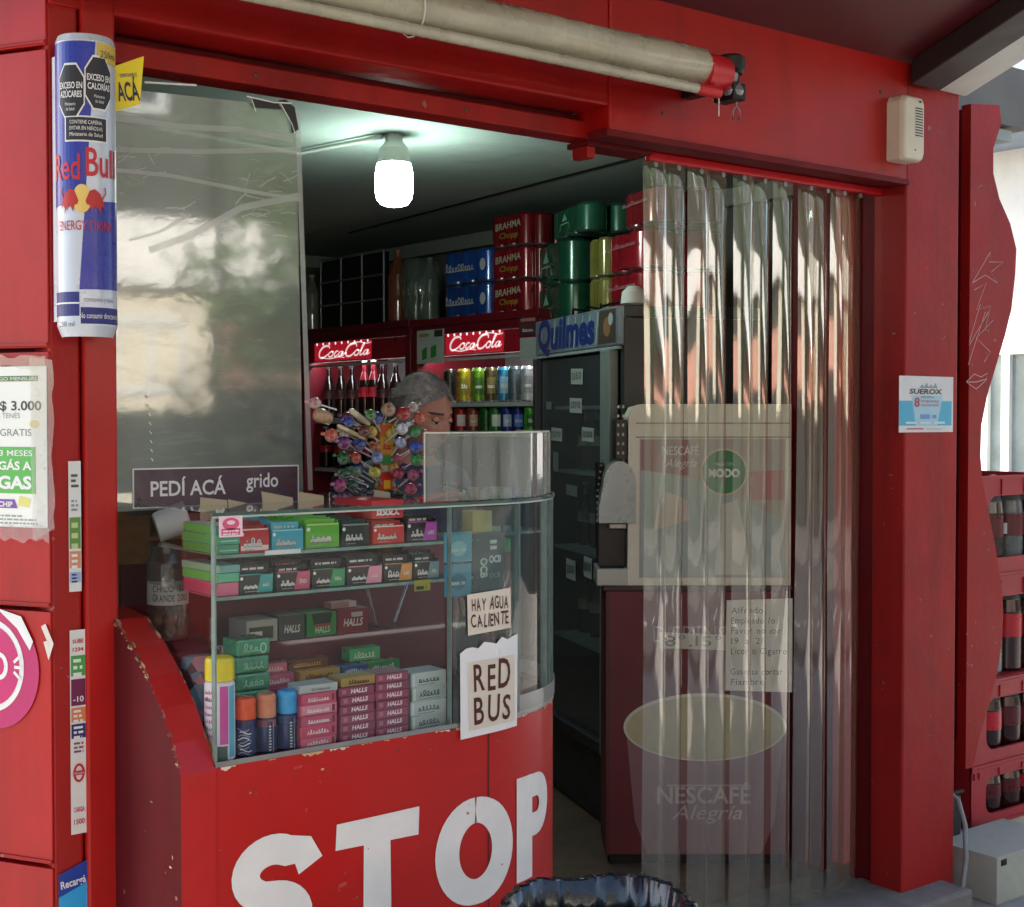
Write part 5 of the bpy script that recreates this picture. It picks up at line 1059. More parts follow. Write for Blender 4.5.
for i, (a, b, col, w_, lab) in enumerate((((90, 320), (190, 360), '#b08f70', .030, 'large tan wrapped candy bar sticking out at the left of the lollipop stand'), ((300, 300), (420, 390), '#cfc4a0', .014, 'cream rolled candy stick slanting above the lollipop stand'), ((225, 395), (390, 475), '#c4b48c', .011, 'striped beige candy stick slanting at the left of the stand'), ((260, 760), (400, 850), '#4a4038', .010, 'dark liquorice stick low at the left of the stand'), ((745, 430), (800, 440), '#c26a6a', .009, 'pink twisted candy tip at the right of the stand'))):
    Y = YL-.01*i; p0, p1 = [onY(300+q[0]/6.02, 360+q[1]/6.02, Y) for q in (a, b)]; mb = MB()
    mb.tube([p0, lerp(p0, p1, .1), lerp(p0, p1, .5), lerp(p0, p1, .9), p1], [w_*.25, w_*.5, w_*.52, w_*.45, w_*.2], M('candy_wrap_%d' % i, col, .25, var=.3, vscale=60), 8)
    tag(mb.build('candy_stick'), lab, 'candy')
# pen and cable loop
p0, p1 = onZ(418, 499, ZT+.006), onZ(456, 493, ZT+.006); mb = MB(); mb.tube([p0, lerp(p0, p1, .1), lerp(p0, p1, .12), p1], [.002, .006, .0065, .0065], REDI, 8)
tag(mb.build('red_pen'), 'red pen lying on the glass counter top by the guard', 'pen')
mb = MB(); c0 = onZ(452, 494, ZT+.006); pts = [c0+V(.025*math.cos(t*.5)+.0015*t, .02*math.sin(t*.5), .006+.016*abs(math.sin(t*.25))) for t in range(22)]; mb.tube(pts, .0035, BLACK, 7)
tag(mb.build('cable_loop'), 'black cable loop lying beside the red pen on the counter top', 'cable')
# ------------------------------------------------------------------ ceiling bulb
pb = onY(393, 183, 4.04); hb_ = 2.352
pb = onZ(394, 150, 2.30)
LB = thing('light_bulb', 'big glowing white LED bulb hanging from the shop ceiling', 'light bulb', (pb.x, pb.y, 2.05))
zb0, zb1 = zat(pb.x, pb.y, 207), zat(pb.x, pb.y, 164); rb = .5*38*(pb-CAM).dot(FW)/FPX
GLOW = M('bulb_glow', (.80, 1, .90), .5, var=0, emit=20)
mb = MB(); hh = zb1-zb0; mb.lathe([(.001, 0), (rb*.4, .002), (rb*.7, hh*.06), (rb*.92, hh*.18), (rb, hh*.36), (rb, hh*.75), (rb*.9, hh)], GLOW, (pb.x, pb.y, zb0), 28, cap=False); mb.build('diffuser', LB)
mb = MB(); mb.lathe([(rb*.9, 0), (rb*.75, .05), (rb*.45, .075), (rb*.45, .1)], WHITE, (pb.x, pb.y, zb1+.0005), 24); mb.build('bulb_base', LB)
mb = MB(); mb.lathe([(rb*.35, 0), (rb*.42, .004), (rb*.42, max(.02, 2.35-zb1-.104)), (rb*.8, max(.025, 2.35-zb1-.103))], DKMET, (pb.x, pb.y, zb1+.101), 20); mb.build('socket', LB)
q0 = onZ(300, 153, 2.338); mb = MB(); mb.tube([V(q0.x-.6, q0.y-.1, 2.338), q0, V(pb.x-.05, pb.y, 2.338)], .008, M('conduit', '#b9bdb4', .5), 8)
tag(mb.build('ceiling_conduit'), 'pale thin conduit running along the ceiling to the bulb', 'conduit')
# ------------------------------------------------------------------ cola coolers on the side wall (faces look left)
XF = 3.70
FRD = M('cooler_red', '#6e1420', .4, var=.12, coat=.2); FRIN = M('cooler_inside', '#7c8480', .4, var=.1); SHELF = M('cooler_shelf', '#b9c2be', .4, var=.05)
def fy(px): return onX(px, 330, XF).y
def cola_script(mb, T, x, y, w, h, m, off):
    """flowing two-word script, drawn as brush strokes in a box w x h."""
    def st(pts, wd=.085):
        P = []
        for i in range(len(pts)-1):                   # Catmull-Rom
            p0, p1, p2, p3 = [pts[max(0, min(len(pts)-1, i+k))] for k in (-1, 0, 1, 2)]
            for s in range(5):
                t = s/5; P.append(tuple(.5*((2*p1[j])+(-p0[j]+p2[j])*t+(2*p0[j]-5*p1[j]+4*p2[j]-p3[j])*t*t+(-p0[j]+3*p1[j]-3*p2[j]+p3[j])*t**3) for j in (0, 1)))
        P.append(pts[-1]); n = len(P)
        mb.stroke(T, [(x+(a+.16*b*.4)*w, y+b*h) for a, b in P], [h*wd*(.55+.75*abs(math.sin(math.pi*(.12+.8*i/n)))) for i in range(n)], m, off)
    st([(.20, .80), (.17, .98), (.07, .95), (.01, .55), (.04, .15), (.12, .12), (.20, .35)], .13)
    st([(.08, .12), (.25, .0), (.42, .10), (.55, .02)], .06)
    st([(.26, .55), (.21, .40), (.23, .16), (.28, .16), (.30, .40), (.26, .55), (.31, .50)], .10)
    st([(.40, .50), (.36, .55), (.33, .35), (.35, .14), (.41, .30)], .10)
    st([(.47, .52), (.42, .40), (.43, .15), (.47, .25), (.49, .5), (.485, .15), (.53, .30)], .10)
    st([(.51, .34), (.57, .36)], .09)
    st([(.74, .78), (.71, 1.02), (.60, .95), (.55, .55), (.58, .15), (.66, .12), (.72, .35)], .13)
    st([(.60, 1.0), (.75, 1.12), (.92, .98), (1.0, 1.05)], .06)
    st([(.77, .55), (.73, .40), (.74, .16), (.79, .16), (.81, .40), (.77, .55), (.82, .48)], .10)
    st([(.84, .40), (.88, .95), (.85, .85), (.84, .2), (.88, .18), (.90, .3)], .10)
    st([(.96, .52), (.91, .40), (.92, .15), (.96, .25), (.98, .5), (.975, .15), (1.02, .30)], .10)
def cooler(pxl, pxr, label, zt_px, sign_px, shelves, seed):
    y1, y0 = fy(pxl), fy(pxr); root = thing('drink_cooler', label, 'drink cooler', (XF+.28, (y0+y1)/2, -.045), 'cola coolers along the side wall')
    zt = zat(XF, y0, zt_px); T = Plane((XF, y1, 0), -YP, ZP); L = y1-y0; r = 0
    mb = MB()                                        # cabinet: back, sides, floor, roof
    mb.box((XF+.002, y0, zt-.06), (XF+.56, y1, zt), FRD); mb.box((XF, y0, -.04), (XF+.56, y0+.045, zt-.061), FRD); mb.box((XF, y1-.045, -.04), (XF+.56, y1, zt-.061), FRD)
    mb.box((XF+.52, y0+.046, -.04), (XF+.56, y1-.046, zt-.061), FRIN); mb.box((XF, y0+.046, -.04), (XF+.519, y1-.046, .25), FRD); mb.box((XF-.012, y0-.004, zt-.022), (XF+.56, y1+.004, zt+.012), FRD)
    mb.build('cabinet', root, .003)
    sz0 = zat(XF, y0, sign_px[1]); sz1 = zt-.065
    mb = MB(); mb.box((XF+.004, y0+.046, sz0), (XF+.05, y1-.046, sz1), M('sign_red', '#9c1a2a', .3, var=.12, vscale=5)); mb.build('header_sign', root)
    mb = MB(); mb.box((XF+.056, y0+.06, sz0+.012), (XF+.10, y1-.06, sz0+.03), M('tube_glow', (.85, .95, 1), .5, var=0, emit=5)); mb.build('light_tube', root)
    a, b = y1-onX(sign_px[2], 340, XF).y, y1-onX(sign_px[3], 340, XF).y
    mb = MB(); TT = Plane((XF+.004, y1, 0), -YP, ZP); H = sz1-sz0
    mb.rect(TT, a, sz0+.004, b, sz1-.002, M('sign_red_panel', '#c01c2e', .3, var=.15, vscale=9, emit=.16), .001)
    mb.stroke(TT, [(a, sz0+.006), (b, sz0+.006), (b+.01, sz1-.01)], .003, flat('#c98a90'), .002)
    cola_script(mb, TT, a+(b-a)*.06, sz0+H*.17, (b-a)*.88, H*.66, flat('#e9dede', .4, .22), .003)
    for i in range(9): t = i/9; mb.disc(TT, lerp(a, b, t+.05), sz1-H*.06, H*.07, flat('#e8c9c9', .4, .45), .0016)  # glowing pale spots paint in the light along the sign's top edge
    mb.build('sign_print', root)
    mb = MB(); mb.box((XF+.0, y0+.046, sz0-.022), (XF+.05, y1-.046, sz0-.0125), M('pale_trim', '#aeb8b4', .4)); mb.build('trim', root)
    zs_ = [zat(XF+.08, (y0+y1)/2, p) for p in shelves]
    for z in zs_:
        mb = MB(); mb.box((XF+.06, y0+.048, z-.018), (XF+.515, y1-.048, z), SHELF); mb.build('shelf', root)
    return root, zs_, (y0, y1, zt, sz0)
C2, zs2, inf2 = cooler(412, 540, 'right hand dark red cola cooler full of coloured cans', 311, (321, 350, 445, 503), (402.5, 432.5), 1)
C1, zs1, inf1 = cooler(300, 410, 'left hand dark red cola cooler full of glass bottles', 322, (334, 357, 314, 371), (420, 470), 2)
# papers on the right cooler sign
for px0, px1, py0, py1, col, lab in ((417, 444, 331, 364, '#c3ccc4', 'pale paper notice with two green shapes on the right cola cooler'), (520, 537, 338, 360, '#aab4b0', 'small grey white card under the poster on the right cola cooler'), (519, 537, 316, 336, '#5a3038', 'small dark poster at the top right corner of the cola cooler')):
    a, b = onX(px0, py1, XF-.004), onX(px1, py0, XF-.004); za = zat(XF-.004, a.y, py1); zb_ = zat(XF-.004, a.y, py0); T = Plane((XF-.004, a.y, za), -YP, ZP); W = a.y-b.y; H = zb_-za
    mb = MB(); mb.prism([(0, 0), (W, 0), (W, H), (0, H)], T, -.001, .0, flat(col))
    if px0 == 417:
        mb.poly(T, [(W*.2, H*.1), (W*.38, H*.15), (W*.38, H*.5), (W*.2, H*.42)], GRN, .001); mb.poly(T, [(W*.52, H*.15), (W*.72, H*.2), (W*.72, H*.55), (W*.52, H*.48)], GRN, .001); mb.rect(T, W*.65, H*.78, W*.95, H*.98, flat('#3a3a30'), .001); mb.rect(T, W*.1, H*.8, W*.45, H*.9, flat('#9a9a50'), .001)
    elif px0 == 519: mb.rect(T, W*.1, H*.7, W*.9, H*.85, flat('#b0796a'), .001); mb.scrib(T, W*.2, H*.2, W*.6, H*.2, WH, .004, .001, 3)
    tag(mb.build('paper_notice'), lab, 'notice')
def can(px, py_shelf, z, hgt, col, col2, lab, grp, r_=.031, X=None):
    X = X or XF+.095; p = onX(px, py_shelf, X); h = hgt
    mb = MB(); al = M('can_alu', '#b3b7b6', .25, .9, var=.05); m = M('can_'+col.strip('#'), col, .28, .35, var=.12, vscale=25, coat=.3)
    mb.lathe([(r_*.8, 0), (r_*.98, .006), (r_, .010), (r_, h-.014), (r_*.86, h-.002), (r_*.84, h), (r_*.8, h-.003), (.001, h-.003)], m, (X, p.y, z), 20, cap=False, mats=[al, al, m, m, al, al, al])
    T = Cyl(X, p.y, z, r_, math.atan2(-p.y, -X)-math.pi/2, .012); L = r_*math.pi
    if col2: mb.rect(T, L*.30, h*.25, L*.72, h*.72, flat(col2), .0006); mb.scrib(T, L*.36, h*.42, L*.3, h*.13, flat('#e6e6e0'), h*.03, .0012, int(px))
    tag(mb.build('drink_can'), lab, 'can', grp)
hu = zat(XF+.095, onX(500, 400, XF+.095).y, 367)-zs2[0]; hl = zat(XF+.095, onX(500, 430, XF+.095).y, 407.5)-zs2[1]
for px, c, c2, nm in ((450, '#20261c', None, 'dark'), (464, '#b5a32a', '#8a7a1c', 'mustard yellow'), (478.5, '#6fa52f', '#3f6f1f', 'lime green'), (491, '#5a4f2c', '#8a7a45', 'bronze'), (504, '#3d8fb5', '#8fc4d8', 'sky blue'), (515, '#5b6b70', None, 'grey'), (528, '#c3ccc9', '#8a9694', 'silver white')):
    can(px, 402, zs2[0], hu, c, c2, '%s can on the upper shelf of the right cola cooler' % nm, 'cans on the upper cooler shelf')
for px, c, c2, nm in ((447, '#7a1420', None, 'dark red'), (461, '#b01c28', '#e0d0d0', 'bright red'), (473.5, '#8a4634', '#c9a58a', 'brown'), (486, '#1f5a2c', None, 'deep green'), (496, '#2a7a36', '#dfe8df', 'green'), (507.5, '#22348a', '#aab4d0', 'cobalt blue with pale label'), (518.5, '#1c2c7a', '#5a78c9', 'navy blue'), (531, '#4fae2c', '#1f5a1c', 'lime')):
    can(px, 432, zs2[1], hl, c, c2, '%s can on the lower shelf of the right cola cooler' % nm, 'cans on the lower cooler shelf')
COLA = M('dark_cola_glass', '#1a0a08', .08, var=.2, spec=.9, coat=.5); CAPW = flat('#d8d8d8', .4); LABR = flat('#b01f2c')
def bottle(x, y, z, h, r, lab, grp, labelled=True, name='glass_bottle', liquid=None, cap=None, lm=None, clear=None):
    root = thing(name, lab, 'bottle', (x, y, z), grp); mb = MB()
    p = [(r*.85, 0), (r, .01), (r, h*.36), (r*.93, h*.45), (r, h*.55), (r*.8, h*.66), (r*.42, h*.80), (r*.36, h*.94)]
    lq = liquid or COLA
    mb.lathe(p, lq, (x, y, z), 18, mats=[lq]*5+[clear or lq]*2); mb.build('bottle_body', root)
    if labelled: mb = MB(); mb.lathe([(r*1.01, h*.38), (r*.95, h*.45), (r*1.01, h*.54)], lm or LABR, (x, y, z), 18, cap=False); mb.build('label_band', root)
    mb = MB(); mb.lathe([(r*.42, h*.945), (r*.43, h), (.001, h+.001)], cap or CAPW, (x, y, z), 12, cap=False); mb.build('cap', root)
for i, px in enumerate((308, 318, 329, 341, 352, 365, 374, 383, 396)):
    p = onX(px, 415, XF+.12); red = px in (365, 374)
    bottle(p.x, p.y, zs1[0], .31 if red else .29, .034, ('red capped cola bottle, %s of two among the dark ones' % ('left' if px == 365 else 'right')) if red else '%s dark cola bottle on the left cooler shelf' % ORD[i if i < 5 else i-2], 'bottles in the left cola cooler', True, cap=CAPW if red else flat('#2a2a2a'), lm=LABR if red else flat('#3a1a16'), clear=flat('#7a1c26', .2) if red else None)
for i, px in enumerate((312, 326, 340, 354, 368)):
    p = onX(px, 455, XF+.12); bottle(p.x, p.y, zs1[1], .22, .034, '%s brown bottle on the low shelf of the left cooler' % ORD[i], 'bottles on the low cooler shelf')
# ------------------------------------------------------------------ stock on top of the coolers
zT = inf2[2]+.0125
RK = thing('wire_rack', 'dark wire grid rack standing on the left cola cooler', 'wire rack', (XF+.1, 6.2, inf1[2]+.013))
a, b = onX(321, 326, XF+.1), onX(384, 322, XF+.1); z0 = inf1[2]+.013; z1 = zat(XF+.1, a.y, 262); T = Plane((XF+.1, a.y, z0), -YP, ZP); W = a.y-b.y; H = z1-z0
mb = MB(); mb.box((0, 0, -.03), (W, H, -.01), BLACK, T=lambda x, y, z: T(x, y, z)); mb.build('panel', RK)
mb = MB(); wm = M('grey_wire', '#8f9690', .4, .5)
for i in range(4): mb.tube([T(W*i/3, 0, 0), T(W*i/3, H, 0)], .006, wm, 6)
for i in range(4): mb.tube([T(0, H*i/3+.006, .004), T(W, H*i/3+.006, .004)], .006, wm, 6)
mb.build('wire_grid', RK)
def pet(px, pyb, pyt, lab, col, capc, X, z, k=1.0):
    p = onX(px, pyb, X); h = zat(X, p.y, pyt)-z; r = .052*k; c = M('pet_'+col.strip('#'), col, .15, var=.15, spec=.8, coat=.4)
    root = thing('plastic_bottle', lab, 'bottle', (X, p.y, z), 'plastic bottles on the left cooler')
    mb = MB(); mb.lathe([(r*.9, 0), (r, .015), (r, h*.30), (r*.93, h*.38), (r, h*.46), (r*.95, h*.66), (r*.5, h*.82), (r*.3, h*.9), (r*.3, h*.95)], c, (X, p.y, z), 18); mb.build('bottle_body', root)
    mb = MB(); mb.lathe([(r*.34, h*.951), (r*.34, h), (.001, h)], flat(capc), (X, p.y, z), 12, cap=False); mb.build('cap', root)
pet(398, 320, 250, 'amber orange plastic bottle standing on the left cooler beside the wire rack', '#8a4a30', '#a8644a', XF+.12, inf1[2]+.013)
pet(416, 318, 262, 'clear green labelled bottle behind film beside the orange bottle', '#55705e', '#4a6a55', XF+.14, zT, .9)
pet(430, 318, 258, 'clear plastic bottle next to the blue can packs', '#7d8780', '#8a928c', XF+.14, zT, .9)
p = onX(421, 318, XF+.1); bag(XF+.10, p.y, zT, .20, .30, .20, sheet('wrap_film', (.85, .88, .85), .12, 1, .15, (.55, .6, .56), .08, streak=.1), 9, 'crumpled clear film wrapped round bottles on the cooler', 'film_wrap', 'wrap')
pet(312, 330, 275, 'pale bottle at the far left on the left cooler', '#8a857a', '#b0a898', XF+.12, inf1[2]+.013)
def can_pack(pxa, pxb, X, z, h, col, lab, grp, mark=None, tone=None, ncol=3, depth=2):
    """shrink-wrapped six-pack: cans in a row under one tight film."""
    y1, y0 = onX(pxa, 300, X).y, onX(pxb, 300, X).y; W = y1-y0; r = W/ncol/2; mb = MB(); m = M('pack_'+col.strip('#'), col, .22, .15, var=.18, vscale=14, coat=.6)
    al = M('pack_top', '#8c908e', .3, .7)
    for i in range(ncol):
        for j in range(depth): mb.lathe([(r*.86, 0), (r*1.01, .008), (r*1.01, h-.014), (r*.84, h-.002)], m, (X+r+j*2*r, y0+r+2*r*i, z), 16, mats=[al, m, m])
    mb.box((X+r*.12, y0+r*.9, z+h*.1), (X+2*r*depth-r*.12, y1-r*.9, z+h*.9), m)
    T = Plane((X-.004, y1, z), -YP, ZP)
    if mark == 'brahma': mb.text(T, 'BRAHMA', W*.55, h*.55, h*.20, flat('#cfc0a4'), W*.68, .002, slant=.1, bold=.02, rot=.06); mb.text(T, 'Chopp', W*.56, h*.26, h*.17, flat('#b88a3a'), W*.5, .002, slant=.2, bold=.02)
    elif mark == 'script': mb.scrib(T, W*.12, h*.38, W*.62, h*.26, flat('#cfd6e2'), h*.045, .002, 5); mb.disc(T, W*.93, h*.5, h*.14, flat('#cfd6e2'), .002, h*.18)
    elif mark == 'peak': mb.poly(T, [(W*.42, h*.52), (W*.58, h*.52), (W*.5, h*.78)], flat('#8fc4a4'), .002); mb.stroke(T, [(W*.35, h*.2), (W*.38, h*.42), (W*.62, h*.42), (W*.65, h*.2)], h*.04, flat('#8fc4a4'), .002)
    elif mark == 'line': mb.scrib(T, W*.1, h*.55, W*.8, h*.12, flat('#b07a7e'), h*.02, .002, 8)
    tag(mb.build('can_pack'), lab, 'can pack', grp)
GP = 'wrapped can packs on the coolers'; Xp = XF+.06
yb = onX(462, 300, Xp).y; hB = (zat(Xp, yb, 250)-zT)/2-.002
can_pack(441, 487, Xp, zT, hB, '#1f4a9a', 'lower of two blue can packs on the right cola cooler', GP, 'script'); can_pack(441, 487, Xp, zT+hB+.002, hB, '#2454ac', 'upper of two blue can packs on the right cola cooler', GP, 'script')
yb = onX(510, 300, Xp).y; hR = (zat(Xp, yb, 213)-zT)/3-.002
for i, nm in enumerate(('lowest', 'middle', 'topmost')): can_pack(489, 526, Xp, zT+i*(hR+.002), hR, '#8a1420' if i != 1 else '#94182a', '%s of the three red BRAHMA can packs on the cola cooler' % nm, GP, 'brahma')
for i, nm in enumerate(('lowest', 'middle', 'topmost')): can_pack(527, 540, Xp+.05, zT+i*(hR+.002), hR, '#7a1620', '%s narrow dark red can pack between the red and green stacks' % nm, GP, None, ncol=1)
# ------------------------------------------------------------------ beer cooler standing at an angle
qz = 1.789; P1, P2 = V(3.535, 4.375, 0), V(3.225, 3.535, 0); dq = (P2-P1).normalized(); LQ = (P2-P1).length
nq = dq.cross(ZP)                                  # outward normal to the left
if nq.x > 0: nq = -nq
BQ = thing('beer_cooler', 'black beer cooler with a blue and silver Quilmes header sign', 'drink cooler', (P1+P2)/2-nq*.28+V(0, 0, -.045))
TQ = Plane(P1, dq, ZP)
def tq(x, y, z): return P1+dq*x+nq*z+V(0, 0, y)
class TQc: curved = 0
TQ = TQc(); TQc.__call__ = lambda s, x, y, z=0: tq(x, y, z)
CABK = M('cooler_black', '#2a2e31', .4, var=.15); 
mb = MB()
mb.box((0, qz-.04, -.52), (LQ, qz, -.002), CABK, T=tq); mb.box((0, -.04, -.52), (.035, qz-.041, 0), CABK, T=tq); mb.box((LQ-.035, -.04, -.52), (LQ, qz-.041, 0), CABK, T=tq)
mb.box((.036, -.04, -.52), (LQ-.036, qz-.041, -.49), M('cooler_back', '#6f7d82', .5), T=tq); mb.box((.036, -.04, -.489), (LQ-.036, .22, 0), CABK, T=tq); mb.build('cabinet', BQ, .003)
hz0 = zat(P1.x, P1.y, 356)
mb = MB(); mb.box((.004, hz0, -.03), (LQ-.004, qz-.002, .02), M('silver_header', '#768793', .35, .2, var=.25, vscale=9), T=tq); mb.build('header_sign', BQ, .004)
mb = MB(); H = qz-hz0; QB = flat('#1c3478', .35)
mb.text(TQ, 'Quilmes', LQ*.39, hz0+H*.15, H*.80, QB, LQ*.70, .0215, bold=.04, slant=.10)
for i in range(9): x = LQ*(.08+i*.085); mb.stroke(TQ, [(x, hz0+H*.08), (x+.02, hz0+H*.92)], .006, flat('#c6d2da'), .021)
mb.poly(TQ, [(LQ*.78, hz0+.01), (LQ*.97, hz0+.01), (LQ*.97, qz-.01), (LQ*.80, qz-.01)], flat('#4a4038'), .021); mb.disc(TQ, LQ*.88, hz0+H*.5, H*.25, flat('#8a6a4a'), .0216); mb.disc(TQ, LQ*.92, hz0+H*.68, H*.16, flat('#a8b0b4'), .022)
mb.build('sign_print', BQ)
mb = MB(); mb.box((.02, hz0-.012, -.01), (LQ-.02, hz0-.002, .018), M('pale_trim2', '#9aa6a8', .4), T=tq); mb.build('trim', BQ)
DOOR = sheet('cooler_door_glass', (.74, .80, .82), .09, 1, .14, (.34, .42, .46), .05, streak=.06)
mb = MB(); mb.add([tq(.04, .23, .002), tq(LQ-.12, .23, .002), tq(LQ-.12, hz0-.02, .002), tq(.04, hz0-.02, .002)], [(0, 1, 2, 3)], DOOR); dg = mb.build('door_glass', BQ)
mb = MB(); mb.box((LQ-.14, .22, .0), (LQ-.05, hz0-.014, .035), M('door_frame_grey', '#7f8a86', .4, var=.1), T=tq); mb.box((.0, .22, .0), (.03, hz0-.014, .03), CABK, T=tq); mb.box((.031, .22, 0), (LQ-.141, .26, .03), CABK, T=tq); mb.box((LQ-.12, .95, .036), (LQ-.09, 1.25, .06), BLACK, T=tq); mb.build('door_frame', BQ, .004)
for z in (.55, .9, 1.2, 1.45):
    mb = MB(); mb.box((.04, z-.012, -.48), (LQ-.04, z, -.05), M('grey_shelf', '#8a9496', .4), T=tq); mb.build('shelf', BQ)
# bottles inside the beer cooler
for zi, z in enumerate((.55, .9, 1.2)):
    for i in range(5):
        p = tq(.10+i*.13, z, -.16); rm = M('amber_glass', '#2c1606', .12, spec=.9, coat=.4)
        bottle(p.x, p.y, p.z, .25, .032, '%s amber beer bottle on the %s shelf of the beer cooler' % (ORD[i], ('low', 'middle', 'high')[zi]), 'beer bottles in the beer cooler', True, 'beer_bottle', rm, flat('#8a8a80'), flat('#8f8a7a'))
PT = 'price cards on the beer cooler'
for i, (px, py, w_, h_, t, lab) in enumerate(((577, 376, .125, .058, '1350', 'topmost white price card on the beer cooler door'), (576, 405, .13, .055, '1370', 'second white price card from the top on the beer cooler door'), (557, 434, .12, .050, '1270', 'left price card of the middle row on the beer cooler'), (588, 434, .12, .050, '1500', 'right price card of the middle row on the beer cooler'), (571, 569, .10, .075, '2000', 'large price card low on the beer cooler door, left of two'), (588, 567, .08, .075, '1800', 'large price card low on the beer cooler door, right of two'), (549, 405, .06, .03, '', 'small blank price card beside the second one on the beer cooler'), (556, 461, .06, .075, '', 'tall pale card below the middle row on the beer cooler'), (572, 490, .12, .04, '', 'greyed card strip at the middle height of the beer cooler'))):
    p = onP(px, py, tq(0, 0, .006), nq); x = (p-P1).dot(dq); mb = MB(); z = p.z
    mb.prism([(x-w_/2, z-h_/2), (x+w_/2, z-h_/2-.004), (x+w_/2, z+h_/2-.004), (x-w_/2, z+h_/2)], TQ, .006, .0075, flat('#a9b0ae' if i < 6 else '#6d7675', .6))
    if t: mb.hand(TQ, t, x-w_*.42, z-h_*.22, h_*.42, INK, w_*.84, .0085, .01, R)
    tag(mb.build('price_card'), lab, 'price card', PT)
# can packs above the beer cooler
Xg = 3.40; zq = qz+.001
def pack_q(x0, x1, off, z, h, col, lab, mark=None, ncol=3):
    W = x1-x0; r = W/ncol/2; mb = MB(); m = M('pack_'+col.strip('#'), col, .22, .15, var=.18, vscale=14, coat=.6); al = M('pack_top', '#8c908e', .3, .7)
    for i in range(ncol):
        for j in range(2): c = tq(x0+r+2*r*i, z, off-r-2*r*j); mb.lathe([(r*.86, 0), (r*1.01, .008), (r*1.01, h-.014), (r*.84, h-.002)], m, (c.x, c.y, c.z), 16, mats=[al, m, m])
    T2 = lambda x, y, z_: tq(x, y, z_); mb.box((x0+r*.9, z+h*.1, off-4*r+.005), (x1-r*.9, z+h*.9, off-.005), m, T=T2)
    class Z: curved = 0
    Z.__call__ = lambda s, x, y, o=0: tq(x0+x, z+y, off+.002+o); zt_ = Z()
    if mark == 'peak': mb.poly(zt_, [(W*.42, h*.52), (W*.58, h*.52), (W*.5, h*.78)], flat('#8fc4a4'), .002); mb.stroke(zt_, [(W*.35, h*.2), (W*.38, h*.42), (W*.62, h*.42), (W*.65, h*.2)], h*.04, flat('#8fc4a4'), .002)
    if mark == 'line': mb.scrib(zt_, W*.1, h*.6, W*.8, h*.12, flat('#b07a7e'), h*.02, .002, 8)
    tag(mb.build('can_pack'), lab, 'can pack', GP)
def xq(px, py, off): p = onP(px, py, tq(0, 0, off), nq); return (p-P1).dot(dq)
og = -.14
xa, xb = xq(530, 290, og), xq(565, 290, og); zz = lambda px, py: onP(px, py, tq(0, 0, og), nq).z
xa2 = max(xa, -.05)
hg = (zz(548, 243)-zq)/2
pack_q(xa, xb, og, zq, hg, '#1d5a40', 'lowest of the three green can packs over the beer cooler', 'peak'); pack_q(xa, xb, og, zq+hg+.001, hg, '#216048', 'middle of the three green can packs over the beer cooler', 'peak')
pack_q(xq(550, 240, og), xq(582, 240, og), og, zq+2*hg+.002, (zz(566, 207)-zq-2*hg), '#26684e', 'topmost of the three green can packs over the beer cooler', 'peak')
hy = (zz(596, 238)-zq)/2
for i, nm in enumerate(('lower', 'upper')): pack_q(xq(587, 270, og), xq(602, 270, og), og, zq+i*(hy+.001), hy, '#8a8440', '%s olive gold can pack over the beer cooler' % nm, None, 2)
hr = (zz(622, 232)-zq)/2
for i, nm in enumerate(('lower', 'upper')): pack_q(xq(604, 270, og), xq(640, 270, og), og, zq+i*(hr+.001), hr, '#9c1826', '%s glossy red can pack at the right over the beer cooler' % nm, 'line', 2)
pack_q(xq(620, 220, og), xq(652, 220, og), og, zq+2*hr+.002, hr*.9, '#86141f', 'topmost dark red can pack at the right over the beer cooler', 'line', 2)
mb = MB(); pts = [tq(.25+.05*i, qz+.012+.018*abs(math.sin(i*1.3)), -.05+.02*math.sin(i*2.1)) for i in range(12)]; mb.tube(pts, .005, BLACK, 6); tag(mb.build('loose_cable'), 'black loose cable lying on top of the beer cooler sign', 'cable')
mb = MB(); p = tq(LQ*.93, qz, -.06); mb.lathe([(.03, .001), (.045, .01), (.04, .05), (.02, .07)], WHITE, (p.x, p.y, p.z), 16); tag(mb.build('white_cup'), 'small white upturned cup on top of the beer cooler', 'cup')
# ------------------------------------------------------------------ coffee machine on its maroon stand (turned towards the doorway)
TM = 4.5; FH = V(-math.sin(YAW), math.cos(YAW), 0); OM = V(CAM.x, CAM.y, 0)+FH*TM
class Turned:                                         # x along the front, y up, off towards the street
    curved = 0
    def __init__(s, d=0): s.d = d
    def __call__(s, x, y, off=0): return OM+RT*x-FH*(off-s.d)+V(0, 0, y)
TF = Turned()
def X(px): return (px-512)*TM/FPX
def Z(py): return proj_z(py)
def proj_z(py):
    k = (453.5-py)/FPX; a = FH*TM; return CAM.z+(k*a.dot(FW)-a.dot(UP))/(UP.z-k*FW.z)
def tb(mb, x0, z0, d0, x1, z1, d1, m): mb.box((x0, z0, -d1), (x1, z1, -d0), m, T=TF)      # d = depth behind the front
s0, s1 = X(606), X(791); zst, zsb = Z(586), Z(855); DP = .235
ST = thing('machine_stand', 'maroon cabinet stand with a printed coffee cup under the coffee machine', 'cabinet', TF((s0+s1)/2, -.04, -DP/2))
mb = MB(); tb(mb, s0, zsb, 0, s1, zst-.016, DP, RED_M); mb.build('cabinet', ST, .004)
mb = MB(); tb(mb, s0+.02, -.044, .02, s1-.02, zsb-.001, DP-.02, BLACK); mb.build('plinth', ST)
mb = MB(); tb(mb, s0-.008, zst-.0155, -.006, s1+.006, zst, DP+.006, M('dark_stand_top', '#3a1a1e', .4)); mb.build('stand_top', ST, .002)
mb = MB(); tb(mb, s0+.001, zsb, -.0035, s0+.012, zst-.02, -.0005, M('stand_edge', '#4f1a22', .4)); mb.build('edge_strip', ST)
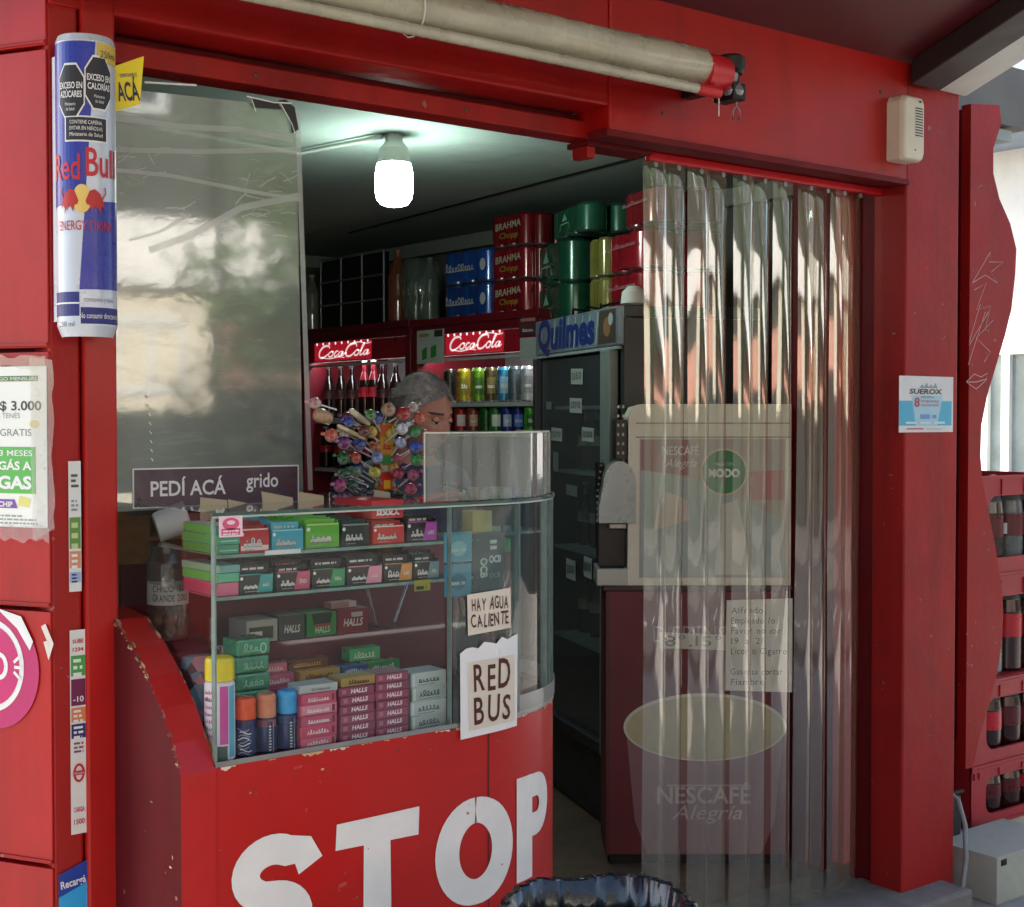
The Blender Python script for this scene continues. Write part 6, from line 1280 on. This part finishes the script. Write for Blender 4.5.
MUG = M('cup_print', '#8d646b', .5, var=.08); cx_ = X(706); er = X(788)-X(706); cz_ = Z(727); ez = (Z(694)-Z(762))/2
CREMA = M('coffee_print', '#bdb694', .5, var=.12, vscale=9); PRL = flat('#c3b0b4')
mb = MB(); mb.poly(TF, [(cx_-er*.97, cz_), (cx_-er*.86, Z(820)), (cx_-er*.70, zsb+.004), (cx_+er*.70, zsb+.004), (cx_+er*.86, Z(820)), (cx_+er*.97, cz_)], MUG, .001)
mb.disc(TF, cx_, cz_, er, flat('#d9d5c4'), .0016, ez, 56); mb.disc(TF, cx_, cz_-.003, er*.965, CREMA, .0022, ez*.93, 56)
mb.text(TF, 'NESCAFÉ', X(705), Z(803), Z(787)-Z(803), PRL, X(751)-X(657), .0022, bold=.02); mb.text(TF, 'Alegría', X(708), Z(819), .045, PRL, X(742)-X(672), .0022, slant=.35)
mb.rect(TF, X(668), Z(786), X(752), Z(784.5), PRL, .0022); mb.text(TF, 'DISPENSER', X(702), Z(642), .052, flat('#9a7f85'), X(752)-X(655), .0014)
mb.build('cup_print', ST)
mb = MB(); mb.prism([(X(660), Z(648)), (X(727), Z(650)), (X(727), Z(635)), (X(660), Z(632))], TF, .003, .004, flat('#c9c4b8', .6)); mb.hand(TF, '8°.15°', X(663), Z(646), .032, flat('#4a4646'), X(724)-X(663), .005, .0, R)
tag(mb.build('temperature_label'), 'narrow grey paper label with handwritten figures on the maroon stand', 'label')
mb = MB(); mb.prism([(X(725), Z(690)), (X(793), Z(692)), (X(793), Z(598)), (X(727), Z(600))], TF, .006, .0068, M('note_paper', '#eceadf', .7, var=.05)); r = random.Random(4); W = X(793)-X(727)
for i, (t, w_) in enumerate((('Alfredo', .5), ('Empleado /o', .68), ('Favor no dar', .78), ('19 a 21', .5), ('Licor o Cigarro', .86), ('', 0), ('Gaseosa cortar', .8), ('Fiambre', .52))):
    if t: mb.hand(TF, t, X(731), Z(613+i*10.2), .020, flat('#4a4c52'), W*w_, .0078, 0, r, .05)
tag(mb.build('handwritten_note'), 'white handwritten notice sheet taped behind the strip curtain', 'notice')
m0, m1 = X(628), X(792); zmt = Z(404); DM = .22
CM = thing('coffee_machine', 'cream coffee vending machine on the maroon stand behind the curtain', 'coffee machine', TF((m0+m1)/2, zst, -DM/2))
mb = MB(); mb.prism([(m0, zst+.001), (m1, zst+.001), (m1, zmt), (m0+.05, zmt), (m0+.018, zmt-.010), (m0+.003, zmt-.04)], Turned(DM), 0, DM-.01, M('cream_housing', '#e6e0cd', .4, var=.06)); mb.build('housing', CM, .006)
TP = Turned(.01); mb = MB(); MP1 = flat('#a07274', .4); MP2 = flat('#a9b5b0', .4)
mb.rect(TP, X(640), Z(578), X(786), Z(439), flat('#b5a69c', .4), .001)
mb.poly(TP, [(X(641), Z(577)), (X(785), Z(577)), (X(785), Z(520)), (X(741), Z(500)), (X(700), Z(480)), (X(641), Z(470))], MP2, .0016)
mb.poly(TP, [(X(641), Z(470)), (X(690), Z(476)), (X(690), Z(440)), (X(641), Z(440))], MP1, .0016); mb.poly(TP, [(X(750), Z(500)), (X(785), Z(500)), (X(785), Z(470)), (X(748), Z(472))], flat('#c07a78', .4), .0022)
mb.poly(TP, [(X(715), Z(575)), (X(755), Z(575)), (X(738), Z(500)), (X(722), Z(505))], flat('#d6d4c8', .4), .0022); mb.poly(TP, [(X(655), Z(530)), (X(690), Z(520)), (X(688), Z(500)), (X(668), Z(492)), (X(658), Z(505))], flat('#d4c4b2', .4), .0022)
mb.rect(TP, X(636), Z(424), X(790), Z(422.5), flat('#9d9886'), .0016); mb.rect(TP, X(636), Z(438), X(791), Z(436.5), flat('#9d9886'), .0016)
mb.text(TP, 'NESCAFÉ', X(681), Z(455), .028, flat('#e2dad4'), X(700)-X(663), .0028, bold=.02); mb.text(TP, 'Alegría', X(681), Z(467), .026, flat('#e2dad4'), .10, .0028, slant=.35)
mb.build('side_print', CM)
mb = MB(); ox, oz, rr_ = X(724.5), Z(472), X(747)-X(724.5)
mb.disc(TP, ox, oz, rr_*1.05, flat('#d6c9a0'), .0034, rr_*1.05, 40); mb.disc(TP, ox, oz, rr_*.97, flat('#2c7a4c'), .004, rr_*.97, 40)
mb.text(TP, 'MODO', ox, oz-rr_*.22, rr_*.34, WH, rr_*1.4, .0048, bold=.05); mb.text(TP, 'PAGÁ CON', ox, oz+rr_*.28, rr_*.15, flat('#b9d8c4'), rr_*.8, .0048)
tag(mb.build('round_green_sticker'), 'round green MODO sticker on the side of the coffee machine', 'sticker')
SILP = M('silver_plastic', '#9aa3a3', .28, .4, var=.1)
mb = MB(); zh0, zh1 = Z(523), Z(461); xa_, xb_ = X(599), X(636)
ww = xb_-xa_; pts = [(xb_, zh0), (xa_, zh0), (xa_-.0, zh0+.05), (xa_+ww*.12, zh1-.075)]+[(xa_+ww*.56-ww*.44*math.cos(math.radians(a)), zh1-.075+.075*math.sin(math.radians(a))) for a in range(15, 181, 15)]
mb.prism(pts, Turned(.10), -.002, .105, SILP); mb.build('dispensing_head', CM, .018, seg=5)
mb = MB()
for i in range(11): t = i/10; c = TF(xa_-.006+.03*max(0, t-.45), zh0+.005+(zh1-zh0)*t*1.0, .002); mb.ball(c, .0045, STEEL, 8)
mb.build('chrome_beading', CM)
mb = MB(); tb(mb, m0-.036, zh1+.004, .03, m0-.001, zmt-.05, .18, BLACK)
for i in range(6):
    for k in (0, 1): tb(mb, m0-.033+k*.016, zh1+.02+i*.030, .0285, m0-.026+k*.016, zh1+.030+i*.030, .0298, STEEL)
mb.build('keypad', CM, .002)
mb = MB(); tb(mb, X(600), Z(568), .06, m0-.002, zh0-.002, .20, BLACK); mb.build('cup_recess', CM)
mb = MB(); tb(mb, X(597), zst+.001, .0, m0-.001, Z(569), .19, M('tray_grey', '#a8aaa6', .35, .3)); tb(mb, X(600), Z(569)+.0005, .02, m0-.01, Z(569)+.004, .18, DKMET); mb.build('drip_tray', CM, .003)
mb = MB(); tb(mb, X(609), zh0-.022, .02, X(628), zh0-.002, .07, STEEL); mb.build('spout', CM, .004)
# a few dim shelves at the back of the shop, behind the scuffed sheet
SH = thing('back_shelf', 'dim wooden shelf unit at the back of the shop behind the scuffed sheet', 'shelf', (1.9, 6.9, -.045))
mb = MB()
for z in (.4, .8, 1.2, 1.6, 2.0): mb.box((.7, 6.75, z-.02), (3.1, 7.15, z), WOODB)
for x in (.7, 1.9, 3.08): mb.box((x-.0, 6.752, -.04), (x+.02, 7.148, 2.02), WOODB)
mb.build('shelf_frame', SH)
r = random.Random(3)
for z, nm in ((.8, 'second'), (1.2, 'third'), (1.6, 'fourth')):
    x = .76; i = 0
    while x < 3.0 and i < 9:
        w_ = r.uniform(.12, .26); h = r.uniform(.14, .32)
        if not (x < 1.9 < x+w_+.03):
            mb = MB(); c = r.choice(['#7a2a2a', '#2a4a7a', '#8a7a3a', '#3a6a4a', '#8a8a84', '#5a3a5a']); mb.box((x, 6.80, z+.001), (x+w_, 7.05, z+h), flat(c)); T = front(x, 6.80, z); mb.rect(T, w_*.15, h*.5, w_*.85, h*.8, WH, .001); mb.scrib(T, w_*.25, h*.58, w_*.5, h*.12, INK, h*.03, .002, i)
            tag(mb.build('grocery_box'), '%s grocery box on the %s back shelf from below' % (ORD[i], nm), 'box', 'grocery boxes on the back shelf'); i += 1
        x += w_+.03
# ------------------------------------------------------------------ the shopkeeper
hp = onY(439, 414, 3.02)                       # between the eyes, near the face
SK = M('skin', '#a8735a', .5, var=.16, vscale=14, bump=.12, bscale=90); LIP = M('lips', '#8a4a44', .5); EYEW = flat('#c9c2b8', .25); EYED = flat('#1c1310', .2); BROW = M('brow_hair', '#2c2623', .7)
fyaw = math.radians(16)                         # turned a little towards the doorway
HC = hp+V(.012, .105, -.004)                    # head centre
RH = Matrix.Translation(HC) @ Matrix.Rotation(fyaw, 4, 'Z') @ Matrix.Rotation(math.radians(12), 4, 'X')
def head_pt(th, ph):
    """th: polar from top, ph: 0 = face (-Y), positive to +X"""
    x, y, z = math.sin(th)*math.sin(ph), -math.sin(th)*math.cos(ph), math.cos(th)
    rx, ry, rz = .076, .097, .118
    X, Y, Z = x*rx, y*ry, z*rz
    if Z < 0:
        t = min(1, -Z/.118); X *= 1-.30*t**1.3; Y = Y*(1-.10*t)-(.012*t if Y < 0 else -.0)
        if y > 0: Y *= 1-.35*t
    g = lambda cx, cz, sx, sz: math.exp(-((X-cx)/sx)**2-((Z-cz)/sz)**2)
    if y < 0:
        f = 0
        f += .020*g(0, -.030, .011, .013)+.010*g(0, -.012, .009, .022)       # nose tip and bridge
        f += .006*g(.012, -.034, .007, .007)+.006*g(-.012, -.034, .007, .007)  # nostril wings
        f -= .010*g(.031, .004, .017, .010)+.010*g(-.031, .004, .017, .010)  # eye sockets
        f += .006*g(.030, .024, .022, .008)+.006*g(-.030, .024, .022, .008)  # brow
        f += .006*g(0, -.058, .022, .006)+.006*g(0, -.070, .018, .006)-.004*g(0, -.064, .024, .003)
        f += .008*g(0, -.100, .018, .014)                                    # chin
        f += .004*g(.045, -.025, .02, .02)+.004*g(-.045, -.025, .02, .02)    # cheek
        Y -= f
    return RH @ V(X*.93, Y*.93, Z*.94)
PER = None
# body: one skinned surface, standing behind the counter and leaning a little forward
hx, hy_, hz_ = HC
jn = {'pelvis': (hx-.02, hy_+.16, .84), 'belly': (hx-.015, hy_+.13, 1.0), 'chest': (hx-.01, hy_+.07, 1.17), 'neck': (hx, hy_+.035, 1.285), 'skull': (hx, hy_+.02, hz_-.06),
      'sl': (hx-.17, hy_+.07, 1.215), 'el': (hx-.24, hy_+.0, .99), 'wl': (hx-.13, hy_-.16, .93), 'sr': (hx+.16, hy_+.09, 1.215), 'er': (hx+.20, hy_+.08, .98), 'wr': (hx+.03, hy_-.08, .94),
      'hipl': (hx-.11, hy_+.16, .80), 'kl': (hx-.115, hy_+.12, .43), 'al': (hx-.12, hy_+.17, .035), 'tl': (hx-.125, hy_+.03, -.012), 'hipr': (hx+.08, hy_+.16, .80), 'kr': (hx+.09, hy_+.13, .43), 'ar': (hx+.10, hy_+.18, .035), 'tr': (hx+.11, hy_+.04, -.012)}
rad = {'pelvis': .145, 'belly': .135, 'chest': .15, 'neck': .055, 'skull': .055, 'sl': .062, 'el': .043, 'wl': .03, 'sr': .062, 'er': .043, 'wr': .03, 'hipl': .085, 'kl': .058, 'al': .04, 'tl': .03, 'hipr': .085, 'kr': .058, 'ar': .04, 'tr': .03}
E = [('pelvis', 'belly'), ('belly', 'chest'), ('chest', 'neck'), ('neck', 'skull'), ('chest', 'sl'), ('sl', 'el'), ('el', 'wl'), ('chest', 'sr'), ('sr', 'er'), ('er', 'wr'), ('pelvis', 'hipl'), ('hipl', 'kl'), ('kl', 'al'), ('al', 'tl'), ('pelvis', 'hipr'), ('hipr', 'kr'), ('kr', 'ar'), ('ar', 'tr')]
def skin(joints, edges, radii, root, grow=0., sub=2):
    names = list(dict.fromkeys([n for e in edges for n in e])); me = bpy.data.meshes.new('s'); me.from_pydata([joints[n] for n in names], [(names.index(a), names.index(b)) for a, b in edges], [])
    ob = bpy.data.objects.new('s', me); C.objects.link(ob); md = ob.modifiers.new('s', 'SKIN'); md.use_smooth_shade = True
    for i, n in enumerate(names):
        v = me.skin_vertices[0].data[i]; v.radius = (radii[n]+grow,)*2; v.use_root = (n == root)
    if sub: ss = ob.modifiers.new('u', 'SUBSURF'); ss.levels = ss.render_levels = sub
    dg = bpy.context.evaluated_depsgraph_get(); ev = ob.evaluated_get(dg); m2 = bpy.data.meshes.new_from_object(ev)
    vs = [v.co.copy() for v in m2.vertices]; fs = [tuple(p.vertices) for p in m2.polygons]
    bpy.data.objects.remove(ob); bpy.data.meshes.remove(me); bpy.data.meshes.remove(m2); return vs, fs
mb = MB()
# hands: palm and five fingers, resting behind the counter
J2 = dict(jn); R2 = dict(rad); E2 = list(E)
for s, w_, e_ in (('l', 'wl', 'el'), ('r', 'wr', 'er')):
    wv = V(*jn[w_]); d = (wv-V(*jn[e_])).normalized(); d = V(d.x*.5, d.y, -.15).normalized(); sd_ = d.cross(ZP).normalized()
    J2['p'+s] = tuple(wv+d*.06); R2['p'+s] = .030; E2.append((w_, 'p'+s))
vs, fs = skin(J2, E2, R2, 'pelvis'); mb.add(vs, fs, SK, True)
for s, w_, e_ in (('l', 'wl', 'el'), ('r', 'wr', 'er')):
    wv = V(*jn[w_]); d = (wv-V(*jn[e_])).normalized(); d = V(d.x*.5, d.y, -.15).normalized(); sd_ = d.cross(ZP).normalized(); pc = wv+d*.06; k = 1 if s == 'l' else -1
    for i, ln in enumerate((.066, .075, .070, .055)):
        b = pc+d*.008+sd_*(.026-.0175*i); t = [b, b+d*ln*.45+V(0, 0, .004), b+d*ln*.8-V(0, 0, .010), b+d*ln*.95-V(0, 0, .028)]; mb.tube(t, [.0095, .009, .0085, .007], SK, 8)
    b = wv+d*.025+sd_*.024*k; mb.tube([b, b+sd_*.022*k+d*.02, b+sd_*.03*k+d*.045-V(0, 0, .006), b+sd_*.026*k+d*.06-V(0, 0, .012)], [.012, .011, .010, .008], SK, 8)
nt_, np_ = 56, 72
vs = [head_pt(math.pi*(j+.001)/(nt_+.002), 2*math.pi*i/np_) for j in range(nt_+1) for i in range(np_)]
fl = [(j*np_+i, j*np_+(i+1) % np_, (j+1)*np_+(i+1) % np_, (j+1)*np_+i) for j in range(nt_) for i in range(np_)]
RHi = RH.inverted()
def face_mat(f):
    c = sum((vs[i] for i in f), V(0, 0, 0))/4; q = RHi @ c
    if q.y < -.05 and abs(q.x) < .021-.25*abs(q.z+.064) and -.075 < q.z < -.054: return LIP
    if q.y < -.04 and .019 < q.z+.10*abs(abs(q.x)-.03) < .0255 and .012 < abs(q.x) < .050: return BROW
    return SK
o_ = len(mb.v); mb.v += vs
for f in fl: m = face_mat(f); mb.f.append(tuple(i+o_ for i in f)); mb.fm.append(mb.mi(m)); mb.fs.append(True)
for s in (-1, 1):                                # ears
    ps = []
    for j in range(7):
        for i in range(12):
            a = math.pi*j/6; b = 2*math.pi*i/12; ps.append(RH @ V(s*(.068+.008*math.sin(a)*math.cos(b)*s*s), .012+.017*math.sin(a)*math.sin(b)-.004*math.cos(a), -.012+.030*math.cos(a)))
    mb.add(ps, [(j*12+i, j*12+(i+1) % 12, (j+1)*12+(i+1) % 12, (j+1)*12+i) for j in range(6) for i in range(12)], SK, True)
PER = mb.build('person', origin=(hx, hy_+.1, -.045))
tag(PER, 'shopkeeper with short grey hair in a dark shirt looking down behind the counter', 'person')
mb = MB()
for s in (-1, 1):
    c = RH @ V(s*.028, -.0735, .003); mb.ball(c, .0115, EYEW, 14, T=RH.to_3x3()); g = RH.to_3x3() @ V(s*.001, -.0085, -.0045); mb.ball(c+g, .0048, EYED, 10)
    lid = [];                                    # upper lid, half closed
    for j in range(5):
        for i in range(11): a = lerp(-.25, 1.45, j/4); b = math.pi*i/10; lid.append(c+RH.to_3x3() @ V(-.0125*math.cos(b), -.0125*math.sin(b)*math.cos(a), .0125*math.sin(b)*math.sin(a)))
    mb.add(lid, [(j*11+i, j*11+i+1, (j+1)*11+i+1, (j+1)*11+i) for j in range(4) for i in range(10)], SK, True)
    mb.tube([c+RH.to_3x3() @ V(-.0126*math.cos(math.pi*i/10), -.0126*math.sin(math.pi*i/10), -.0030*math.sin(math.pi*i/10)) for i in range(11)], .0009, EYED, 5)
mb.build('eyes', PER)
HAIRM = [M('grey_hair', '#a09e98', .6, var=.3, vscale=60), M('dark_grey_hair', '#6a6763', .6, var=.3, vscale=60), M('pale_grey_hair', '#d0ccc4', .6, var=.2, vscale=60)]
mb = MB(); r = random.Random(21)
def hairline(ph):                                # lowest polar angle with hair, by azimuth from the face
    a = abs((ph+math.pi) % (2*math.pi)-math.pi)
    return lerp(.86, 1.15, min(1, a/.9)) if a < .9 else lerp(1.15, 1.75, min(1, (a-.9)/.5)) if a < 1.4 else lerp(1.75, 2.15, min(1, (a-1.4)/.8))
nn, mm = 22, 72; sh = []
for j in range(nn+1):
    for i in range(mm):
        ph = 2*math.pi*i/mm; th = hairline(ph)*j/nn; p = head_pt(th+.001, ph); n_ = (p-HC).normalized(); sh.append(p+n_*(.006*(1-(j/nn)**6)+.001+.002*mnoise.noise(p*60)))
for j in range(nn):
    for i in range(mm): mb.add([sh[j*mm+i], sh[j*mm+(i+1) % mm], sh[(j+1)*mm+(i+1) % mm], sh[(j+1)*mm+i]], [(0, 1, 2, 3)], HAIRM[1 if j > 12 and 18 < i < 54 else 0], True)
for _ in range(9000):
    ph = r.uniform(0, 2*math.pi); th = hairline(ph)*r.random()**.6; p = head_pt(th, ph); n_ = (p-HC).normalized()
    fwd = (RH.to_3x3() @ V(.25*math.sin(ph), -1, 0)) if th < 1.0 else RH.to_3x3() @ V(0, .3, -1); t = (fwd-n_*fwd.dot(n_)).normalized()
    l = r.uniform(.008, .020); b = p+n_*.004; e = b+n_*l*.45+t*l*.8+V(r.gauss(0, .002), r.gauss(0, .002), r.gauss(0, .002)); s_ = t.cross(n_)*.0007
    front_ = abs((ph+math.pi) % (2*math.pi)-math.pi) < 1.0 and th > .5
    m = r.choices(HAIRM, (3, 1, 4) if front_ else ((3, 4, 1) if th > 1.0 else (4, 2, 2)))[0]; mb.add([b-s_, b+s_, e], [(0, 1, 2)], m)
mb.build('hair', PER)
SHIRT = M('dark_shirt', '#33374a', .8, var=.15, vscale=30, bump=.3, bscale=160)
jt = dict(jn); jt['neck2'] = (hx, hy_+.04, 1.29); rt = dict(rad); rt['neck2'] = .066; jt['hl'] = tuple(lerp(V(*jn['sl']), V(*jn['el']), .7)); rt['hl'] = .052; jt['hr'] = tuple(lerp(V(*jn['sr']), V(*jn['er']), .7)); rt['hr'] = .052
vs, fs = skin(jt, [('pelvis', 'belly'), ('belly', 'chest'), ('chest', 'neck2'), ('chest', 'sl'), ('sl', 'hl'), ('chest', 'sr'), ('sr', 'hr')], rt, 'pelvis', .012); mb = MB(); mb.add(vs, fs, SHIRT, True); mb.build('shirt', PER)
vs, fs = skin(jn, [('pelvis', 'hipl'), ('hipl', 'kl'), ('kl', 'al'), ('pelvis', 'hipr'), ('hipr', 'kr'), ('kr', 'ar')], rad, 'pelvis', .014); mb = MB(); mb.add(vs, fs, M('dark_trousers', '#23252c', .85, var=.2), True); mb.build('trousers', PER)
# ------------------------------------------------------------------ bottle crates right of the wavy board
CRR = M('crate_red', '#a3222b', .45, var=.12, vscale=8, dirt=.3, dirtcol=(.08, .02, .02))
YCR = 2.80; xc0 = onY(973, 600, YCR).x; CW, CDp = .52, .34
tops = [476, 577, 683, 766, 826]
zc_ = [zat(xc0+.1, YCR, t) for t in tops]
CLEAR = M('clear_pet', '#59625f', .28, var=.2, spec=.5, coat=.1); COLP = M('cola_pet', '#2e0a0c', .2, var=.25, spec=.6, coat=.2)
BLAB = M('bottle_label_red', '#c21f2e', .3, var=.08)
nmc = ['topmost', 'second from the top', 'third from the top', 'lowest']
for k in range(4):
    z1, z0 = zc_[k], zc_[k+1]+.001; h = z1-z0
    root = thing('bottle_crate', 'red plastic bottle crate right of the wavy board, %s in the stack' % nmc[k], 'crate', (xc0+CW/2, YCR+CDp/2, z0), 'red crates stacked at the corner')
    T = front(xc0, YCR, z0)
    wx0, wx1 = .085, CW-.085; wz0, wz1 = h*(.18 if k != 1 else .02), h*.80
    # frame with one wide window, rounded at the corners
    def wall(T, L, w0, w1):
        mb = MB(); n = 8; rr = min(.05, (wz1-wz0)*.35)
        inner = []
        for cx, cz, a0 in ((w1-rr, wz0+rr, -90), (w1-rr, wz1-rr, 0), (w0+rr, wz1-rr, 90), (w0+rr, wz0+rr, 180)):
            for i in range(n+1): a = math.radians(a0+90*i/n); inner.append((cx+rr*math.cos(a), cz+rr*math.sin(a)))
        outer = []; 
        for x, z in inner:                                  # matching point on the outer rectangle
            dx, dz = x-L/2, z-h/2; s = min((L/2)/max(1e-6, abs(dx)), (h/2)/max(1e-6, abs(dz))); outer.append((L/2+dx*s, h/2+dz*s))
        m = len(inner)
        for off in (0, -.012):
            for i in range(m): 
                j = (i+1) % m; q = [T(*outer[i], off), T(*outer[j], off), T(*inner[j], off), T(*inner[i], off)]; mb.add(q, [(0, 1, 2, 3)], CRR)
        for i in range(m): j = (i+1) % m; mb.add([T(*inner[i], 0), T(*inner[j], 0), T(*inner[j], -.012), T(*inner[i], -.012)], [(0, 1, 2, 3)], CRR)
        return mb
    mb = wall(T, CW, wx0, wx1)
    for zz0, zz1 in ((h-.012, h), (0, .010)): mb.box((xc0-.004, YCR-.006, z0+zz0), (xc0+CW+.004, YCR-.0005, z0+zz1), CRR)
    for x in (.012, .04, .16, .30, .44, CW-.052, CW-.024): mb.box((xc0+x, YCR-.005, z0+wz1+.004), (xc0+x+.006, YCR-.0005, z0+h-.0125), CRR)
    mb.build('crate_front', root)
    mb = MB(); mb.box((xc0, YCR+.0125, z0), (xc0+.012, YCR+CDp, z1), CRR); mb.box((xc0+CW-.012, YCR+.0125, z0), (xc0+CW, YCR+CDp, z1), CRR); mb.box((xc0+.0125, YCR+CDp-.012, z0), (xc0+CW-.0125, YCR+CDp, z1), CRR)
    mb.box((xc0+.0125, YCR+.0125, z0), (xc0+CW-.0125, YCR+CDp-.0125, z0+.012), CRR); mb.build('crate_body', root)
    nb = 4; rb_ = .052
    for j in range(2):
        for i in range(nb):
            x = xc0+.075+i*.122; y = YCR+.075+j*.14; hb = h-.022; full = (k+i) % 5 != 2
            br = thing('plastic_bottle', 'cola bottle, %s in the %s row of the %s red crate' % (ORD[i], 'front' if j == 0 else 'rear', ('topmost', 'second', 'third', 'lowest')[k]), 'bottle', (x, y, z0+.0125), 'cola bottles in the red crates')
            mb = MB(); p = [(rb_*.85, 0), (rb_, .012), (rb_, hb*.40), (rb_, hb*.62), (rb_*.92, hb*.74), (rb_*.55, hb*.88), (rb_*.28, hb*.95)]
            lq = COLP if full else CLEAR
            mb.lathe(p, lq, (x, y, z0+.0125), 20, mats=[lq, lq, lq, lq, CLEAR, CLEAR] if full else None); mb.build('bottle_body', br)
            mb = MB(); Tb_ = Cyl(x, y, z0+.0125, rb_+.0008, -math.pi, .01); show = j == 0 and i == 0 and k in (0, 2); mb.grid(Tb_, 0, hb*.36, rb_*math.pi, hb*.60, BLAB if (show or (i+j+k) % 3 == 0) else M('bottle_label_dark', '#5c141b', .3, var=.15), 0, 14)
            if show: cola_script(mb, Tb_, rb_*.35, hb*.43, rb_*1.4, hb*.10, WH, .001)
            if not full and j == 0: mb.rect(Tb_, rb_*.25, hb*.38, rb_*.55, hb*.5, WH, .0008)
            mb.build('label_band', br)
            mb = MB(); mb.lathe([(rb_*.3, hb*.952), (rb_*.3, hb*.99), (.001, hb)], flat('#8f1a22'), (x, y, z0+.0125), 14, cap=False); mb.build('cap', br)
# pale boxes the crates stand on
bz = zc_[4]
mb = MB(); PB = M('pale_carton', '#b9b5a6', .75, var=.12, dirt=.4); mb.box((xc0-.03, YCR+.02, -.119), (xc0+CW+.06, YCR+.40, bz-.002), PB)
mb.add([V(xc0-.03, YCR+.018, bz-.003), V(xc0+.20, YCR+.018, bz-.003), V(xc0+.18, YCR-.05, bz-.10), V(xc0-.06, YCR-.04, bz-.07)], [(0, 1, 2, 3)], PB); tag(mb.build('pale_box', bevel=.004), 'large pale grey box under the stack of red crates', 'box')
xg = onY(997, 880, YCR-.30).x; mb = MB(); gz = zat(xg, YCR-.3, 858)
SG_ = M('grey_painted_steel', '#aeb0a0', .5, var=.12, dirt=.3)
mb.box((xg, YCR-.30, -.119), (xg+.40, YCR-.06, gz), SG_); mb.box((xg+.02, YCR-.303, .02), (xg+.05, YCR-.3005, gz-.03), BLACK); tag(mb.build('grey_case', bevel=.006), 'grey green metal case on the pavement in front of the pale box', 'case')
mb = MB(); mb.tube([onY(948, 792, 2.66), onY(958, 800, 2.62), onY(965, 825, 2.58), onY(966, 860, 2.55), onY(962, 890, 2.52), onY(956, 915, 2.5), V(3.6, 2.45, -.112)], .008, M('grey_cable', '#7d7f78', .5), 8); tag(mb.build('grey_cable'), 'grey hanging cable looping down beside the right pillar', 'cable')
mb = MB(); pk = onY(958, 880, 2.72); mb.box((3.80, 2.72, -.119), (3.99, 2.95, .16), BLACK); mb.box((3.81, 2.70, .17), (3.98, 2.72, .185), DKMET); tag(mb.build('black_tub', bevel=.01), 'black plastic tub in the shadow beside the right pillar', 'tub')
# ------------------------------------------------------------------ litter bin with a black bag
bx, by, bzr = 1.535, 1.745, .585
BN = thing('litter_bin', 'round litter bin lined with a dark blue black bag in front of the counter', 'bin', (bx, by, -.12))
BINM = M('bin_plastic', '#16181c', .5); BAG = M('bin_bag', '#0b0f17', .26, var=.25, vscale=12, bump=.5, bscale=22, coat=.4)
mb = MB(); mb.lathe([(.001, 0), (.115, .0), (.12, .01), (.150, bzr+.06), (.152, bzr+.07)], BINM, (bx, by, -.119), 40, cap=False); mb.build('bin_body', BN)
mb = MB(); n = 96; prof = [(.154, -.28), (.160, -.20), (.158, -.08), (.163, -.012), (.158, .006), (.148, .002), (.142, -.06), (.12, -.3), (.05, -.42)]; vs = []
for j, (r_, z) in enumerate(prof):
    for i in range(n):
        a = 2*math.pi*i/n; fold = .004*math.sin(a*19+j*.6)*(.4+.6*abs(math.sin(a*2.3)))+.004*math.sin(a*31+j)+.006*mnoise.noise(V(math.cos(a)*3, math.sin(a)*3, j*.5)); zz = .012*mnoise.noise(V(math.cos(a)*1.6, math.sin(a)*1.6, 9))
        if j == 0: zz += .03*mnoise.noise(V(math.cos(a)*4, math.sin(a)*4, 2))
        vs.append(V(bx+(r_+fold)*math.cos(a), by+(r_+fold)*math.sin(a), bzr+z+zz))
mb.add(vs, [(j*n+i, (j+1)*n+i, (j+1)*n+(i+1) % n, j*n+(i+1) % n) for j in range(len(prof)-1) for i in range(n)], BAG, True); mb.add(vs[-n:], [tuple(range(n))], BAG); mb.build('bin_bag', BN)
